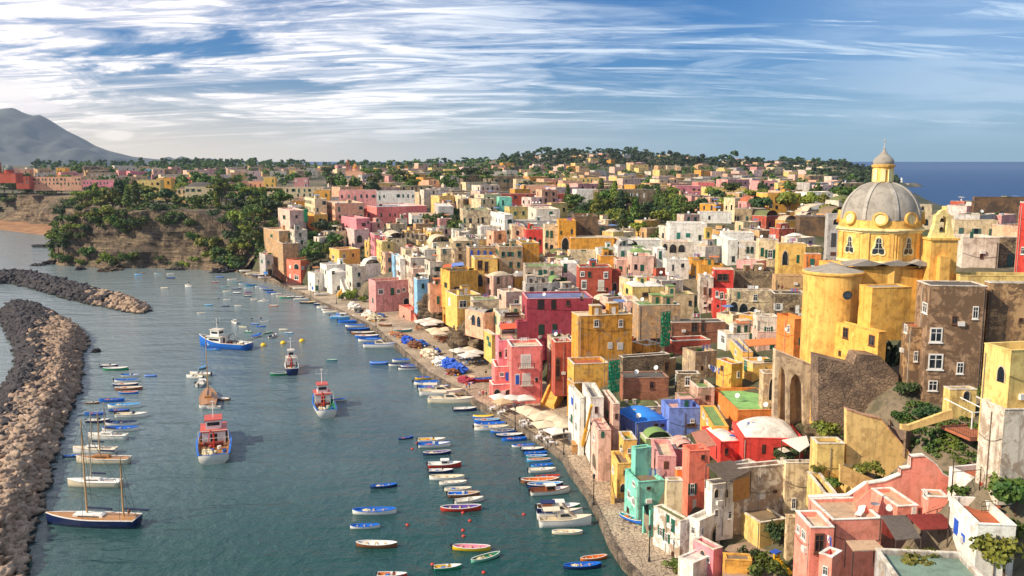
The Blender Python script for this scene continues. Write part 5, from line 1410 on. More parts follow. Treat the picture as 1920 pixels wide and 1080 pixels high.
def canopy(label, corners, mat, hgt=2.3, name='awning', stripes=None, posts=True, thick=.08):
    q = [at_y(a, b, Y) for a, b, Y in corners]
    c = q[0].copy(); q = [p - c for p in q]
    root = thing(name, label, 'awning', loc=tuple(c))
    m = MB(); n = 22
    for i in range(n):
        u0, u1 = i / n, (i + (.8 if stripes else 1.0)) / n
        a0, a1 = q[0].lerp(q[1], u0), q[0].lerp(q[1], u1); b0, b1 = q[3].lerp(q[2], u0), q[3].lerp(q[2], u1)
        t = Vector((0, 0, thick + (.03 if i % 2 else 0)))
        m.add([a0, a1, b1, b0, a0 + t, a1 + t, b1 + t, b0 + t], [(0, 3, 2, 1), (4, 5, 6, 7), (0, 1, 5, 4), (1, 2, 6, 5), (2, 3, 7, 6), (3, 0, 4, 7)])
    obj('cover', m.mesh('cover', [mat]), root)
    for p in q:
        if posts: mm = MB(); mm.tube(p + Vector((0, 0, -.01)), p + Vector((0, 0, -hgt)), .06, 6); obj('post', mm.mesh('post', [plain('4c4038', .6)]), root)
    return root
canopy('tarred timber roof over the whitewashed loggia', [(1324,872,105.5),(1370,864,110),(1408,884,107),(1362,906,102)], plain('6a5c50', .9, .4), 3.0, 'loggia_roof')
canopy('rusty slatted roof behind the salmon house', [(1296,812,119),(1322,806,121),(1344,836,114),(1312,842,112.5)], plain('c88870', .9, .4), 1.8, stripes=True)
canopy('straw mat blind hanging from the loggia roof', [(1374,904,102.6),(1406,894,104.0),(1406,932,104.0),(1374,942,102.6)], plain('b88444', .9, .3), .1, 'blind', posts=False)
canopy('dark red tiled canopy between the pink terrace and the white house', [(1699,966,84),(1776,964,85),(1778,992,81),(1727,994,81)], plain('8a3028', .8, .4), 2.6, stripes=True)
canopy('grey striped slatted awning over the pink patio', [(1652,968,84),(1700,967,84.5),(1727,1010,79),(1680,1014,79)], plain('6a6058', .8, .3), 2.6, stripes=True)
canopy('pale cane awning in front of the concrete walled house', [(1586,1015,80),(1640,1014,80),(1660,1032,77),(1600,1034,77)], plain('c8a888', .8, .3), 2.6, stripes=True)
canopy('dark red shade roof at the edge of the white upper house', [(1872,858,90),(1960,856,90),(1960,905,85),(1925,900,85)], plain('8a3830', .8, .3), 2.6, stripes=True)
canopy('white sailcloth awning beside the planted red terrace', [(1466,826,112),(1512,818,114),(1518,836,111),(1500,848,109)], plain('e8dfd0', .8, .1), 2.2)
canopy('orange awning over the railed terrace', [(1395,638,160),(1452,634,162),(1460,646,158),(1404,650,156)], plain('e08848', .8, .2), 2.4)
canopy('blue awning on the broad yellow house terrace', [(848,494,250),(868,492,252),(870,498,248),(846,500,246)], plain('7c98d8', .8, .1), 2.0)
canopy('orange awning on the broad yellow house terrace', [(832,497,249),(846,495,251),(848,500,247),(830,502,247)], plain('f07040', .8, .1), 2.0)
canopy('terracotta tiled roof of the kiosk terrace', [(937,608,190),(966,606,190),(969,616,186),(938,618,186)], plain('d8603c', .8, .3), 2.2)
canopy('white awning on the blue lower house', [(643,545,318),(660,543,320),(663,549,314),(645,551,314)], plain('e8e0d4', .8, .1), 2.0)
canopy('blue tarpaulin stretched over boats at the end of the quay', [(494,510,374),(510,508,378),(512,513,370),(496,515,368)], plain('3a80c8', .7, .15), 2.4)
canopy('maroon creeper covered pergola on the dusty pink house', [(712,571,292),(762,569,292),(764,574,288),(712,577,288)], plain('4a2c38', .9, .5), 2.4)
def railframe(label, pts, z, h, name='railing', col='38322e', close=False, up=0):
    q = [at_z(a, b, z) for a, b in pts]; c = q[0].copy()
    root = thing(name, label, 'railing', loc=tuple(c)); q = [p - c for p in q]
    if close: q.append(q[0])
    m = MB()
    for a, b in zip(q[:-1], q[1:]):
        for k in ((h,) if up else (h, h * .55, h * .1)): m.tube(a + Vector((0, 0, k)), b + Vector((0, 0, k)), .035, 5)
    obj('rail', m.mesh('rail', [plain(col, .5, .1)]), root)
    m = MB()
    for a, b in zip(q[:-1], q[1:]):
        n = max(1, int((b - a).length / (1.6 if up else .35)))
        for i in range(n + 1): p = a.lerp(b, i / n); m.tube(p, p + Vector((0, 0, h)), .045 if up else .014, 4)
    obj('posts', m.mesh('posts', [plain(col, .5, .1)]), root)
railframe('black metal frame over the white house terrace', [(1784,930),(1836,925),(1838,900),(1786,895)], 18.0, 2.4, 'pergola_frame', close=True, up=1)
railframe('black metal pergola frame above the blue shuttered patio', [(1728,1006),(1780,988),(1832,1010),(1790,1040)], 12.5, 2.4, 'pergola_frame', close=True, up=1)
railframe('dark railing round the red terrace with flower pots', [(1840,960),(1900,955),(1960,952)], 17.0, 1.0)
railframe('green painted rail of the long yellow terrace below the crimson house', [(1396,686),(1412,690),(1456,684)], 15.2, 1.0, col='c8c4b8')
dk = at_z(1832, 812, 18.2)
bal = thing('terrace_balcony', 'timber terrace balcony on white posts jutting from the cream house', 'balcony', loc=tuple(dk), rz=math.radians(12))
m = MB(); m.box(-2.2, -1.6, -.35, 2.6, 3.5, 0); obj('deck', m.mesh('deck', [plain('b06848', .8, .3)]), bal)
m = MB()
for s, e in (((-2.2, -1.6), (2.6, -1.6)), ((-2.2, -1.6), (-2.2, 3.5))):
    A, B = Vector(s + (0,)), Vector(e + (0,))
    for k in (.1, 1.0): m.tube(A + Vector((0, 0, k)), B + Vector((0, 0, k)), .035, 5)
    for i in range(15): p = A.lerp(B, i / 14); m.tube(p, p + Vector((0, 0, 1)), .015, 4)
obj('railing', m.mesh('railing', [plain('5a3c30', .6)]), bal)
m = MB()
for x in (-2.0, .2, 2.4): m.tube((x, -1.4, 1), (x, -1.4, 3.0), .08, 6); m.tube((x, -1.4, 3.0), (x, 3.4, 3.4), .07, 6)
m.tube((-2.1, -1.4, 3.0), (2.5, -1.4, 3.0), .08, 6); obj('white_frame', m.mesh('white_frame', [plain('e4e0d8', .6, .1)]), bal)
def furniture(kind, label, px, py, z, rz, col='f0ece4', group=None, s=1.0):
    p = at_z(px, py, z)
    r = thing(kind, label, {'round_table': 'table', 'garden_chair': 'chair', 'sun_lounger': 'lounger', 'flower_pot': 'pot'}[kind], loc=tuple(p), rz=rz, group=group)
    mt = plain(col, .5, .1)
    if kind == 'round_table':
        m = MB(); m.lathe([(.48 * s, .70), (.5 * s, .74)], 18); obj('table_top', m.mesh('table_top', [mt]), r)
        for i in range(3):
            a = i * 2.1; m = MB(); m.tube((.1 * math.cos(a), .1 * math.sin(a), .7), (.36 * math.cos(a), .36 * math.sin(a), 0), .03, 5); obj('leg', m.mesh('leg', [mt]), r)
    elif kind == 'garden_chair':
        m = MB(); m.box(-.24, -.24, .41, .24, .24, .46); obj('seat', m.mesh('seat', [mt]), r)
        m = MB(); m.box(-.24, .22, .46, .24, .26, .95); obj('backrest', m.mesh('backrest', [mt]), r)
        for x in (-.2, .2):
            for y in (-.2, .2): m = MB(); m.tube((x, y, .41), (x * 1.1, y * 1.1, 0), .025, 5); obj('leg', m.mesh('leg', [mt]), r)
    elif kind == 'sun_lounger':
        m = MB(); m.box(-.32, -.9, .3, .32, .5, .36); obj('bed', m.mesh('bed', [mt]), r)
        m = MB(); m.add([(-.32, .5, .3), (.32, .5, .3), (.32, 1.0, .75), (-.32, 1.0, .75), (-.32, .5, .36), (.32, .5, .36), (.32, .97, .8), (-.32, .97, .8)], [(0, 3, 2, 1), (4, 5, 6, 7), (0, 1, 5, 4), (2, 3, 7, 6), (1, 2, 6, 5), (3, 0, 4, 7)]); obj('backrest', m.mesh('backrest', [mt]), r)
        for x in (-.28, .28):
            for y in (-.8, .4): m = MB(); m.tube((x, y, .3), (x, y, 0), .03, 5); obj('leg', m.mesh('leg', [mt]), r)
    else:
        m = MB(); m.lathe([(.16, 0), (.24, .36), (.28, .38), (.28, .42), (.22, .42), (.2, .38)], 12, cap=False); m.lathe([(.21, .36), (.21, .365)], 12); obj('pot', m.mesh('pot', [plain('b4583c', .8, .2)]), r)
    return r
zt5 = HC - rr(974) * 85 - .4
furniture('round_table', 'round white garden table on the tiled pink terrace', 1640, 957, zt5, 0)
furniture('garden_chair', 'white plastic garden chair by the terrace table', 1625, 949, zt5, 1.2)
furniture('sun_lounger', 'white sun lounger on the planted red terrace', 1455, 878, 9.5, 1.3)
furniture('sun_lounger', 'white folded lounger lying on the tiled pink terrace', 1612, 966, zt5, -.6)
for i, (a, b, z) in enumerate([(1840, 912, 18.5), (1870, 958, 17.2), (1885, 975, 17.0)]): furniture('flower_pot', ['terracotta pot on the upper red terrace', 'terracotta pot by the dark terrace railing', 'terracotta pot at the near corner of the red terrace'][i], a, b, z, 0)
# dish on the pink wall, air conditioners
q = at_y(1668, 950, 87.2)
dsh = thing('satellite_dish', 'white satellite dish on the side wall of the upper pink terrace', 'satellite dish', loc=tuple(q))
m = MB(); m.tube((0, 0, 0), (-.25, -.5, .05), .30, 16, 0, .34); obj('reflector', m.mesh('reflector', [plain('e4e0d8', .4, .1)]), dsh)
m = MB(); m.tube((0, 0, 0), (.35, .5, -.2), .04, 5); obj('bracket', m.mesh('bracket', [plain('5a5650', .5)]), dsh)
# laundry
def laundry(label, xa, ya, xb, yb, Y0, Y1, n, seed):
    A, B = at_y(xa, ya, Y0), at_y(xb, yb, Y1); c = A.copy(); B = B - A; rnd = random.Random(seed)
    root = thing('clothes_line', label, 'laundry', loc=tuple(c))
    m = MB(); m.tube((0, 0, 0), B, .02, 4); obj('line', m.mesh('line', [plain('cccccc', .6)]), root)
    for i in range(n):
        p = B * ((i + .2) / n); w = B / n * .7; h = rnd.uniform(.6, 1.2)
        col = rnd.choice(['f0ece8', 'd8dcf0', 'e84870', '4068c0', 'f0f0f0', '8c3048'])
        m = MB(); N = 5; vs = []
        for j in range(N + 1):
            for k in range(4): vs.append(p + w * (k / 3) + Vector((0, .06 * math.sin(j + k * 2 + i), -h * j / N)))
        m.add(vs, [(j * 4 + k, j * 4 + k + 1, j * 4 + k + 5, j * 4 + k + 4) for j in range(N) for k in range(3)])
        obj('cloth', m.mesh('cloth', [plain(col, .9, .1)]), root)
laundry('white washing on a line beside the tall yellow house', 1328, 683, 1350, 690, 148, 148, 6, 1)
laundry('pink and white washing on the long balcony of the cream house', 934, 604, 958, 602, 199, 199, 6, 2)
laundry('striped towels hanging at the house with three tall windows', 1384, 458, 1398, 460, 242, 242, 4, 3)
laundry('blue patterned cloth drying on the long pink front house', 1551, 1002, 1560, 1008, 80.5, 80.3, 2, 4)
laundry('washing hung over the garden of the peeling cream house', 1392, 1026, 1410, 1028, 105, 105, 5, 5)
# ---------------------------------------------------------------- gaps between the hillside houses, and the far town
FOOT = [(h[1], h[2], h[4], h[5], h[6]) for h in HOUSES]
def obox(x, y, W_, D, a): return np.array([(x + math.cos(a) * u * W_ - math.sin(a) * v * D, y + math.sin(a) * u * W_ + math.cos(a) * v * D) for u, v in ((0, 0), (1, 0), (1, 1), (0, 1))])
FB = [obox(*f) for f in FOOT]
FC = [(b.mean(0), np.hypot(f[2], f[3]) / 2) for b, f in zip(FB, FOOT)]
def sat(A, B):
    for P_, Q_ in ((A, B), (B, A)):
        for i in range(2):
            e = P_[(i + 1) % 4] - P_[i]; n_ = np.array([-e[1], e[0]])
            a, b = P_ @ n_, Q_ @ n_
            if a.max() <= b.min() + 1e-3 or b.max() <= a.min() + 1e-3: return False
    return True
def free(x, y, W_, D, a, gap=.3):
    B = obox(x, y, W_, D, a); c = B.mean(0); r = math.hypot(W_, D) / 2
    for (fc, fr), fb in zip(FC, FB):
        if np.hypot(*(c - fc)) < r + fr and sat(B, fb): return False
    return True
def claim(x, y, W_, D, a):
    B = obox(x, y, W_, D, a); FB.append(B); FC.append((B.mean(0), math.hypot(W_, D) / 2))
CNAME = dict(cream='cream', cream2='beige', white='white', white2='off white', grey='pale grey', pink='pink', hotpink='strong pink', salmon='salmon', coral='coral', red='red', darkred='crimson', brick='brick red', yellow='yellow', ochre='ochre', gold='golden',
             orange='orange', peach='peach', rose='dusty pink', stone='bare stone', tan='tan', pinkcream='blush', palepink='pale pink', straw='straw coloured', sky='pale blue', brown='brown stone', mint='mint')
RNAME = dict(cream='cream roof', grey='grey roof', green='green roof', moss='mossy roof', terra='terracotta roof', white='white roof', brown='brown roof', tile='tiled roof', dark='dark roof', pinkr='rosy roof')
def FH(x, y, z, W_, D, Ht, a, col, roof, rt, rnd, where, nwin=1.0, group='houses of the far town', dirt=.35, hip=False):
    root = thing('house', 'x', 'house', M=TR(x, y, z - 3, a), group=group)
    wm = wallmat(col, dirt); H_ = Ht + 3
    m = MB(); m.box(0, 0, 0, W_, D, H_ - .3); obj('wall', m.mesh('wall', [wm]), root)
    if hip:
        m = MB(); o = .3
        m.add([(-o, -o, H_ - .3), (W_ + o, -o, H_ - .3), (W_ + o, D + o, H_ - .3), (-o, D + o, H_ - .3), (W_ * .3, D / 2, H_ + 1.3), (W_ * .7, D / 2, H_ + 1.3)], [(0, 1, 5, 4), (1, 2, 5), (2, 3, 4, 5), (3, 0, 4), (3, 2, 1, 0)])
        obj('roof', m.mesh('roof', [roofmat('b0664c')]), root)
    else:
        for nm, me in roof_meshes(W_, D, H_ - .3, rt, rnd, wm, roofmat(ROOF[roof]), stucco('ddd2c0', .5), False): obj(nm, me, root)
    sh = rnd.choice([GREEN, '3a4a48', '4a3a32', WHITE, '2f6a58', BROWN])
    nf = max(1, int(Ht / 3.1))
    for ln, R in ((W_, Matrix.Identity(4)), (D, Matrix.Rotation(-PI / 2, 4, 'Z'))):
        if R[0][0] < .5 and nwin < .8: continue
        nc = max(1, int(ln / 3.2 * nwin))
        for f_ in range(nf):
            for c in range(nc):
                if rnd.random() < .2: continue
                k = rnd.choice(['plain', 'closed', 'win', 'plain'] if nwin > .8 else ['plain', 'closed'])
                hh_ = rnd.uniform(1.3, 1.9)
                put_window(root, R @ TR((1 if R[0][0] > .5 else -1) * ln * (c + .5 + rnd.uniform(-.1, .1)) / nc, 0, 3 + Ht * (f_ + .28) / nf), k, rnd.uniform(.9, 1.2), min(hh_, Ht / nf * .75), sh, False)
    if not hip and y < 460: roof_clutter(root, Matrix.Identity(4), W_, D, H_ - .26, rnd, wm, roof, sh, rnd.choice([1, 2, 3]))
    claim(x, y, W_, D, a)
    cp_ = px_of((x + W_ / 2, y, z + Ht))
    root['px'] = cp_[0]; root['py'] = cp_[1]
    big = 'long' if W_ > 13 else 'small' if W_ < 7.5 else ''
    auto(root, f"{big} {CNAME[col]} house with {'hipped tiled roof' if hip else RNAME[roof] if rt == 'flat' else 'domed ' + RNAME[roof]}".strip(), where, cp_[0])
    return root
# hand placed boxes in the picture, for the overlap test: hand placed houses must stay visible
HB = []
for h in HOUSES:
    r_ = h[0]
    zt_h = h[3]
    c4 = obox(h[1], h[2], h[4], h[5], h[6])
    ps = [px_of((p[0], p[1], zz)) for p in c4 for zz in (zt_h, zt_h - 5)]
    HB.append((min(p[0] for p in ps), min(p[1] for p in ps), max(p[0] for p in ps), max(p[1] for p in ps), h[2]))
HB += [(1505, 340, 1740, 690, 127), (1446, 655, 1540, 800, 125), (1536, 670, 1680, 800, 117), (716, 425, 870, 480, 350), (1585, 768, 1712, 905, 105)]
def hides(b, Y, tol=.16):
    for x0, y0, x1, y1, YY in HB:
        if YY < Y - 1: continue
        ix, iy = min(b[2], x1) - max(b[0], x0), min(b[3], y1) - max(b[1], y0)
        if ix > 0 and iy > 0 and ix * iy > tol * (x1 - x0) * (y1 - y0): return True
    return False
rnd = random.Random(11)
WARM = ['cream', 'cream2', 'white2', 'white', 'pinkcream', 'straw', 'tan', 'peach', 'ochre', 'stone', 'rose', 'palepink', 'white2', 'cream', 'grey', 'yellow', 'brick']
def fillzone(poly, n, ws, hs, pal, where, seed, tries=14, nwin=1.0, tol=.16, hipp=0.0, ydist=(90, 560), grp=GRP_H, mind=0.0, dirt=.5):
    rnd = random.Random(seed); xs = [p[0] for p in poly]; ys = [p[1] for p in poly]; made = 0
    for _ in range(n * tries):
        if made >= n: break
        px, py = rnd.uniform(min(xs), max(xs)), rnd.uniform(min(ys), max(ys))
        if not inpoly(np.array([px]), np.array([py]), poly)[0]: continue
        p = hit(px, py, ydist[0], ydist[1])
        if p is None or p.z < 1.0: continue
        if inpoly(np.array([p.x]), np.array([p.y]), QUAY)[0]: continue
        W_, D, Ht = rnd.uniform(*ws) * (1.5 if ws[1] > 11 and rnd.random() < .35 else 1), rnd.uniform(ws[0], ws[1] * .75), rnd.uniform(*hs)
        a = math.radians(rnd.choice([15, 20, 28, 35]) + rnd.uniform(-6, 6)) if px < 1250 else math.radians(rnd.uniform(12, 45))
        if not free(p.x, p.y, W_, D, a): continue
        c4 = obox(p.x, p.y, W_, D, a)
        ps = [px_of((q[0], q[1], zz)) for q in c4 for zz in (p.z + Ht, p.z)]
        b = (min(q[0] for q in ps), min(q[1] for q in ps), max(q[0] for q in ps), max(q[1] for q in ps))
        if tol is not None and hides(b, p.y, tol): continue
        rt = rnd.choice(['flat'] * 6 + ['dome', 'barrel']) if p.y < 330 else rnd.choice(['flat', 'edge'])
        FH(p.x, p.y, p.z, W_, D, Ht, a, rnd.choice(pal), rnd.choice(['cream', 'cream', 'grey', 'white', 'green', 'moss', 'brown', 'terra', 'tile']), rt, rnd, where, nwin, grp, dirt, rnd.random() < hipp)
        made += 1
    return made
Q = []
Q.append(fillzone([(690,430),(900,440),(1000,470),(1060,520),(1040,620),(940,600),(860,560),(780,560),(690,520)], 46, (4, 7.5), (4, 7), WARM, 'in the dense middle quarter', 1, dirt=.6))
Q.append(fillzone([(1000,440),(1250,440),(1520,430),(1520,640),(1250,600),(1060,560)], 40, (4.5, 8), (4, 7), WARM, 'on the upper hillside left of the church', 2, dirt=.5))
Q.append(fillzone([(1040,600),(1250,580),(1480,640),(1480,790),(1250,800),(1080,780)], 30, (3.5, 6.5), (3.5, 6), ['cream', 'pinkcream', 'yellow', 'tan', 'brick', 'ochre', 'white2', 'stone'], 'between the scaffolds and the church', 3, dirt=.5))
Q.append(fillzone([(1150,790),(1330,830),(1480,900),(1480,1075),(1290,1070),(1180,930)], 14, (3, 5), (3, 4.5), ['white2', 'pinkcream', 'straw', 'white'], 'in the quarter behind the cobbled quay', 4))
Q.append(fillzone([(1740,400),(1918,400),(1918,520),(1800,500)], 12, (6, 9), (4, 6), WARM, 'behind the bell tower', 5))
Q.append(fillzone([(520,380),(700,400),(700,500),(600,480),(520,440)], 8, (5, 9), (4, 7), WARM, 'above the far end of the quay', 6))
# the streets of the far town
FAR = ['cream', 'cream2', 'pinkcream', 'peach', 'white2', 'white2', 'straw', 'rose', 'tan', 'palepink', 'pinkcream', 'cream', 'grey', 'straw', 'peach', 'ochre', 'tan', 'stone']
LFT = ['peach', 'cream2', 'pink', 'straw', 'cream', 'pinkcream', 'rose', 'yellow', 'white2', 'tan', 'gold', 'rose', 'stone']
# a few big landmarks first
def LM(label, xl, xr, yt, yb, Y, col, roof='cream', rt='flat', th=8, dep=10, **k):
    return H(label, xl, 0, xl + 1, yt, yb, xr, Y, col, roof, rt, k.pop('wins', 'auto'), th=th, dep=dep, group='houses of the far town', clutter=False, **k)
LM('yellow end house of the ochre terrace above the cliff', 251, 300, 338, 362, 545, 'straw', 'terra', dirt=.1)
LM('deep golden house next to the ochre terrace above the cliff', 292, 320, 335, 360, 560, 'gold', 'terra', dirt=.1)
LM('rose pink terrace block among the cliff top trees', 153, 217, 338, 356, 640, 'pink', 'terra', dirt=.15)
LM('long peach terrace block in the western town', 60, 152, 332, 348, 700, 'peach', 'terra', dirt=.15)
LM('brick red house beside the western church dome', 28, 54, 331, 345, 690, 'brick', 'terra', dirt=.1)
LM('salmon row behind the golden house', 318, 372, 333, 346, 640, 'salmon', 'terra', dirt=.1)
LM('yellow cube on the western skyline', 104, 122, 315, 325, 900, 'gold', 'terra', dirt=.1)
LM('pale blue cube on the western skyline', 264, 285, 317, 328, 880, 'sky', 'white', dirt=.1)
LM('long cream palazzo with tall dark windows', 480, 606, 352, 371, 500, 'cream', 'terra', dep=14, dirt=.15)
LM('orange fronted palace west of the long palazzo', 440, 500, 340, 352, 600, 'peach', 'terra', dirt=.1)
LM('small yellow tower house with a green door', 493, 516, 333, 352, 590, 'yellow', 'cream', dirt=.1)
LM('rose brown block beside the long palazzo', 550, 577, 334, 352, 580, 'rose', 'terra', dirt=.15)
LM('villa with black domed hall above the cliff', 345, 400, 349, 376, 470, 'cream', 'dark', 'dome', dirt=.2)
LM('dark domed side wing of the cliff villa', 330, 350, 353, 376, 476, 'cream2', 'dark', 'dome', dirt=.3)
LM('maroon and pink house with a dark porch roof', 634, 705, 357, 376, 430, 'rose', 'pinkr', dirt=.15)
LM('white long house east of the maroon house', 705, 778, 360, 374, 470, 'white', 'white', dirt=.1)
LM('yellow gate house west of the maroon house', 588, 618, 358, 372, 445, 'gold', 'terra', dirt=.1)
LM('twin coloured yellow and pink block in the middle far town', 832, 857, 317, 337, 700, 'straw', 'cream', dirt=.15)
LM('white ruin like block with many dark openings', 868, 950, 322, 344, 640, 'white2', 'grey', dirt=.5)
LM('grey stone ruins in front of the golden roof palace', 925, 980, 330, 346, 560, 'stone', 'grey', dirt=.5)
LM('long orange roofed palace under the wooded hill', 1060, 1135, 334, 350, 620, 'straw', 'terra', dirt=.15)
LM('brown ruined convent wall over the green gardens', 1120, 1236, 356, 388, 430, 'stone', 'brown', dirt=.6)
LM('white hall with tin roof beside the brown convent', 1080, 1125, 356, 376, 440, 'white', 'white', dirt=.2)
LM('ochre white peach triple block in the centre', 985, 1042, 348, 366, 470, 'peach', 'cream', dirt=.15)
LM('golden villa with arched door before the pink block', 1438, 1502, 364, 392, 330, 'gold', 'gold' if 0 else 'cream', dirt=.1, wins=[('R',1445,384,7,12,'arch'),('R',1456,376,5,6,'plain'),('R',1456,388,5,6,'plain'),('R',1478,374,8,7,'plain'),('R',1492,375,4,8,'plain')])
LM('faded pink block with a white roof in the eastern town', 1422, 1452, 340, 364, 420, 'rose', 'white', dirt=.15)
LM('yellow row with square windows in the eastern town', 1458, 1520, 344, 362, 430, 'straw', 'terra', dirt=.15)
LM('hot pink row with green shutters in the eastern town', 1268, 1315, 350, 362, 480, 'pink', 'white', dirt=.1)
LM('magenta corner block of the eastern town', 1308, 1340, 342, 358, 500, 'hotpink', 'white', dirt=.1)
LM('pale yellow screen wall house in the eastern town', 1327, 1400, 352, 368, 440, 'straw', 'grey', dirt=.2)
LM('white terraced house beyond the dome', 1512, 1562, 362, 384, 350, 'white', 'white', dirt=.1)
LM('brown red terrace row with white balustrades', 935, 1075, 364, 376, 430, 'brick', 'terra', dirt=.3)
LM('turquoise house front among white roofs', 935, 960, 370, 386, 410, 'teal', 'white', dirt=.1)
for h in HOUSES[len(FOOT):]:
    claim(h[1], h[2], h[4], h[5], h[6])
    c4 = obox(h[1], h[2], h[4], h[5], h[6]); ps = [px_of((p[0], p[1], zz)) for p in c4 for zz in (h[3], h[3] - 5)]
    HB.append((min(p[0] for p in ps), min(p[1] for p in ps), max(p[0] for p in ps), max(p[1] for p in ps), h[2]))
FG = 'houses of the far town'
Q.append(fillzone([(780,374),(1000,372),(1060,390),(1010,420),(940,410),(800,396)], 34, (7, 12), (4, 7), FAR, 'between the coral villa and the garden trees', 21, tol=.3, grp=FG))
Q.append(fillzone([(1200,372),(1600,368),(1600,440),(1400,440),(1310,412),(1260,380)], 34, (7, 12), (4, 7), FAR, 'in the quarter between the garden trees and the dome', 22, tol=.3, grp=FG))
Q.append(fillzone([(1000,334),(1580,334),(1600,368),(1200,372),(1000,372)], 95, (8, 15), (4, 8), FAR, 'in the eastern far town', 23, tol=.35, nwin=.7, ydist=(300, 900), grp=FG))
Q.append(fillzone([(1000,318),(1560,316),(1580,334),(1000,334)], 70, (9, 16), (4, 8), FAR, 'at the back of the eastern far town', 24, tol=.5, nwin=.5, ydist=(500, 1300), grp=FG))
Q.append(fillzone([(600,336),(1000,330),(1000,372),(640,372)], 60, (8, 15), (4, 8), FAR, 'in the middle far town', 25, tol=.35, nwin=.7, ydist=(300, 1000), grp=FG))
Q.append(fillzone([(430,318),(1000,316),(1000,334),(430,336)], 85, (9, 17), (4, 8), FAR, 'at the back of the middle far town', 26, tol=.5, nwin=.5, ydist=(500, 1400), grp=FG))
Q.append(fillzone([(0,322),(440,322),(440,350),(260,352),(130,345),(0,345)], 80, (9, 18), (4, 8), LFT, 'in the western far town', 27, tol=.35, nwin=.7, ydist=(400, 1300), grp=FG))
Q.append(fillzone([(950,296),(1500,296),(1540,316),(950,318)], 40, (8, 14), (4, 7), FAR, 'on the wooded hill', 28, tol=.5, nwin=.5, ydist=(700, 1600), grp=FG))
print('FILL', Q)
# two far churches, a lighthouse and the fort like headland
def small_church(label, px, py, Y, col, dome, s=1.0):
    z = HC - rr(py) * Y; p = at_y(px, py, Y)
    r = thing('church', label, 'church', loc=(p.x, Y, z - 3))
    wm = stucco(PAL[col], .3)
    m = MB(); m.box(-9 * s, 0, 0, 9 * s, 12 * s, 8 * s); m.box(-9.2 * s, -.2, 8 * s, 9.2 * s, 12.2 * s, 8.5 * s); obj('nave', m.mesh('nave', [wm]), r)
    m = MB(); m.lathe([(4 * s, 8.5 * s), (4 * s, 11 * s), (4.3 * s, 11.2 * s)] , 16, c=(0, 6 * s, 0)); obj('drum', m.mesh('drum', [wm]), r)
    m = MB(); m.lathe([(4 * s * math.cos(t), 11.2 * s + 4.4 * s * math.sin(t)) for t in np.linspace(0, 1.5, 9)] + [(.2, 17 * s)], 20, c=(0, 6 * s, 0)); obj('dome', m.mesh('dome', [dome], True), r)
    m = MB(); m.box(-8.5 * s, 1, 8 * s, -5.5 * s, 4, 17 * s); m.box(-8.9 * s, .6, 17 * s, -5.1 * s, 4.4, 17.6 * s); m.lathe([(1.6 * s, 17.6 * s), (1.3 * s, 19 * s), (.2, 21 * s)], 8, c=(-7 * s, 2.5, 0)); t_ = obj('bell_tower', m.mesh('bell_tower', [stucco('a86a50', .3)]), r)
    put_window(t_, TR(-7 * s, 1, 13 * s), 'arch', 1.2 * s, 2.6 * s, 'x', False)
    return r
small_church('distant church with a brown clock tower and an orange dome on the skyline', 664, 330, 900, 'peach', roofmat('d89850'), .95)
small_church('distant red walled church with a grey green dome at the far left', 10, 335, 620, 'brick', roofmat('8a9088'), .8)
p = at_y(1690, 345, 1735)
lh = thing('lighthouse', 'small white lighthouse on the tip of the far headland', 'lighthouse', loc=(p.x, p.y, 3))
m = MB(); m.lathe([(3.2, 0), (2.2, 10), (1.8, 11), (1.8, 13), (.6, 15)], 12); obj('tower', m.mesh('tower', [plain('f0ece4', .6, .1)]), lh)
m = MB(); m.box(3, -2, -1, 14, 5, 4); obj('keeper_house', m.mesh('keeper_house', [plain('e0d4c4', .7, .2)]), lh)
# ---------------------------------------------------------------- vegetation
def leaf_mat(c1, c2, name):
    b = NB(name)
    g = b.n('ShaderNodeNewGeometry').outputs['Position']
    r = b.n('ShaderNodeObjectInfo').outputs['Random']
    n1 = b.noise(g, .35, 5, .6); n2 = b.noise(g, 2.2, 4, .6)
    v = b.mix(b.ramp(n1, .36, .64), c1, c2)
    v = b.mix(b.m('MULTIPLY', b.ramp(n2, .4, .7), .5), v, tuple(x * .45 for x in c1[:3]) + (1,))
    hs = b.n('ShaderNodeHueSaturation', {'Color': v, 'Hue': b.m('ADD', .47, b.m('MULTIPLY', r, .05)), 'Value': b.m('ADD', .7, b.m('MULTIPLY', r, .75)), 'Saturation': 1.05})
    b.col(hs.outputs[0]); b.rough(.7)
    return b.mat
LEAF = leaf_mat((.035, .085, .012, 1), (.115, .15, .02, 1), 'foliage')
LEAFD = leaf_mat((.02, .05, .014, 1), (.05, .085, .018, 1), 'dark_foliage')
LEAFY = leaf_mat((.10, .14, .015, 1), (.22, .23, .03, 1), 'bright_foliage')
BARK = plain('5c4838', .9, .4)
rng = np.random.default_rng(5)
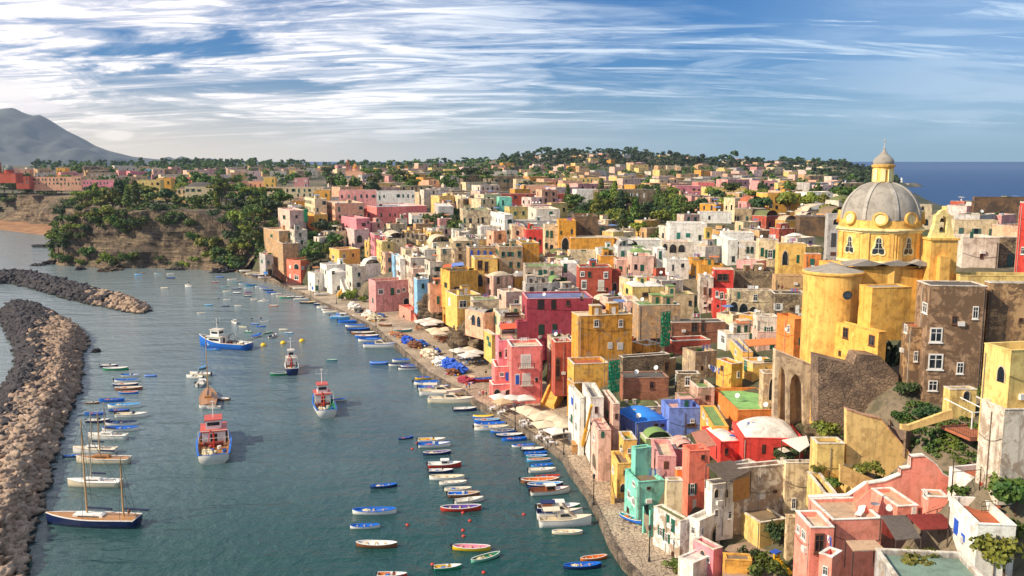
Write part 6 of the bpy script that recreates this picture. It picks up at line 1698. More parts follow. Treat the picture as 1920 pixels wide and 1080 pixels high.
def leaves(cent, rad, n, size, seed, flat=1.0):
    """n leaf sized quads spread through clumps; returns verts, faces"""
    rg = np.random.default_rng(seed)
    cent, rad = np.asarray(cent, float), np.asarray(rad, float)
    k = rg.integers(0, len(cent), n)
    d = rg.normal(size=(n, 3)); d /= np.linalg.norm(d, axis=1)[:, None]
    d[:, 2] = np.where(d[:, 2] < -.3, -d[:, 2] * .6, d[:, 2])
    rr_ = rg.uniform(.62, 1.08, n)[:, None]
    p = cent[k] + d * rr_ * rad[k][:, None] * np.array([1, 1, .8 * flat])
    nr = d + rg.normal(scale=.55, size=(n, 3)); nr /= np.linalg.norm(nr, axis=1)[:, None]
    t = np.cross(nr, rg.normal(size=(n, 3))); t /= np.linalg.norm(t, axis=1)[:, None]
    b = np.cross(nr, t)
    s = size * rg.uniform(.6, 1.35, n)[:, None]
    v = np.stack([p - t * s - b * s * .7, p + t * s - b * s * .7, p + t * s * .7 + b * s * .8, p - t * s * .8 + b * s], 1).reshape(-1, 3)
    f = np.arange(4 * n).reshape(-1, 4)
    return v, f
def np_mesh(name, v, f, mat):
    me = bpy.data.meshes.new(name)
    me.vertices.add(len(v)); me.vertices.foreach_set('co', np.asarray(v, np.float32).ravel())
    k = f.shape[1]
    me.loops.add(f.size); me.loops.foreach_set('vertex_index', f.ravel().astype(np.int32))
    me.polygons.add(len(f)); me.polygons.foreach_set('loop_start', np.arange(0, f.size, k, dtype=np.int32))
    me.materials.append(mat); me.update(calc_edges=True); me.validate()
    return me
def crown(kind, seed, n, size):
    rg = np.random.default_rng(seed)
    if kind == 'pine':
        c = [(rg.uniform(-2.6, 2.6), rg.uniform(-2.6, 2.6), 6.6 + rg.uniform(-.3, .5)) for _ in range(14)]; r = rg.uniform(.9, 1.5, 14)
        return leaves(c, r, n, size, seed, .55)
    if kind == 'tall':
        c = [(rg.uniform(-.9, .9) * (1 - i / 12), rg.uniform(-.9, .9) * (1 - i / 12), 1.8 + i * .55) for i in range(12)]; r = [1.7 - i * .1 for i in range(12)]
        return leaves(c, r, n, size, seed)
    if kind == 'bush':
        c = [(rg.uniform(-1.5, 1.5), rg.uniform(-1.5, 1.5), .5 + rg.uniform(0, .9)) for _ in range(11)]; r = rg.uniform(.55, 1.1, 11)
        return leaves(c, r, n, size, seed)
    c = []
    for _ in range(17):
        a, u = rg.uniform(0, 2 * PI), rg.uniform(0, 1) ** .5 * 2.3
        c.append((u * math.cos(a), u * math.sin(a), 3.0 + rg.uniform(-.8, 2.5) * (1 - u / 3.4) + .3))
    return leaves(c, rg.uniform(.8, 1.5, 17), n, size, seed)
def trunk(kind, seed):
    m = MB(); rg = random.Random(seed); h = {'pine': 6.2, 'tall': 5, 'bush': .8}.get(kind, 3.0)
    m.tube((0, 0, -1.5), (.1, .05, h * .55), .28 if kind != 'bush' else .12, 7, 0, .2 if kind != 'bush' else .09)
    for i in range(5):
        a = i * 1.3 + rg.random(); r_ = rg.uniform(.8, 1.8) if kind != 'bush' else .6
        m.tube((.1, .05, h * rg.uniform(.4, .55)), (r_ * math.cos(a), r_ * math.sin(a), h * rg.uniform(.9, 1.15)), .12 if kind != 'bush' else .05, 5, 0, .03)
    return m.mesh('trunk', [BARK])
TREES = {}
for kind, n, size in (('round', 1500, .24), ('pine', 1300, .2), ('tall', 1300, .2), ('bush', 1000, .15), ('far', 420, .42)):
    for v_ in range(3):
        vv, ff = crown('round' if kind == 'far' else kind, 10 + v_ * 7 + len(kind), n, size)
        for mt, mn in ((LEAF, 'g'), (LEAFD, 'd'), (LEAFY, 'y')):
            TREES[kind, v_, mn] = (np_mesh('crown', vv, ff, mt), trunk('round' if kind == 'far' else kind, v_))
KW = {'round': 'broad leafy tree', 'pine': 'umbrella pine', 'tall': 'tall slender tree', 'bush': 'bushy shrub', 'far': 'leafy tree'}
MW = {'g': 'green', 'd': 'dark green', 'y': 'yellow green'}
def tree(p, kind, v_, mn, s, where, rz=None, label=None, group=None, sz=1.0):
    me, tk = TREES[kind, v_, mn]
    rz = (p[0] * 7.3 + p[1] * 3.1) % 6.28 if rz is None else rz
    r = thing('tree' if kind not in ('bush',) else 'shrub', label or 'x', 'tree' if kind != 'bush' else 'shrub', M=TR(p[0], p[1], p[2], rz, (s, s, s * sz)), group=group)
    obj('crown', me, r); obj('trunk', tk, r)
    if label is None: auto(r, f"{MW[mn]} {KW[kind]}", where, px_of(p)[0])
    return r
NT = [0]
def treezone(poly, n, kinds, mats, ss, where, seed, ydist=(90, 1500), gap=True, group=None, gapf=1.0, mind=1.2, hidet=.4):
    rnd = random.Random(seed); xs = [p[0] for p in poly]; ys = [p[1] for p in poly]; made = 0; P_ = []
    for _ in range(n * 12):
        if made >= n: break
        px, py = rnd.uniform(min(xs), max(xs)), rnd.uniform(min(ys), max(ys))
        if not inpoly(np.array([px]), np.array([py]), poly)[0]: continue
        p = hit(px, py, *ydist)
        if p is None or p.z < .4: continue
        if gap and not free(p.x - 1.2 * gapf, p.y - 1.2 * gapf, 2.4 * gapf, 2.4 * gapf, 0): continue
        if any((p.x - q[0]) ** 2 + (p.y - q[1]) ** 2 < mind ** 2 for q in P_): continue
        s = rnd.uniform(*ss); k = rnd.choice(kinds)
        hgt = {'round': 5.6, 'far': 5.6, 'pine': 7.5, 'tall': 8.5, 'bush': 2}[k] * s
        a, b = px_of((p.x, p.y, p.z + hgt)), px_of((p.x + 2.6 * s, p.y, p.z))
        if hides((a[0] - (b[0] - a[0]), a[1], b[0], b[1]), p.y, hidet): continue
        tree((p.x, p.y, p.z - .2), k, rnd.randrange(3), rnd.choice(mats), s, where, group=group); P_.append((p.x, p.y)); made += 1
    NT[0] += made
    return made
TG = 'trees of the gardens and the cliff'
a = treezone([(1060,380),(1110,368),(1240,372),(1330,384),(1330,410),(1245,445),(1160,452),(1120,440)], 62, ['round', 'round', 'tall'], 'gggyd', (.9, 1.7), 'in the walled garden behind the ochre houses', 1, (300, 460), group=TG, mind=3.2)
b = treezone([(800,416),(868,414),(905,430),(915,452),(860,452),(800,440)], 22, ['round', 'bush'], 'ggd', (.8, 1.2), 'in the garden behind the battlement wall', 2, (300, 430), group=TG, mind=2.5)
c = treezone([(140,366),(330,362),(520,372),(540,400),(500,420),(430,396),(330,392),(200,396),(130,400)], 60, ['round', 'far', 'pine', 'tall', 'round'], 'ggyd', (1.0, 1.9), 'along the top of the cliff', 3, (400, 520), group=TG, mind=3.6, gap=False)
d = treezone([(0,350),(140,350),(150,400),(60,410),(0,410)], 24, ['round', 'far', 'pine'], 'gdd', (1.1, 2.0), 'above the sandy cove', 4, (500, 800), group=TG, mind=4)
e = treezone([(560,400),(640,420),(640,470),(620,500),(560,500),(545,460)], 26, ['bush', 'round'], 'gd', (.7, 1.3), 'on the slope above the salmon house', 5, (340, 430), group=TG, mind=2.2)
f_ = treezone([(600,338),(1000,344),(1000,366),(700,372),(620,360)], 30, ['far', 'pine', 'far'], 'gdg', (1.2, 2.0), 'among the houses of the middle far town', 6, (400, 900), group=TG, mind=7)
g_ = treezone([(1250,372),(1600,362),(1620,420),(1420,425),(1330,400)], 22, ['round', 'far'], 'gdy', (1.0, 1.6), 'between the houses left of the dome', 7, (280, 520), group=TG, mind=5)
print('TREES', a, b, c, d, e, f_, g_)
# plants hanging on the cliff face, each rooted on the rock
rnd = random.Random(77)
n_ = 0
for _ in range(120):
    t = rnd.random()
    i = int(t * (len(c_out) - 2)); A, B = Vector(c_out[i]), Vector(c_out[i + 1]); u = rnd.random(); q = A.lerp(B, u)
    dd = (B - A).normalized(); nr = Vector((dd.y, -dd.x))
    kx = px_of((q.x, q.y, 0))[0]
    z = rnd.uniform(1, 27) if kx > 380 or kx < 150 else rnd.choice([rnd.uniform(20, 27), rnd.uniform(18, 27), rnd.uniform(1, 6), rnd.uniform(1, 27)])
    off = 7.5 * (z / 27) ** 1.15 - .3
    tree((q.x + nr.x * off, q.y + nr.y * off, z - 1), 'bush', rnd.randrange(3), rnd.choice('ggdy'), rnd.uniform(1.1, 2.6), 'on the face of the cliff', group=TG)
# single plants near the viewer
def plant(label, px, py, z, s, kind='bush', mn='g', v_=0, sz=1.0):
    p = hit(px, py, 70, 300) if z is None else at_z(px, py, z); tree(tuple(p), kind, v_, mn, s, '', label=label, sz=sz)
plant('large dark shrub at the foot of the stained stone wall', 1618, 762, 14.6, 1.9, mn='d')
plant('second dark shrub in front of the stained stone wall', 1646, 768, 14.4, 1.5, mn='d', v_=1)
plant('ivy like climber on the corner of the stone wall by the blackened house', 1684, 742, 14, 1.5, mn='d', v_=2, sz=2.6)
plant('bougainvillea bush climbing the cream wall below the red terrace', 1484, 868, 8.5, 1.1, mn='d', v_=1)
plant('trailing plant over the terrace edge of the red house', 1470, 884, 7.5, .9, v_=2)
plant('dense shrub on the pale slope left of the blackened house', 1700, 742, None, .85, mn='d', v_=0)
plant('low shrub on the pale slope above the big ochre wall', 1690, 800, None, .7, mn='g', v_=1)
plant('low leafy shrub at the foot of the blackened house', 1740, 790, None, .8, mn='d', v_=2)
plant('dry looking bush heaped on the yellow flat roofed house', 1556, 822, 14.2, 1.0, mn='y')
plant('yucca plant in the ochre planter', 1530, 890, 12.2, .6, mn='y', v_=1)
plant('leafy banana plant in the upper yellow planter', 1628, 890, 14.0, .7, mn='y', v_=2)
plant('small palm plant at the low yellow terrace', 1570, 917, 12.0, .6, mn='g', v_=0)
plant('big flowering shrub on the red terrace edge', 1905, 945, 18.0, 1.35, mn='g', v_=1)
plant('dark leafy shrub below the flowering shrub', 1912, 1010, 14.6, 1.1, mn='g', v_=2)
plant('bright bush at the near corner of the concrete roof', 1885, 1062, 14.5, 1.2, mn='y', v_=0)
plant('leafy branch crossing the concrete roof edge', 1730, 1078, 15.2, 1.0, mn='y', v_=1)
plant('dark cypress like bush beside the cream yellow annex', 1462, 1018, 3.5, .8, mn='d', v_=0, sz=1.6)
plant('palm like shrub in the yellow garden', 1408, 1052, 2.5, .8, mn='d', v_=1)
plant('broad green bush at the bottom of the yellow garden', 1440, 1078, 2.5, 1.0, mn='g', v_=2)
plant('pale bush with yellow blossom in the garden', 1380, 1062, 2.0, .7, mn='y', v_=0)
plant('yellow green bush on the quay by the net piles', 662, 563, 1.2, 1.5, mn='y', v_=1, sz=1.3)
plant('dark green bush on the quay beside the yellow green bush', 650, 562, 1.2, 1.2, mn='g', v_=2)
plant('small bush in front of the dark red lower house', 684, 566, 1.2, 1.0, mn='y', v_=0)
plant('weedy tuft along the quay wall foot', 1262, 1062, 1.2, .8, mn='g', v_=1, sz=.5)
plant('low weeds beside the cobbled quay house', 1284, 1070, 1.2, .7, mn='y', v_=2, sz=.5)
plant('potted shrub beside the arched door of the yellow courtyard', 1487, 505, 17.6, .9, mn='d', v_=0)
plant('row of pot plants on the yellow courtyard wall', 1500, 510, 17.4, .7, mn='g', v_=1)
for i, (a, b, z, s, mn, v_) in enumerate([(1760,800,13.5,1.6,'d',0),(1725,812,13.0,1.3,'g',1),(1800,862,12.5,1.4,'d',2),(1840,850,13.5,1.2,'g',0),(1690,880,11.5,1.3,'g',1),(1560,852,9,1.2,'d',1),(1548,800,10,1.4,'d',0),(1590,840,10,.9,'g',2)]):
    plant(['thorny shrub on the rock under the terrace balcony', 'green shrub beside the steep stone stair', 'dark shrub above the red shade roof', 'shrub growing under the timber deck', 'leafy shrub in the corner below the big ochre wall', 'shrub in the gap left of the big ochre wall', 'dark shrub at the foot of the tall arcade', 'small shrub against the big ochre wall'][i], a, b, z, s, mn=mn, v_=v_)
# the woods of the far hills: past counting, one object
def wood(name, label, polys, n, seed, ss, mat, ydist):
    rg = random.Random(seed); V, Fc = [], []; k = 0
    for poly, share in polys:
        xs = [p[0] for p in poly]; ys = [p[1] for p in poly]; made = 0; want = int(n * share)
        for _ in range(want * 8):
            if made >= want: break
            px, py = rg.uniform(min(xs), max(xs)), rg.uniform(min(ys), max(ys))
            if not inpoly(np.array([px]), np.array([py]), poly)[0]: continue
            p = hit(px, py, *ydist)
            if p is None or p.z < 2 or not free(p.x - 3, p.y - 4, 6, 4, 0): continue
            s = rg.uniform(*ss)
            nn = 150
            cc = [(rg.uniform(-1.8, 1.8), rg.uniform(-1.8, 1.8), 3 + rg.uniform(-1.5, 2)) for _ in range(6)]
            v, f = leaves(cc, [1.3] * 6, nn, .55, rg.randrange(10**6))
            V.append(v * s + np.array([p.x, p.y, p.z - .5])); Fc.append(f + k); k += len(v); made += 1
    o = obj(name, np_mesh(name, np.concatenate(V), np.concatenate(Fc), mat)); struct(o, 'stuff'); o['label'] = label; o['category'] = 'woods'
    return k // 4
nq = wood('hill_wood', 'dark green woods covering the far hill and headland', [([(950,290),(1250,288),(1560,308),(1640,318),(1640,352),(1560,336),(1300,318),(1100,316),(950,316)], .75), ([(1560,310),(1660,330),(1690,350),(1600,356),(1540,340)], .25)], 560, 3, (1.0, 1.9), LEAFD, (600, 1800))
nq2 = wood('skyline_wood', 'green woods along the skyline behind the far town', [([(280,306),(560,304),(1000,306),(1000,326),(560,322),(280,326)], .6), ([(60,308),(300,308),(300,322),(60,322)], .15), ([(1000,316),(1560,318),(1560,336),(1000,332)], .15), ([(0,324),(480,322),(560,340),(560,352),(240,366),(0,356)], .18), ([(560,326),(1000,326),(1060,350),(1000,366),(620,356)], .16), ([(1040,336),(1600,334),(1620,368),(1240,372)], .14)], 440, 4, (.9, 1.7), LEAF, (600, 1700))
def ridge(name, label, line, Y, n, seed, ss, mat):
    rg = random.Random(seed); V, Fc = [], []; k = 0
    for _ in range(n):
        px = rg.uniform(line[0][0], line[-1][0]); Yy = Y * rg.uniform(.86, 1.1)
        x = (px - 960) / F * depth(0, Yy, 45)
        z = float(ground(np.array([x]), np.array([Yy]))[0])
        if z < 2: continue
        s = rg.uniform(*ss) * (1 if rg.random() < .85 else 1.5)
        v, f = leaves([(rg.uniform(-2, 2), rg.uniform(-2, 2), 3 + rg.uniform(-1.5, 2)) for _ in range(6)], [1.3] * 6, 150, .55, rg.randrange(10**6))
        V.append(v * s + np.array([x, Yy, z - .5])); Fc.append(f + k); k += len(v)
    o = obj(name, np_mesh(name, np.concatenate(V), np.concatenate(Fc), mat)); struct(o, 'stuff'); o['label'] = label; o['category'] = 'woods'
ridge('ridge_wood', 'line of trees standing on the ridge against the sky', [(60, 0), (1620, 0)], 1400, 300, 9, (.9, 1.9), LEAFD)
# ground cover: low scrub on cliff top and open slopes
def scrub(n, seed):
    rg = np.random.default_rng(seed); V = []; Fc = []; k = 0; rg2 = random.Random(seed)
    for poly, cnt, yd in (([(110,380),(500,380),(560,440),(560,500),(480,500),(440,420),(130,410)], 900, (380, 520)), ([(0,345),(150,345),(150,410),(0,415)], 380, (480, 900)), ([(1040,370),(1330,380),(1250,455),(1110,450)], 420, (290, 480)), ([(1380,790),(1800,790),(1900,900),(1700,960),(1500,1000),(1480,1078),(1380,1078)], 260, (80, 135)), ([(1700,730),(1870,730),(1870,880),(1700,860)], 120, (80, 130)), ([(700,420),(930,430),(930,460),(800,450)], 110, (300, 420))):
        xs = [p[0] for p in poly]; ys = [p[1] for p in poly]
        for _ in range(cnt):
            px, py = rg2.uniform(min(xs), max(xs)), rg2.uniform(min(ys), max(ys))
            if not inpoly(np.array([px]), np.array([py]), poly)[0]: continue
            p = hit(px, py, *yd)
            if p is None or p.z < 1 or not free(p.x - .4, p.y - .4, .8, .8, 0): continue
            s = rg2.uniform(.5, 1.2) * (1.0 if p.y < 200 else 2.8)
            v, f = leaves([(0, 0, .1), (.5, .2, .1), (-.4, .4, .2)], [.6, .5, .5], 70, .14, rg2.randrange(10**6))
            V.append(v * s + np.array([p.x, p.y, p.z])); Fc.append(f + k); k += len(v)
    o = obj('ground_scrub', np_mesh('ground_scrub', np.concatenate(V), np.concatenate(Fc), LEAF)); struct(o, 'stuff'); o['label'] = 'low green scrub covering the open ground of the slopes'; o['category'] = 'scrub'
scrub(0, 5)
# ---------------------------------------------------------------- boats
BM = {}
def bmat(c): return plain(c, .35, .12, name='boat_paint')
def hull_lines(kind, L, B, Hf):
    n = 13; st = []
    for i in range(n):
        t = i / (n - 1); u = 2 * t - 1                   # -1 stern, 1 bow
        if kind in ('row', 'cov'): b = (1 - abs(u) ** 2.4) ** .62
        else: b = (1 - max(0, (u + .25) / 1.25) ** 2.3) ** .7 * (1 - .18 * max(0, -u - .2))
        b = max(b, .03)
        sheer = Hf * (1 + .30 * max(0, u) ** 2 + (.16 * max(0, -u) ** 2 if kind in ('row', 'cov') else 0))
        if kind == 'trawler': sheer = Hf * (1 + .75 * max(0, u + .1) ** 2)
        x = L * (t - .5) + (.06 * L * max(0, u) ** 3)
        st.append((x, B / 2 * b, sheer, -.10 * L * .5 * (1 - abs(u) ** 3 * .7)))
    return st
def boat_part(kind, part, L, B, Hf):
    st = hull_lines(kind, L, B, Hf); m = MB(); n = len(st)
    if part == 'hull':
        vs = []
        for (x, b, s, k) in st: vs += [(x * .97, 0, k), (x * .985, b * .62, k * .45), (x, b * .93, s * .42), (x, b, s), (x * .985, -b * .62, k * .45), (x, -b * .93, s * .42), (x, -b, s)]
        for i in range(n - 1):
            a, c = i * 7, i * 7 + 7
            for j0, j1, mi in ((0, 1, 1), (1, 2, 0), (2, 3, 0)): m_ = (a + j0, c + j0, c + j1, a + j1); m.f.append(m_); m.m.append(mi)
            for j0, j1, mi in ((0, 4, 1), (4, 5, 0), (5, 6, 0)): m_ = (a + j1, c + j1, c + j0, a + j0); m.f.append(m_); m.m.append(mi)
        m.v = vs
        m.f.append((0, 1, 2, 3, 6, 5, 4)); m.m.append(0)
    elif part == 'gunwale':
        w = .035 * B + .03; vs = []
        for (x, b, s, k) in st:
            for sg in (1, -1): vs += [(x * 1.005, sg * (b + w * .5), s - .02), (x * 1.005, sg * (b + w * .5), s + .05), (x * .99, sg * max(0, b - w), s + .05), (x * .99, sg * max(0, b - w), s - .02)]
        for i in range(n - 1):
            for sg in (0, 4):
                a, c = i * 8 + sg, i * 8 + 8 + sg
                for j in range(4): m.f.append((a + j, c + j, c + (j + 1) % 4, a + (j + 1) % 4)); m.m.append(0)
        m.v = vs
        if kind not in ('row', 'cov'):
            x, b, s, k = st[0]; m.box(x - .02, -b, s - .02, x + .10, b, s + .05)
    elif part == 'interior':
        vs = []; fl = Hf * (.22 if kind != 'trawler' else .45)
        for (x, b, s, k) in st: vs += [(x * .975, max(0, b - .05), s), (x * .95, b * .74, fl), (x * .95, -b * .74, fl), (x * .975, -max(0, b - .05), s)]
        for i in range(n - 1):
            a, c = i * 4, i * 4 + 4
            for j in range(3): m.f.append((a + j, a + j + 1, c + j + 1, c + j)); m.m.append(0)
        m.v = vs
        m.f.append((0, 3, 2, 1)); m.m.append(0)
    elif part == 'deck':
        vs = []
        for (x, b, s, k) in st: vs += [(x * .985, b - .03, s), (x * .985, 0, s + .05 * B), (x * .985, -b + .03, s)]
        for i in range(n - 1):
            a, c = i * 3, i * 3 + 3
            for j in range(2): m.f.append((a + j, a + j + 1, c + j + 1, c + j)); m.m.append(0)
        m.v = vs
    elif part == 'foredeck':
        vs = []
        for (x, b, s, k) in st[8:]: vs += [(x * .985, max(.0, b - .03), s + .01), (x * .985, 0, s + .07), (x * .985, -max(.0, b - .03), s + .01)]
        for i in range(len(st[8:]) - 1):
            a, c = i * 3, i * 3 + 3
            for j in range(2): m.f.append((a + j, a + j + 1, c + j + 1, c + j)); m.m.append(0)
        m.v = vs
    elif part == 'tarp':
        vs = []
        for q, (x, b, s, k) in enumerate(st): vs += [(x * .98, b + .02, s - .08), (x * .98, b * .5, s + .14 * B + .04 * math.sin(q * 2.1)), (x * .98, 0, s + .2 * B + .05 * math.sin(q * 1.7)), (x * .98, -b * .5, s + .14 * B + .04 * math.sin(q * 2.6)), (x * .98, -b - .02, s - .08)]
        for i in range(n - 1):
            a, c = i * 5, i * 5 + 5
            for j in range(4): m.f.append((a + j, a + j + 1, c + j + 1, c + j)); m.m.append(0)
        m.v = vs
    return m
def bmesh_(kind, part, L, B, Hf, cols):
    k = (kind, part, L, B, Hf, tuple(cols))
    if k not in BM: BM[k] = boat_part(kind, part, L, B, Hf).mesh(part, [bmat(c) for c in cols], part in ('hull', 'tarp'))
    return BM[k]
def cached(key, fn, name, mats, smooth=False):
    if key not in BM:
        m = MB(); fn(m); BM[key] = m.mesh(name, mats, smooth)
    return BM[key]
HEX = dict(blue='1f6fd0', navy='1c2c5c', sky='58a8e0', white='ece8e0', cream='e6d8bc', red='c03a2c', green='2c9468', mint='7cc8a8', teal='1f8c98', yellow='ecc020', orange='e07828', brown='8a5434', black='26262a', purple='6c50a0', pink='e48aa0', grey='9a9890', wood='b07c48', lime='a8d060')
def boat(kind, x, y, L, hd, hc, ic, z=0.0, label=None, where='', group='boats moored in the harbour', cat='boat', name=None, detail=True):
    """L in metres, hd heading in degrees (0: bow to the right of the view)"""
    base = 'row' if kind in ('row', 'cov') else 'mot'
    if kind in ('trawler', 'yacht', 'sail'): base = 'trawler' if kind == 'trawler' else 'mot'
    UL = 6.0 if kind in ('row', 'cov', 'mot', 'cab') else L
    B = {'row': 1.75, 'cov': 1.75, 'mot': 2.0, 'cab': 2.1, 'trawler': L * .34, 'yacht': L * .26}.get(kind, L * .27)
    Hf = {'row': .62, 'cov': .62, 'mot': .75, 'cab': .8, 'cruiser': 1.15, 'trawler': 1.7, 'yacht': 1.25, 'sail': .95}[kind]
    s = L / UL
    if kind in ('row', 'cov', 'mot', 'cab'): s = max(.45, s)
    sw = s * 1.0 if s < 1 else 1 + (s - 1) * .8
    nm = name or {'row': 'rowing_boat', 'cov': 'covered_boat', 'mot': 'motorboat', 'cab': 'cabin_boat', 'cruiser': 'cabin_cruiser', 'trawler': 'fishing_boat', 'yacht': 'sailing_yacht', 'sail': 'sailing_boat'}[kind]
    r = thing(nm, label or 'x', cat, M=Matrix.Translation((x, y, z)) @ Matrix.Rotation(math.radians(hd), 4, 'Z') @ Matrix.Diagonal((s, sw, sw, 1)), group=group)
    H1, I1 = HEX[hc], HEX[ic]
    low = HEX['white'] if hc in ('blue', 'navy') else HEX['red'] if hc in ('white', 'cream') and (int(x * 7) % 3 == 0) else HEX['navy'] if hc in ('white', 'cream', 'sky') else HEX['white']
    if kind == 'trawler': low = HEX['red']
    obj('hull', bmesh_(base, 'hull', UL, B, Hf, [H1, low]), r)
    trim = HEX['blue'] if kind == 'trawler' and hc == 'white' else HEX['white'] if hc != 'white' else I1 if ic != 'white' else HEX['cream']
    obj('gunwale', bmesh_(base, 'gunwale', UL, B, Hf, [trim if kind != 'row' else (HEX['blue'] if ic == 'blue' else trim)]), r)
    if kind == 'cov':
        obj('tarpaulin', bmesh_(base, 'tarp', UL, B, Hf, [I1]), r)
        return finish(r, kind, hc, ic, where, label, x, y)
    if kind in ('yacht', 'sail'): obj('deck', bmesh_(base, 'deck', UL, B, Hf, [I1]), r)
    else: obj('interior', bmesh_(base, 'interior', UL, B, Hf, [I1]), r)
    if detail and kind in ('row', 'mot'):
        th_ = cached(('thw', base, hc == 'x'), lambda m: m.box(-.13, -.78, .40, .13, .78, .45), 'thwart', [bmat('c8a878')])
        for xx in ((-1.5, 0, 1.4) if kind == 'row' else (-1.6, .2)): obj('thwart', th_, r, TR(xx, 0, 0, 0, (1, 1 if abs(xx) < 1 else .84, 1)))
    if detail and kind in ('row', 'mot'):
        q = int(abs(x * 13 + y * 7)) % 5
        if q < 3:
            gc_ = ('d8c8a0', '3a6cb0', 'c86838')[q]
            obj('gear_heap', cached(('gear', q), lambda m: (m.blob((-.9, .1, .42), (.55, .4, .25), 2, .5, q + 2), m.tube((-.2, -.35, .5), (2.1, .3, .6), .03, 5)), 'gear_heap', [plain(gc_, .9, .3, scale=4)]), r)
        if q in (1, 4) and kind == 'row': obj('outboard_motor', cached('ob2', lambda m: (m.box(-3.3, -.14, .6, -3.0, .14, 1.05), m.box(-3.2, -.06, -.3, -3.08, .06, .6)), 'outboard_motor', [bmat('2c2c30')]), r)
    if kind in ('mot', 'cab', 'cruiser'):
        if kind != 'cruiser': obj('foredeck', bmesh_(base, 'foredeck', UL, B, Hf, [HEX['white'] if hc != 'brown' else HEX['wood']]), r)
        if kind != 'cruiser':
            o = obj('outboard_motor', cached('outb', lambda m: (m.box(-3.35, -.17, .55, -2.98, .17, 1.12), m.box(-3.25, -.08, -.4, -3.1, .08, .55)), 'outboard_motor', [bmat('2c2c30')]), r)
    if kind == 'mot': obj('windshield', cached('wsh', lambda m: m.add([(.75, -.6, .8), (.75, .6, .8), (.45, .55, 1.25), (.45, -.55, 1.25), (.71, -.6, .8), (.71, .6, .8), (.41, .55, 1.25), (.41, -.55, 1.25)], [(0, 1, 2, 3), (7, 6, 5, 4), (3, 2, 6, 7), (0, 3, 7, 4), (1, 5, 6, 2)]), 'windshield', [glass()]), r); obj('console', cached('cons', lambda m: m.box(-.2, -.35, .3, .25, .35, 1.05), 'console', [bmat('dcd8d0')]), r)
    if kind == 'cab':
        c_ = HEX['brown'] if ic == 'brown' else HEX['white']
        def fc(m): m.box(-.5, -.62, .35, .9, .62, 1.5); m.box(-.65, -.72, 1.5, 1.05, .72, 1.58, 1)
        o = obj('cabin', cached(('cabn', c_), fc, 'cabin', [bmat(c_), bmat('e8e4dc')]), r)
        def fw(m): m.box(.901, -.5, .95, .92, .5, 1.35); m.box(-.35, -.64, .95, .75, -.621, 1.35); m.box(-.35, .621, .95, .75, .64, 1.35)
        obj('cabin_window', cached('cabw', fw, 'cabin_window', [glass()]), o)
    if kind == 'cruiser':
        obj('foredeck', bmesh_(base, 'foredeck', UL, B, Hf, [HEX['cream']]), r)
        b = B / 2
        m = MB(); vs = [(-.12 * L, -b * .72, Hf * .5), (.30 * L, -b * .45, Hf), (.30 * L, b * .45, Hf), (-.12 * L, b * .72, Hf * .5), (-.12 * L, -b * .66, Hf + .95), (.08 * L, -b * .55, Hf + .95), (.08 * L, b * .55, Hf + .95), (-.12 * L, b * .66, Hf + .95)]
        m.add(vs, [(4, 5, 6, 7), (0, 1, 5, 4), (1, 2, 6, 5), (2, 3, 7, 6), (3, 0, 4, 7)])
        o = obj('cabin', m.mesh('cabin', [bmat(HEX['cream'])]), r)
        m = MB()
        for sg in (-1, 1): m.add([(-.08 * L, sg * (b * .70), Hf + .42), (.14 * L, sg * (b * .585), Hf + .42), (.075 * L, sg * (b * .58), Hf + .8), (-.08 * L, sg * (b * .69), Hf + .8)], [(0, 1, 2, 3)])
        m.add([(.215 * L, -b * .44, Hf + .42), (.215 * L, b * .44, Hf + .42), (.12 * L, b * .48, Hf + .84), (.12 * L, -b * .48, Hf + .84)], [(0, 1, 2, 3)])
        obj('cabin_window', m.mesh('cabin_window', [glass()]), o)
        m = MB(); 
        for xx in (-.38 * L, -.14 * L):
            for sg in (-1, 1): m.tube((xx, sg * b * .7, Hf * .8), (xx, sg * b * .7, Hf + 1.3), .03, 5)
        obj('canopy_frame', m.mesh('canopy_frame', [bmat('b8b8b8')]), r)
        m = MB(); m.box(-.42 * L, -b * .8, Hf + 1.3, -.08 * L, b * .8, Hf + 1.4); obj('sun_canopy', m.mesh('sun_canopy', [bmat(I1)]), r)
    if kind in ('yacht', 'sail'):
        b = B / 2
        m = MB(); m.box(-.12 * L, -b * .42, Hf, .22 * L, b * .42, Hf + .42); m.box(-.10 * L, -b * .36, Hf + .42, .18 * L, b * .36, Hf + .5)
        o = obj('cabin_trunk', m.mesh('cabin_trunk', [bmat(HEX['wood'] if ic == 'wood' and kind != 'yacht' else HEX['white'])]), r)
        m = MB()
        for sg in (-1, 1):
            m.box(-.08 * L, sg * b * .42 - .012, Hf + .12, .165 * L, sg * b * .42 + .012, Hf + .28)
        obj('porthole', m.mesh('porthole', [glass()]), o)
        m = MB(); m.box(-.38 * L, -b * .38, Hf + .02, -.16 * L, b * .38, Hf + .09); obj('cockpit', m.mesh('cockpit', [bmat('5a4030')]), r)
        masts = [(.08 * L, L * (1.22 if kind == 'yacht' else 1.02))] + ([(-.34 * L, L * .80)] if kind == 'yacht' else [])
        for q, (mx, mh) in enumerate(masts):
            m = MB(); m.tube((mx, 0, Hf * .5), (mx, 0, mh), .15 if L > 10 else .11, 7, 0, .08)
            for f_ in (.45, .72): m.tube((mx, -.07 * L * (1.2 - f_), mh * f_), (mx, .07 * L * (1.2 - f_), mh * f_), .025, 4)
            o = obj('mast', m.mesh('mast', [bmat('c8a070' if ic == 'wood' or kind == 'yacht' else 'b8a890')]), r)
            m = MB(); m.tube((mx, 0, Hf + 1.1), (mx - .30 * L, 0, Hf + 1.0), .05, 6); m.tube((mx - .02 * L, 0, Hf + 1.22), (mx - .29 * L, 0, Hf + 1.12), .16, 8, 1)
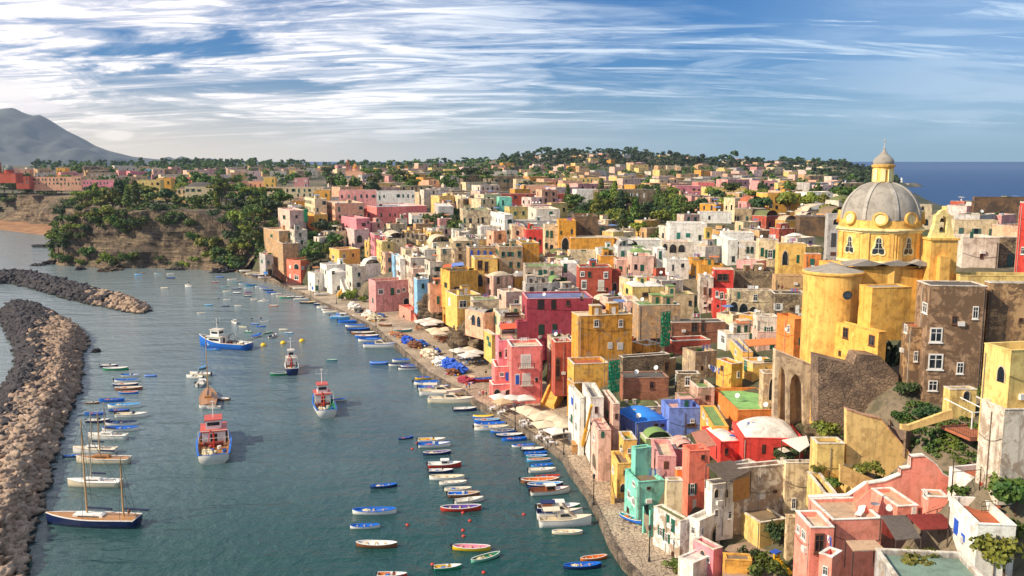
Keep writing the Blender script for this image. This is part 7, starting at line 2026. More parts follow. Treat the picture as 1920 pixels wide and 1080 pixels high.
            obj('boom', m.mesh('boom', [bmat('b8a070'), bmat('1c2848')]), o)
            m = MB()
            ends = [(L * .5, 0, Hf + .3), (-.49 * L, 0, Hf + .1), (mx - .1, B * .42, Hf), (mx - .1, -B * .42, Hf)] if q == 0 else [(-.49 * L, 0, Hf + .1), (mx, B * .36, Hf), (mx, -B * .36, Hf)]
            for e in ends: m.tube((mx, 0, mh * .98), e, .018 if L < 12 else .024, 4)
            obj('rigging', m.mesh('rigging', [bmat('4c4844')]), o)
        if kind == 'yacht':
            m = MB()
            for sg in (-1, 1):
                for q in range(11): xx = L * (-.45 + q * .085); bb = B / 2 * (1 - max(0, (2 * (xx / L + .5) - 1 + .25) / 1.25) ** 2.3) ** .7; m.tube((xx, sg * bb * .96, Hf), (xx, sg * bb * .96, Hf + .7), .018, 4)
            obj('stanchion', m.mesh('stanchion', [bmat('b8b8b0')]), r)
            m = MB(); m.tube((-.40 * L, 0, Hf + .05), (-.40 * L, 0, Hf + .9), .04, 6); m.tube((-.40 * L, 0, Hf + .9), (-.41 * L, 0, Hf + .9), .35, 14); obj('steering_wheel', m.mesh('steering_wheel', [bmat('8a6040')]), r)
    if kind == 'trawler':
        b = B / 2; fl = Hf * .45
        m = MB(); m.box(.02 * L, -b * .68, fl, .30 * L, b * .68, fl + 2.3); m.box(0, -b * .78, fl + 2.3, .33 * L, b * .78, fl + 2.45, 1); m.box(.08 * L, -b * .45, fl + 2.45, .26 * L, b * .45, fl + 4.1); m.box(.06 * L, -b * .52, fl + 4.1, .28 * L, b * .52, fl + 4.22, 1)
        o = obj('wheelhouse', m.mesh('wheelhouse', [bmat(HEX['white']), bmat('c85038' if hc == 'white' else 'd8ccb8')]), r)
        m = MB()
        for zz, x0, x1, yy in ((fl + 1.3, .05, .27, .68), (fl + 3.1, .10, .24, .45)):
            for sg in (-1, 1): m.box(x0 * L, sg * b * yy - .015, zz, x1 * L, sg * b * yy + .015, zz + .6)
        m.box(.262 * L - .0, -b * .38, fl + 3.1, .262 * L + .02, b * .38, fl + 3.7); m.box(.08 * L - .03, -b * .36, fl + 3.1, .08 * L - .005, b * .36, fl + 3.7); m.box(.02 * L - .03, -b * .2, fl + .2, .02 * L - .005, b * .2, fl + 1.9)
        obj('wheelhouse_window', m.mesh('wheelhouse_window', [glass()]), o)
        m = MB(); m.tube((.17 * L, 0, fl + 4.2), (.17 * L, 0, fl + 7.2), .08, 6); m.tube((.17 * L, -b * .5, fl + 6.2), (.17 * L, b * .5, fl + 6.2), .04, 5); m.tube((.17 * L, -.3, fl + 7.0), (.17 * L, .3, fl + 7.0), .1, 6)
        for sg in (-1, 1): m.tube((.17 * L, sg * b * .5, fl + 6.2), (.17 * L, sg * b * .5, fl + 7.0), .02, 4)
        obj('mast', m.mesh('mast', [bmat(HEX['white'])]), r)
        cc = HEX['red'] if ic != 'grey' else '4a4a48'
        m = MB(); m.tube((-.08 * L, 0, fl), (-.08 * L, 0, fl + 2.6), .16, 8); m.tube((-.08 * L, 0, fl + 2.6), (-.20 * L, .5, fl + 3.6), .11, 6); m.tube((-.20 * L, .5, fl + 3.6), (-.30 * L, .8, fl + 2.2), .08, 6); obj('crane_arm', m.mesh('crane_arm', [bmat(cc)]), r)
        m = MB(); m.tube((-.05 * L, -b * .5, fl + .5), (-.05 * L, b * .5, fl + .5), .38, 10); m.box(-.08 * L, -b * .55, fl, -.02 * L, -b * .5, fl + .95); m.box(-.08 * L, b * .5, fl, -.02 * L, b * .55, fl + .95); obj('winch', m.mesh('winch', [bmat('8a4030')]), r)
        m = MB(); m.blob((-.34 * L, b * .35, fl + .35), (.10 * L, b * .42, .55), 3, .5, 3, 1.6); obj('fishing_net', m.mesh('fishing_net', [plain('dccca8' if ic != 'grey' else 'b89860', .95, .3, scale=5)]), r)
        m = MB(); m.blob((-.20 * L, b * .45, fl + .3), (.06 * L, b * .3, .45), 3, .5, 7, 1.6); obj('net_heap', m.mesh('net_heap', [plain('8a6848', .95, .3, scale=5)]), r)
        m = MB()
        for q in range(9): m.tube((-.49 * L, -b * .75 + q * b * 1.5 / 8, Hf), (-.49 * L, -b * .75 + q * b * 1.5 / 8, Hf + .8), .03, 4)
        for xx in (-.49, -.40, -.30, -.20, -.10):
            for sg in (-1, 1): m.tube((xx * L, sg * b * .85, Hf), (xx * L, sg * b * .85, Hf + .8), .03, 4)
        m.tube((-.49 * L, -b * .8, Hf + .8), (-.49 * L, b * .8, Hf + .8), .035, 5)
        for sg in (-1, 1): m.tube((-.49 * L, sg * b * .83, Hf + .8), (-.1 * L, sg * b * .88, Hf + .8), .035, 5)
        obj('stern_rail', m.mesh('stern_rail', [bmat('5c4a3c')]), r)
        m = MB(); m.tube((-.12 * L, -b * .85, Hf + .9), (-.12 * L, b * .85, Hf + .9), .05, 5)
        for sg in (-1, 1): m.tube((-.12 * L, sg * b * .85, Hf), (-.12 * L, sg * b * .85, Hf + 2.2), .07, 6)
        m.tube((-.12 * L, -b * .85, Hf + 2.2), (-.12 * L, b * .85, Hf + 2.2), .07, 6); obj('gantry', m.mesh('gantry', [bmat('d8d0c0')]), r)
        for q, (xx, yy, cl) in enumerate(((-.12, .2, 'c83828'), (-.16, -.3, 'e8e0d0'), (-.24, .1, '2860b8'), (-.44, .1, 'd87030'), (-.02, .75, 'f07020'), (.33, -.4, 'f07020'), (-.42, -.5, '2060b0'), (-.28, -.6, '2060b0'))):
            m = MB(); m.tube((xx * L, yy * b, fl + .1), (xx * L, yy * b, fl + .6), .35, 10); obj('barrel', m.mesh('barrel', [bmat(cl)]), r)
    return finish(r, kind, hc, ic, where, label, x, y)
KB = dict(row='rowing boat', cov='boat under a tarpaulin', mot='motorboat', cab='small cabin boat')
def finish(r, kind, hc, ic, where, label, x, y):
    if label is None:
        d = f"{hc} {KB[kind]}" + ('' if kind == 'cab' else f" with {ic} inside" if kind in ('row', 'mot') and ic != hc else f" coloured {ic}" if kind == 'cov' and ic != hc else '')
        auto(r, d, where, px_of((x, y, 0))[0])
    return r
def pb(s, where, z=0.0):
    for row in s.strip().split('\n'):
        t = row.split('|'); a = t[0].split()
        px, py, ln, hd = map(float, a[:4]); kind, hc, ic = a[4:7]
        p = at_z(px, py, z); k = mpp(px, py, z); c = max(.45, abs(math.cos(math.radians(hd))))
        boat(kind, p.x, p.y, ln * k / c * .97, hd, hc, ic, z, label=t[1].strip() if len(t) > 1 else None, where=where)
pb('''760 823 22 25 row navy blue
808 829 50 4 mot cream yellow
813 838 58 5 mot white blue
818 852 50 10 row navy purple
832 876 60 4 cab red white
826 886 44 2 mot navy white
836 899 64 0 row white cream
848 908 50 6 row white white
857 920 50 3 row cream cream
868 931 58 3 mot brown blue
878 942 52 18 mot white white
862 957 74 4 row red purple
718 914 48 12 row navy blue
700 963 80 2 row white blue
683 990 54 4 row white blue
704 1025 76 -4 row brown white
882 1031 70 -4 row yellow pink
909 1049 52 32 row mint green
838 1067 50 8 mot green yellow
734 1082 54 0 mot red orange''', 'in the open moored rows of the near harbour')
pb('''1112 1049 50 14 row orange orange
1090 1065 70 6 row navy blue
1062 1001 56 -2 row cream cream
1045 958 78 4 cab green brown
1029 926 72 10 cab white brown
1020 913 66 5 row navy sky
1010 905 70 4 row brown orange
1026 897 46 8 row white red
1015 885 50 6 mot white white
1015 875 42 6 row sky blue
1009 865 44 2 row sky wood
1005 858 40 2 row teal sky
1003 852 42 4 row blue blue
998 845 42 2 mot navy white
980 838 42 3 row white blue
963 826 46 6 row blue blue
954 819 50 4 row navy white
942 811 46 4 row blue navy
920 806 64 4 row white cream
917 799 58 3 row white blue
914 791 50 3 row blue sky
905 784 38 3 cov blue yellow''', 'along the near quay below the cafes')
pb('''1057 986 96 5 cruiser white cream | open white launch with an orange lifebuoy near the quay
1047 972 84 3 cruiser white navy | white motor launch with a navy blue sun canopy
844 756 84 -6 cruiser cream cream | big cream cabin cruiser moored stern to the quay
826 741 80 0 cruiser white cream | long pale motor fishing boat behind the cream cabin cruiser
711 652 60 -4 cruiser white blue | white and blue fishing cruiser moored by the net piles''', '')
pb('''871 770 42 6 mot navy white
812 731 56 2 mot white blue
805 721 60 4 row white blue
798 711 40 2 row yellow blue
768 688 34 0 row white blue
756 678 42 4 row white blue
748 686 40 0 row white navy
764 693 36 -3 row white navy
710 683 34 -2 cov blue blue
693 640 44 0 row white blue
687 633 44 0 row blue white
680 627 44 -3 row brown cream
671 620 42 0 row navy blue
668 613 42 0 row white blue
655 605 44 0 row blue blue
642 598 46 -3 cab sky sky
650 591 40 0 row blue navy
622 587 34 0 row white cream
620 582 36 0 row white brown
611 578 36 0 row white white
604 572 32 0 row navy white
612 567 30 4 row white grey
577 569 32 0 row black yellow
564 563 28 2 mot white white
556 559 28 0 row navy white''', 'along the middle of the quay by the piazza')
pb('''622 676 15 -4 row teal mint
377 588 12 0 row white cream
440 606 13 -60 cab white white
455 614 18 -28 row cream green
465 623 14 -30 mot green white
480 632 14 70 cov white blue
478 608 9 -10 row blue sky
489 613 14 -2 row blue blue
496 603 10 -12 mot white navy
502 625 11 60 row green mint
512 632 13 80 mot white navy
531 619 18 -14 row cream cream
541 625 12 -12 row sky white''', 'at anchor in the middle of the harbour')
pb('''412 521 15 -2 cov navy blue
403 530 8 0 mot red white
421 538 8 0 row teal teal
425 547 15 -3 row white cream
444 550 15 -4 cov navy white
425 563 13 -3 mot white white
465 549 13 -4 row red blue
464 556 14 -10 mot navy white
476 562 14 -6 row cream cream
494 566 20 -8 cab white white
513 574 18 -8 row orange white
391 573 10 0 cov teal sky
422 575 9 0 cov navy navy
447 574 13 -6 row white cream
443 542 18 -2 row navy sky
435 525 18 2 row white white
445 529 16 0 row teal wood
457 533 20 0 row white blue
470 536 20 0 row teal blue
465 541 16 0 row white sky
487 538 18 0 row white blue
495 541 18 0 row white blue
503 545 18 0 row navy blue
508 549 18 0 row blue blue
518 552 20 0 row white white
527 556 20 0 row cream red
538 559 28 3 row green white
259 516 14 0 cov sky sky
267 512 12 4 row brown wood
296 513 14 0 row white teal
319 514 14 0 row white white
320 522 16 0 row navy blue
308 541 9 0 cov cream cream''', 'at the far end of the harbour below the cliff')
pb('''204 688 32 2 mot navy white
216 694 46 2 row green white
245 706 32 0 mot white blue
236 716 44 2 row white blue
234 724 46 2 row navy white
240 731 50 2 row brown cream
240 738 36 2 row blue red
282 706 9 0 cov blue blue
208 753 46 4 row blue blue
173 757 22 2 mot brown grey
232 764 60 2 row white sky
222 772 38 2 row navy blue
177 778 38 2 row blue blue
246 782 56 2 mot white cream
183 792 42 2 mot navy white
226 797 60 2 row white navy
224 808 66 2 row white blue
133 857 18 4 row navy blue''', 'in the rows beside the stone breakwater')
pb('''204 824 72 178 sail white white | small white sailing boat moored highest in the breakwater row
180 850 80 178 sail white cream | white sailing boat between the classic wooden one and the small one
196 868 98 178 sail cream wood | classic wooden decked sailing boat beside the breakwater
180 912 98 178 sail cream white | cream hulled sailing boat next to the dark yacht
354 539 13 178 sail white cream | tiny sailing boat anchored below the cliff''', '')
def big(kind, px, py, L, hd, hc, ic, label):
    p = at_z(px, py, 0); return boat(kind, p.x, p.y, L, hd, hc, ic, label=label, group='large boats in the harbour')
big('yacht', 178, 984, 12.4, 176, 'navy', 'wood', 'dark navy two masted yacht with teak deck beside the breakwater')
big('trawler', 423, 652, 15.0, 160, 'blue', 'grey', 'blue fishing trawler with a dark crane arm at the stern')
big('trawler', 402, 842, 17.0, 108, 'white', 'wood', 'large white fishing trawler seen from its railed stern')
big('trawler', 607, 768, 13.0, 108, 'white', 'green', 'white and blue fishing trawler with red keel in the harbour centre')
big('trawler', 547, 696, 9.5, 106, 'navy', 'teal', 'small red and white fishing boat with a green dinghy alongside')
big('sail', 391, 752, 13.0, 108, 'white', 'wood', 'motor sailer with a tall slender mast behind the large trawler')
big('row', 399, 657, 4.0, 170, 'sky', 'blue', 'light blue dinghy tied to the blue trawler')
big('row', 532, 703, 5.5, 200, 'green', 'teal', 'green dinghy tied to the small fishing boat')
big('row', 632, 752, 3.6, 20, 'white', 'blue', 'round blue and white dinghy hanging at the side of the central trawler')
big('row', 415, 750, 4.0, 165, 'brown', 'cream', 'brown dinghy beside the motor sailer')
big('row', 395, 766, 4.5, 170, 'white', 'cream', 'pale dinghy at the stern of the motor sailer')
big('cab', 378, 722, 5.0, 95, 'white', 'white', 'white launch ahead of the motor sailer')
big('mot', 377, 704, 5.0, 170, 'cream', 'white', 'cream motorboat in the chain of dinghies')
big('mot', 366, 709, 4.2, 165, 'white', 'white', 'white motorboat at the left of the dinghy chain')
big('cov', 380, 691, 3.4, 80, 'teal', 'sky', 'dark teal covered dinghy at the head of the chain')
def shore(px, py, L, hd, kind, hc, ic, label):
    p = at_z(px, py, ZQ); return boat(kind, p.x, p.y, L, hd, hc, ic, ZQ + .30, label=label, group='boats pulled up on the quay')
shore(907, 716, 5.0, 12, 'row', 'red', 'blue', 'blue rowing boat with a red bottom pulled up on the quay')
shore(755, 623, 5.0, 8, 'row', 'teal', 'white', 'turquoise boat lying on the piazza')
shore(721, 612, 4.5, -20, 'row', 'brown', 'wood', 'wooden skiff lying on the quay near the lamp')
shore(1180, 978, 3.8, -50, 'row', 'blue', 'teal', 'blue rowing boat stored on the cobbled quay by the turquoise house')
for i, (a, b, c_, h_, l) in enumerate([(459, 510, 'white', 'cream', 'white boat hauled out at the tip of the quay'), (472, 516, 'cream', 'green', 'cream and green boat standing on the far quay'), (484, 519, 'navy', 'white', 'navy and white boat standing on the far quay'), (496, 522, 'white', 'brown', 'white boat with brown inside on the far quay'), (514, 519, 'black', 'wood', 'black hulled boat under the stairs of the far quay'), (562, 543, 'white', 'white', 'small white skiff lying in front of the white houses'), (602, 554, 'white', 'white', 'white skiff lying before the yellow stair')]):
    shore(a, b, 5.2, -4 + i, 'row', c_, h_, l)
# mooring buoys
def buoy(px, py, r, col, label, grp):
    p = at_z(px, py, 0)
    o = thing('buoy', label, 'buoy', loc=(p.x, p.y, 0), group=grp)
    obj('float', cached(('bu', r, col), lambda m: m.lathe([(.1 * r, -.4 * r), (.8 * r, -.25 * r), (r, .1 * r), (.85 * r, .55 * r), (.35 * r, .95 * r)], 12), 'float', [plain(HEX[col], .5, .1)], True), o)
    obj('ring', cached(('br', r), lambda m: m.tube((0, 0, .9 * r), (0, 0, 1.35 * r), .1 * r, 6), 'ring', [plain('38342c', .5)]), o)
for i, (a, b) in enumerate([(494, 648), (531, 644), (566, 640)]): buoy(a, b, .8, 'yellow', ['yellow conical buoy below the blue covered dinghy', 'yellow buoy in the middle of the harbour trio', 'tallest yellow buoy, nearest the quay'][i], 'yellow buoys in mid harbour')
for a, b in [(982, 965), (881, 977), (868, 995), (869, 1006), (811, 1059), (907, 1074), (804, 869), (773, 842), (782, 831), (868, 962), (706, 636), (764, 985)]: buoy(a, b, .27, 'red', 'small round red mooring buoy floating among the moored boats', 'red mooring buoys')
for a, b in [(408, 605), (366, 718), (489, 597), (472, 598), (410, 560)]: buoy(a, b, .35, 'black', 'small dark mooring buoy floating in the open harbour', 'dark mooring buoys')
# ---------------------------------------------------------------- life on the quay
def parasol(px, py, w, col, where, seed):
    z = ZQ + 2.6; p = at_z(px, py, z); rz = math.radians(15 + (seed * 37 % 20))
    r = thing('cafe_parasol', 'x', 'parasol', loc=(p.x, p.y, ZQ), rz=rz, group='cafe parasols on the quay')
    h = w / 2
    def f(m):
        n = 4; ap = (0, 0, 3.1)
        ring = [(-h, -h, 2.35), (0, -h, 2.42), (h, -h, 2.35), (h, 0, 2.42), (h, h, 2.35), (0, h, 2.42), (-h, h, 2.35), (-h, 0, 2.42)]
        m.add([ap] + ring + [(a, b, c - .18) for a, b, c in ring] + [(0, 0, 3.0)], [(0, 1 + i, 1 + (i + 1) % 8) for i in range(8)] + [(1 + i, 9 + i, 9 + (i + 1) % 8, 1 + (i + 1) % 8) for i in range(8)])
    obj('canopy', cached(('par', w, col), f, 'canopy', [plain(col, .85, .12, scale=1.0)]), r)
    obj('pole', cached('ppole', lambda m: m.tube((0, 0, 0), (0, 0, 3.08), .05, 6), 'pole', [plain('6a5848', .6)]), r)
    obj('base', cached('pbase', lambda m: m.box(-.4, -.4, .002, .4, .4, .12), 'base', [plain('7c7468', .8)]), r)
    auto(r, {PW: 'white', PC: 'cream', PT: 'tan'}[col] + ' square cafe parasol', where, px)
    return p
PW, PC, PT = 'dcd4c8', 'd8c6a8', 'c8a880'
PAR = [(791,601,4,PW,'at the upper piazza cafe'),(806,598,4,PW,'at the upper piazza cafe'),(820,602,4,PW,'at the upper piazza cafe'),(804,606,4,PW,'at the upper piazza cafe'),(815,617,4.2,PC,'at the middle piazza cafe'),(836,616,4.2,PC,'at the middle piazza cafe'),(822,623,4.2,PC,'at the middle piazza cafe'),
       (863,655,4.2,PW,'at the lower piazza cafe'),(879,664,4.2,PW,'at the lower piazza cafe'),(892,659,4.2,PW,'at the lower piazza cafe'),(879,653,4.0,PC,'at the lower piazza cafe'),
       (937,742,3.4,PW,'under the pink arcade'),(958,744,3.6,PW,'under the pink arcade'),(984,744,3.6,PW,'under the pink arcade'),(943,751,3.2,PT,'under the pink arcade'),
       (984,765,4.0,PC,'at the narrow quay cafe'),(998,771,4.0,PC,'at the narrow quay cafe'),(1012,779,4.0,PC,'at the narrow quay cafe'),(1024,775,4.0,PC,'at the narrow quay cafe'),(1022,793,4.0,PC,'at the narrow quay cafe'),(1042,784,4.0,PC,'at the narrow quay cafe'),(1054,793,3.8,PC,'at the narrow quay cafe'),(1043,805,3.4,PW,'at the narrow quay cafe')]
rnd = random.Random(4)
TBL = 0
for i, (a, b, w, c, wh) in enumerate(PAR):
    p = parasol(a, b, w, c, wh, i)
    for q in range(2):
        x, y = p.x + rnd.uniform(-1.6, 1.6), p.y + (-1.5 if q == 0 else 1.0) + rnd.uniform(-.4, .4); rz = rnd.uniform(0, 1.5)
        wood = 'upper' in wh or 'middle' in wh
        t = thing('cafe_table', 'small square cafe table under the parasols on the quay', 'table', loc=(x, y, ZQ), rz=rz, group='cafe tables under the parasols')
        obj('table_top', cached(('ct', wood), lambda m: m.box(-.4, -.4, .72, .4, .4, .76), 'table_top', [plain('c8703c' if wood else 'e8e4f0', .6)]), t)
        obj('leg', cached('ctl', lambda m: (m.tube((0, 0, .02), (0, 0, .72), .04, 6), m.box(-.25, -.25, .002, .25, .25, .03)), 'leg', [plain('4c4440', .6)]), t)
        for k in range(3):
            aa = rz + k * PI / 2 + PI / 4 * 0; cx_, cy_ = x + .75 * math.cos(aa), y + .75 * math.sin(aa)
            ch = thing('cafe_chair', 'small cafe chair drawn up to a table under the parasols', 'chair', loc=(cx_, cy_, ZQ), rz=aa - PI / 2, group='cafe chairs under the parasols')
            cc = 'a86840' if wood else '3c80c0' if 'lower' in wh else 'd8d4cc'
            obj('seat', cached(('cs', cc), lambda m: m.box(-.2, -.2, .42, .2, .2, .46), 'seat', [plain(cc, .6)]), ch)
            obj('backrest', cached(('cbk', cc), lambda m: m.box(-.2, .18, .46, .2, .22, .9), 'backrest', [plain(cc, .6)]), ch)
            obj('legs_frame', cached(('cl', cc), lambda m: [m.tube((u, v, 0), (u, v, .42), .02, 4) for u in (-.17, .17) for v in (-.17, .17)], 'legs_frame', [plain(cc, .6)]), ch)
def lamp(px, py, h, label):
    p = at_z(px, py, ZQ); r = thing('street_lamp', label, 'street lamp', loc=tuple(p), group='street lamps on the quay')
    obj('post', cached('lpost', lambda m: (m.lathe([(.16, 0), (.16, .5), (.09, .6), (.06, 3.9), (.08, 4.0)], 8),), 'post', [plain('2c2a28', .5)]), r)
    obj('lantern', cached('llant', lambda m: (m.lathe([(.12, 4.0), (.22, 4.45), (.24, 4.5)], 6), m.lathe([(.27, 4.5), (.05, 4.78)], 6)), 'lantern', [plain('3a3a38', .3)]), r)
    obj('arm', cached('larm', lambda m: m.tube((-.3, 0, 3.7), (.3, 0, 3.7), .03, 5), 'arm', [plain('2c2a28', .5)]), r)
for a, b, l in [(1113, 948, 'street lamp at the quay edge opposite the yellow stair'), (1217, 1053, 'nearest street lamp, in front of the weathered white house'), (1057, 854, 'street lamp at the quay edge by the crane crate'), (966, 806, 'street lamp beside the narrow quay cafe'), (814, 684, 'street lamp beside the cream net pile'), (705, 613, 'street lamp by the wooden skiff'), (631, 570, 'street lamp near the yellow green bush'), (583, 555, 'street lamp in front of the white cubic house'), (536, 541, 'street lamp below the salmon house'), (598, 549, 'street lamp by the blue door house'), (850, 676, 'thin street lamp on the open piazza'), (898, 630, 'street lamp against the rock face')]: lamp(a, b, 4.5, l)
# net and tarpaulin piles
def pile(px, py, rx, ry, h, col, label, seed):
    p = at_z(px, py, ZQ); r = thing('net_pile', label, 'net pile', loc=tuple(p), rz=-.9)
    m = MB(); m.blob((0, 0, h * .35), (rx, ry, h * .75), 4, .45, seed, 1.5); obj('heap', m.mesh('heap', [plain(col, .9 if col[0] != '2' else .55, .35, scale=3)]), r)
    m = MB(); rg = random.Random(seed)
    for k in range(5): m.tube((rg.uniform(-rx, rx), rg.uniform(-ry, ry), .3), (rg.uniform(-rx, rx), rg.uniform(-ry, ry), h * 1.0), .05, 5)
    obj('rope', m.mesh('rope', [plain('d8c8a0', .9)]), r)
    for k in range(4):
        m = MB(); a = rg.uniform(0, 6.28); m.blob((rx * 1.05 * math.cos(a), ry * 1.05 * math.sin(a), .22), (.25, .25, .25), 1, .1, k); obj('float', m.mesh('float', [plain(rg.choice(['e8a020', 'd04030', 'f0e8d8', '2878c8']), .5)]), r)
for i, t in enumerate([(858,697,2.6,1.6,1.7,'2058c0','blue tarpaulin pile at the tip of the pier'),(849,702,1.8,1.2,1.2,'7a4c34','brown net heap with floats at the tip of the pier'),(843,688,2.6,1.7,1.9,'2a60c8','largest blue tarpaulin pile on the piazza edge'),(826,684,2.2,1.6,1.8,'dcdcd8','white sheet covered pile between blue ones'),(806,668,2.8,1.8,1.7,'dccdb4','cream canvas net pile in the middle of the quay'),(818,664,1.2,1.0,1.4,'2a60c0','small blue cover beside the cream canvas pile'),(790,648,1.8,1.3,1.4,'3a6cc0','blue and white cover pile above the cream one'),(778,651,2.2,1.5,1.5,'7c5038','brown fishing net pile with green floats'),(765,643,2.4,1.6,1.6,'1e50b8','blue cover pile by the moored fishing cruiser'),(752,632,2.6,1.3,1.1,'8a5c44','reddish net heap behind the fishing cruiser'),(740,628,1.8,1.2,1.0,'a8744c','tan net heap near the thatched jetty'),
    (703,600,3.0,2.0,1.6,'c8bca0','mixed heap of nets and crates on the upper quay'),(691,594,2.2,1.6,1.7,'e0d8c8','cream sheet covered pile on the upper quay'),(713,594,2.0,1.2,1.0,'3a5890','blue covered boat heap on the upper quay'),(664,579,2.6,1.8,1.9,'e0dcd4','pale dome of canvas near the bushes'),(673,585,1.8,1.2,1.2,'4a4844','dark covered motor heap near the bushes'),(873,716,2.2,1.4,1.1,'a03848','red and blue net heap by the low slipway'),(886,712,1.8,1.0,.8,'c8a890','tan hull heap by the slipway')]): pile(*t, i)
# people
def person(px, py, z, col, leg, label, rz=0.0, pose='stand', seed=0):
    p = at_z(px, py, z); r = thing('person', label, 'person', loc=tuple(p), rz=rz)
    lean = .25 if pose == 'lean' else 0.0; st = .22 if pose == 'walk' else .07
    J = [(0, 0, .92), (0, -lean * .3, 1.15), (0, -lean * .7, 1.38), (0, -lean, 1.50), (0, -lean * 1.1, 1.60), (0, -lean * 1.15, 1.74),
         (.17, -lean * .7, 1.40), (.24, .02 - lean, 1.14), (.22, -.12 - lean * 1.5, .92), (-.17, -lean * .7, 1.40), (-.24, -.02 - lean, 1.14), (-.22, .06 - lean * 1.5, .90),
         (.10, 0, .86), (.11, -st, .48), (.11, -st * .6, .08), (.11, -st * .6 - .14, .03), (-.10, 0, .86), (-.11, st * .6, .48), (-.11, st, .08), (-.11, st - .14, .03)]
    E = [(0, 1), (1, 2), (2, 3), (3, 4), (4, 5), (2, 6), (6, 7), (7, 8), (2, 9), (9, 10), (10, 11), (0, 12), (12, 13), (13, 14), (14, 15), (0, 16), (16, 17), (17, 18), (18, 19)]
    R_ = [.13, .125, .14, .06, .085, .095, .06, .045, .035, .06, .045, .035, .085, .06, .045, .04, .085, .06, .045, .04]
    me = bpy.data.meshes.new('body'); me.from_pydata(J, E, [])
    o = obj('body', me, r)
    sk = o.modifiers.new('skin', 'SKIN'); o.modifiers.new('sub', 'SUBSURF').levels = 1; o.modifiers['sub'].render_levels = 1
    for i, v in enumerate(me.skin_vertices[0].data): v.radius = (R_[i], R_[i] * .85); v.use_root = (i == 0)
    b = NB('person_cloth_' + col + leg)
    zc_ = b.n('ShaderNodeSeparateXYZ', {0: b.n('ShaderNodeTexCoord').outputs['Object']}).outputs[2]
    v1 = b.mix(b.m('GREATER_THAN', zc_, .93), lin(leg), lin(col)); v2 = b.mix(b.m('GREATER_THAN', zc_, 1.47), v1, lin('d0a080')); v3 = b.mix(b.m('GREATER_THAN', .45, zc_), v2, lin('c89878'))
    b.col(v3); b.rough(.8); me.materials.append(b.mat)
    m = MB(); m.blob((0, -lean * 1.15 + .02, 1.75), (.105, .115, .10), 2, .08, seed); obj('hair', m.mesh('hair', [plain('38261c', .8)]), r)
    m = MB(); m.box(-.012, -.12 - lean * 1.15, 1.66, .012, -.085 - lean * 1.15, 1.70); obj('nose', m.mesh('nose', [plain('d0a080', .7)]), r)
person(900, 747, ZQ, 'e8e4e0', '2c3c58', 'person in a white top and dark trousers walking on the quay', .5, 'walk', 1)
person(906, 746, ZQ, 'c83848', '54483c', 'person in a red shirt walking on the quay', .2, 'walk', 2)
person(912, 748, ZQ, '38383c', '8c7860', 'person in a dark shirt nearest the pink arcade', -.4, 'walk', 3)
person(875, 731, ZQ, 'd84030', '3858a0', 'person in a red top and blue trousers by the nets', 1.2, 'stand', 4)
person(880, 730, ZQ, '3060c0', '3c3c3c', 'person in a blue top by the nets', 2.2, 'stand', 5)
person(911, 707, ZQ, '2c2c2c', 'd8a030', 'person in black near the boat pulled up on the quay', 0, 'stand', 6)
wz = HC - rr(542) * 203
person(1459, 546, wz - .3, '3c2c34', '302830', 'person with dark jacket leaning on the tan street wall', 0, 'lean', 7)
person(1466, 547, wz - .3, '883c40', '302830', 'person in a maroon jacket leaning on the tan street wall', 0, 'lean', 8)
# timber jetty by the pier tip
p = at_z(875, 733, ZQ); j = thing('jetty', 'low timber slipway deck beside the pier tip', 'jetty', loc=(p.x, p.y, 0), rz=.15)
m = MB()
for i in range(14): m.box(-3.5 + i * .5, -1.6, .75, -3.06 + i * .5, 1.6, .83)
obj('planks', m.mesh('planks', [plain('8a7458', .85, .4)]), j)
m = MB()
for x in (-3.2, 0, 3.2):
    for y in (-1.4, 1.4): m.tube((x, y, -2), (x, y, .75), .12, 6)
obj('piles', m.mesh('piles', [plain('5a4a3c', .9)]), j)
# paved garden court and its things at the foot of the peeling cream house
gc = [tuple(at_z(a, b, 2.6)[:2]) for a, b in [(1352,1040),(1378,1012),(1470,1012),(1500,1040),(1510,1095),(1360,1095)]]
m = MB(); m.prism(gc, 1.0, 2.75); struct(obj('garden_court', m.mesh('garden_court', [roofmat('a8907c')])))
for i, (a, b, c_) in enumerate([(1404, 1048, 'e8e0d0'), (1416, 1056, 'c87858'), (1428, 1050, 'e8e0d0')]):
    p = at_z(a, b, 2.75); r = thing('garden_table', ['pale garden bench in the yellow garden', 'tile topped garden table in the yellow garden', 'second pale bench in the yellow garden'][i], 'table', loc=tuple(p), rz=.4 * i)
    m = MB(); m.box(-.7, -.35, .68, .7, .35, .74); obj('table_top', m.mesh('table_top', [plain(c_, .7, .3)]), r)
    for x in (-.6, .6):
        for y in (-.28, .28): m = MB(); m.box(x - .04, y - .04, 0, x + .04, y + .04, .68); obj('leg', m.mesh('leg', [plain(c_, .7)]), r)
p = at_z(1455, 1066, 2.75); sl_ = thing('playground_slide', 'yellow and blue plastic slide in the garden court', 'slide', loc=tuple(p), rz=.6)
m = MB(); m.add([(-.35, 0, 1.5), (.35, 0, 1.5), (.35, -2.2, .15), (-.35, -2.2, .15), (-.35, 0, 1.42), (.35, 0, 1.42), (.35, -2.2, .07), (-.35, -2.2, .07)], [(0, 3, 2, 1), (4, 5, 6, 7), (0, 4, 7, 3), (1, 2, 6, 5), (2, 3, 7, 6), (0, 1, 5, 4)]); obj('chute', m.mesh('chute', [plain('f0b020', .4)]), sl_)
for x in (-.4, .4): m = MB(); m.box(x - .08, -.1, 0, x + .08, .1, 2.0); obj('tower_post', m.mesh('tower_post', [plain('f0b020', .4)]), sl_)
m = MB(); m.box(-.5, -.3, 1.95, .5, .6, 2.1); obj('tower_roof', m.mesh('tower_roof', [plain('3058b8', .4)]), sl_)
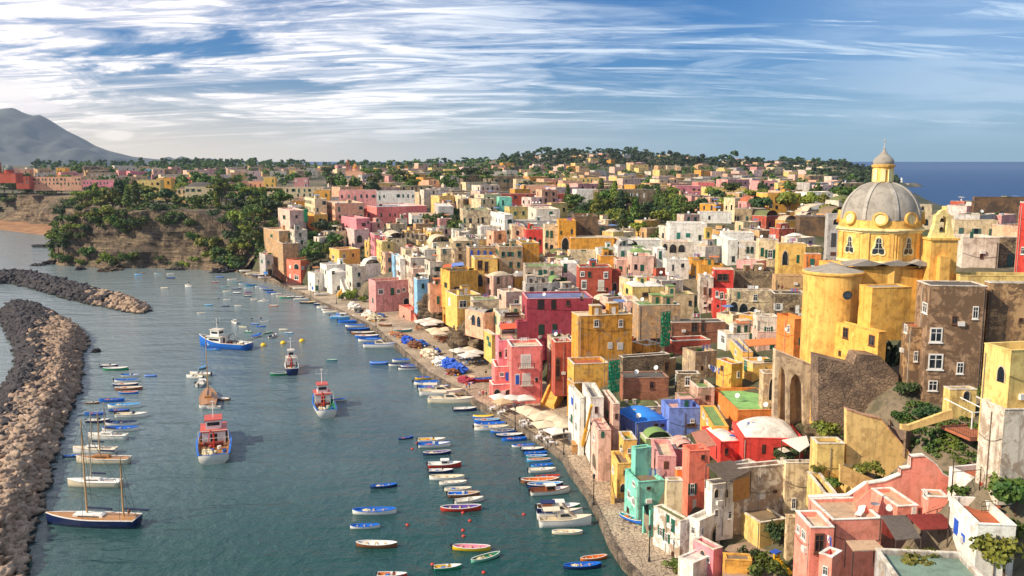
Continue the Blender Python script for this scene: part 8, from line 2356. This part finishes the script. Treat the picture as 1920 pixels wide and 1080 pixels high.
# ---------------------------------------------------------------- the two rock breakwaters
def rockmat(h, d, nm):
    b = NB(nm); g = b.n('ShaderNodeNewGeometry').outputs['Position']; r = b.n('ShaderNodeObjectInfo').outputs['Random']
    n1 = b.noise(g, .7, 6, .65); n2 = b.noise(g, 4, 5, .65)
    cell = b.n('ShaderNodeSeparateColor', {0: b.n('ShaderNodeTexVoronoi', {'Vector': g, 'Scale': .55}).outputs['Color']}).outputs[0]
    v = b.mix(b.ramp(n1, .4, .65), lin(h), lin(d)); v = b.mix(b.m('MULTIPLY', cell, .62), v, tuple(x * .4 for x in lin(h)[:3]) + (1,))
    v = b.mix(b.m('MULTIPLY', r, .35), v, lin('d8c0a8') if h[0] > '8' else lin('4a4648'))
    v = b.mix(b.m('MULTIPLY', b.ramp(n2, .5, .75), .5), v, (.05, .04, .035, 1))
    z = b.n('ShaderNodeSeparateXYZ', {0: g}).outputs[2]
    v = b.mix(b.ramp(z, .7, .15), v, (.02, .02, .016, 1))      # wet and weedy at the waterline
    b.col(v); b.rough(.88); b.bump(n2, .6, .12)
    return b.mat
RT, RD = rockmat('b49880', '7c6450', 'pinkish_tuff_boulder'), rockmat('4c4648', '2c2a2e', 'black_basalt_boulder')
RV = []
for s in range(8):
    m = MB(); m.blob((0, 0, 0), (1, .72, .55), 2, .85, s * 3 + 1, .9)
    RV.append((np.array(m.v), np.array(m.f)))
RM = [[np_mesh('boulder', v, f, mt) for v, f in RV] for mt in (RT, RD)]
def prof(x, y, line, hmax, sl): return np.minimum(hmax, sl * dpoly(x, y, line))
def breakwater(poly_px, hmax, slope, step, size, darkf, nind, seed, tag_, names):
    poly = [tuple(at_z(a, b, 0)[:2]) for a, b in poly_px]; ring = poly + [poly[0]]
    xs = [p[0] for p in poly]; ys = [p[1] for p in poly]
    m = MB()                                    # the core mound
    gx, gy = np.arange(min(xs), max(xs) + 1, 1.2), np.arange(min(ys), max(ys) + 1, 1.2)
    X, Y = np.meshgrid(gx, gy); ins = inpoly(X, Y, poly); Z = np.where(ins, prof(X, Y, ring, hmax - .7, slope) - .6, -1.5)
    nx = len(gx); i = (np.arange(len(gy) - 1)[:, None] * nx + np.arange(nx - 1)[None, :]).ravel(); f = np.stack([i, i + 1, i + nx + 1, i + nx], 1); f = f[(Z.ravel()[f] > -1.4).any(1)]
    struct(obj('breakwater_core', np_mesh('breakwater_core', np.stack([X.ravel(), Y.ravel(), Z.ravel()], 1), f, RD)))
    rg = np.random.default_rng(seed); pts = []
    for layer in range(2):
        for x in np.arange(min(xs), max(xs), step):
            for y in np.arange(min(ys), max(ys), step): pts.append((x + rg.uniform(-.5, .5) * step, y + rg.uniform(-.5, .5) * step, layer))
    pts = np.array(pts); pts = pts[inpoly(pts[:, 0], pts[:, 1], poly)]
    z = prof(pts[:, 0], pts[:, 1], ring, hmax, slope) - .35 + rg.uniform(-.25, .35, len(pts))
    V, Fc, Mi = [], [], []; k = 0; ind = []
    allr = []
    for (x, y, l), zz in zip(pts, z):
        q = px_of((x, y, zz))
        if q[0] < -60 or q[1] > 1140: continue
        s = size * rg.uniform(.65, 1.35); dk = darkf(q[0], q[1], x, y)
        allr.append((s / depth(x, y, zz), x, y, zz, s, dk, q))
    vis = [r for r in allr if 0 < r[6][0] < 1920 and r[6][1] < 1080]
    vis.sort(key=lambda r: -r[0]); chosen = set(id(r) for r in vis[:nind])
    rb = random.Random(seed)
    for r in allr:
        _, x, y, zz, s, dk, q = r; v_ = rb.randrange(8); rot = Matrix.Rotation(rb.uniform(0, 6.28), 4, 'Z') @ Matrix.Rotation(rb.uniform(-.7, .7), 4, 'X') @ Matrix.Rotation(rb.uniform(-.6, .6), 4, 'Y')
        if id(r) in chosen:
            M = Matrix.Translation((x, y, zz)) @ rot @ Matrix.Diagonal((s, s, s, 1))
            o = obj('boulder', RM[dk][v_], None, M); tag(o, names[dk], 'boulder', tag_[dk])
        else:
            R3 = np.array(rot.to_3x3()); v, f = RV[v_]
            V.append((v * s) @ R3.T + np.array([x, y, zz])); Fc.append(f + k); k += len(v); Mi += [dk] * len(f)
    if V:
        me = np_mesh('rubble', np.concatenate(V), np.concatenate(Fc), RT); me.materials.append(RD); me.polygons.foreach_set('material_index', Mi)
        o = obj('rubble', me); struct(o, 'stuff'); o['label'] = names[2]; o['category'] = 'rubble'
    print('ROCKS', len(allr), len(chosen))
BW1 = [(0,586),(40,577),(78,583),(120,603),(150,622),(163,636),(160,652),(148,672),(150,700),(146,730),(128,770),(112,810),(100,855),(92,895),(78,935),(62,985),(48,1040),(40,1100),(-160,1100),(-110,960),(-60,860),(-20,790),(-4,745),(14,722),(30,695),(34,672),(24,640),(8,612)]
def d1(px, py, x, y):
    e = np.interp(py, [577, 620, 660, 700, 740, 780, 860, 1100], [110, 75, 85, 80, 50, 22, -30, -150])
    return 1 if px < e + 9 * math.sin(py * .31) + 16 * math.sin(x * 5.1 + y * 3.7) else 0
breakwater(BW1, 3.5, .95, 1.35, 1.05, d1, 285, 3, {0: 'tan boulders of the near breakwater', 1: 'black boulders of the near breakwater'},
           {0: 'rough pinkish tan boulder piled on the near breakwater', 1: 'black basalt boulder piled on the near breakwater', 2: 'piled rubble of the near breakwater beyond the nearest boulders'})
BW2 = [(-20,521),(30,518),(75,520),(130,536),(180,550),(240,564),(270,573),(278,582),(270,589),(235,584),(180,573),(130,562),(85,549),(50,538),(20,532),(-20,534)]
breakwater(BW2, 3.0, .7, 1.9, 1.35, lambda px, py, x, y: 0 if px > 190 + 25 * math.sin(y) else 1, 0, 5, {}, {2: 'long low second breakwater of dark boulders with a pale tip'})
# skerries at the foot of the cliff
for i, (a, b, rx, ry, rz_) in enumerate([(86, 463, 7, 3, 1.6), (205, 508, 5, 3, 1.6), (215, 503, 6, 3, 2.0), (70, 498, 3, 1.5, .9), (95, 495, 4, 2, 1.6), (150, 505, 4, 2, 1.2), (330, 506, 4, 2, 1.2), (420, 510, 5, 3, 1.8), (180, 660, 1.2, .9, .8), (135, 765, .8, .6, .5)]):
    p = at_z(a, b, 0); m = MB(); m.blob((0, 0, 0), (rx, ry, rz_), 4, .7, i + 30, 1.4)
    o = obj('rock', m.mesh('rock', [RD if i not in (1, 2) else CLM]), None, TR(p.x, p.y, .1, i)); tag(o, ['flat reef rock off the sandy cove', 'brown rock in the water at the cliff foot', 'larger brown rock against the cliff foot', 'tiny dark rock off the headland', 'low dark rock at the headland tip', 'dark rock along the headland foot', 'small dark rock below the middle of the cliff', 'dark rocks where the cliff meets the quay', 'lone boulder off the breakwater head', 'small boulder beside the breakwater'][i], 'rock')
# ---------------------------------------------------------------- haze
hz = MB(); hz.box(-5200, -400, -6.0, 3500, 6300, 640)
b = bpy.data.materials.new('haze'); b.use_nodes = True; nt = b.node_tree; nt.nodes.clear()
pv = nt.nodes.new('ShaderNodeVolumePrincipled'); pv.inputs['Color'].default_value = (.60, .74, 1.0, 1); pv.inputs['Density'].default_value = 6e-5; pv.inputs['Anisotropy'].default_value = 0.2
ot = nt.nodes.new('ShaderNodeOutputMaterial'); nt.links.new(pv.outputs[0], ot.inputs['Volume'])
HAZE = True
if HAZE:
    o = obj('haze', hz.mesh('haze', [b])); struct(o, 'stuff')
# ---------------------------------------------------------------- only the 300 houses that show largest stay things of their own
allh = [o for o in COL.objects if o.parent is None and o.get('category') == 'house']
CH = {}
for o in COL.objects:
    if o.parent is not None: CH.setdefault(o.parent, []).append(o)
hand = {h[0] for h in HOUSES}
def area(o):
    M = WM[o]; bx = [c for c in CH[o] if c.name.startswith('wall')][0].data.vertices
    ps = [px_of(tuple(M @ v.co)) for v in bx[:8]]
    return (max(p[0] for p in ps) - min(p[0] for p in ps)) * (max(p[1] for p in ps) - min(p[1] for p in ps))
fillh = sorted([o for o in allh if o not in hand], key=lambda o: -area(o))
keep = max(0, 300 - len(hand))
rest = fillh[keep:]
V, FL, MI, MS = [], [], [], []
k = 0
rs = set(rest)
def take(o):
    global k
    me = o.data
    if me is not None:
        M = WM[o]; V.extend([tuple(M @ v.co) for v in me.vertices])
        ml = [MS.index(m) if m in MS else (MS.append(m) or len(MS) - 1) for m in me.materials]
        for p in me.polygons: FL.append(tuple(i + k for i in p.vertices)); MI.append(ml[p.material_index])
        k += len(me.vertices)
    for c in CH.get(o, []): take(c)
for o in rest: take(o)
if rest:
    me = bpy.data.meshes.new('distant_houses'); me.from_pydata(V, [], FL)
    for m_ in MS: me.materials.append(m_)
    me.polygons.foreach_set('material_index', MI)
    o = obj('distant_houses', me); struct(o, 'stuff'); o['label'] = 'hundreds of small pastel houses of the far town'; o['category'] = 'houses'
    dead = []
    def gather(o):
        dead.append(o)
        for c in CH.get(o, []): gather(c)
    for r_ in rest: gather(r_)
    AUTO = [a for a in AUTO if a[0] not in rs]
    bpy.data.batch_remove(dead)
print('HOUSES', len(hand), keep, len(rest))
# ---------------------------------------------------------------- labels that single each copy out
ORD = ['first', 'second', 'third', 'fourth', 'fifth', 'sixth', 'seventh', 'eighth', 'ninth', 'tenth', 'eleventh', 'twelfth', 'thirteenth', 'fourteenth', 'fifteenth', 'sixteenth', 'seventeenth', 'eighteenth', 'nineteenth', 'twentieth']
def ordw(i):
    if i < 20: return ORD[i]
    t = {2: 'twenty', 3: 'thirty', 4: 'forty', 5: 'fifty', 6: 'sixty', 7: 'seventy', 8: 'eighty', 9: 'ninety'}[(i + 1) // 10]
    return t + '-' + ORD[(i + 1) % 10 - 1] if (i + 1) % 10 else {3: 'thirt', 4: 'fort', 5: 'fift', 6: 'sixt', 7: 'sevent', 8: 'eight', 9: 'ninet'}[(i + 1) // 10] + 'ieth'
gr = {}
for o, d, w, x in AUTO: gr.setdefault((d, w), []).append((x, o))
for (d, w), l in gr.items():
    l.sort(key=lambda t: t[0])
    for i, (x, o) in enumerate(l):
        s = f'{d} {w}'.strip()
        if len(l) > 1: s += f", {'leftmost' if i == 0 else 'rightmost' if i == len(l) - 1 else ordw(i) + ' from left'}"
        ws_ = s.split()
        if len(ws_) > 16: s = ' '.join(ws_).replace(' of the ', ' of ').replace(' in the ', ' in ').replace(' the ', ' ')
        o['label'] = s[0].upper() + s[1:] if False else s
for o in COL.objects:
    for k_ in ('px', 'py'):
        if k_ in o: del o[k_]
print('OBJECTS TOTAL', len(COL.objects))
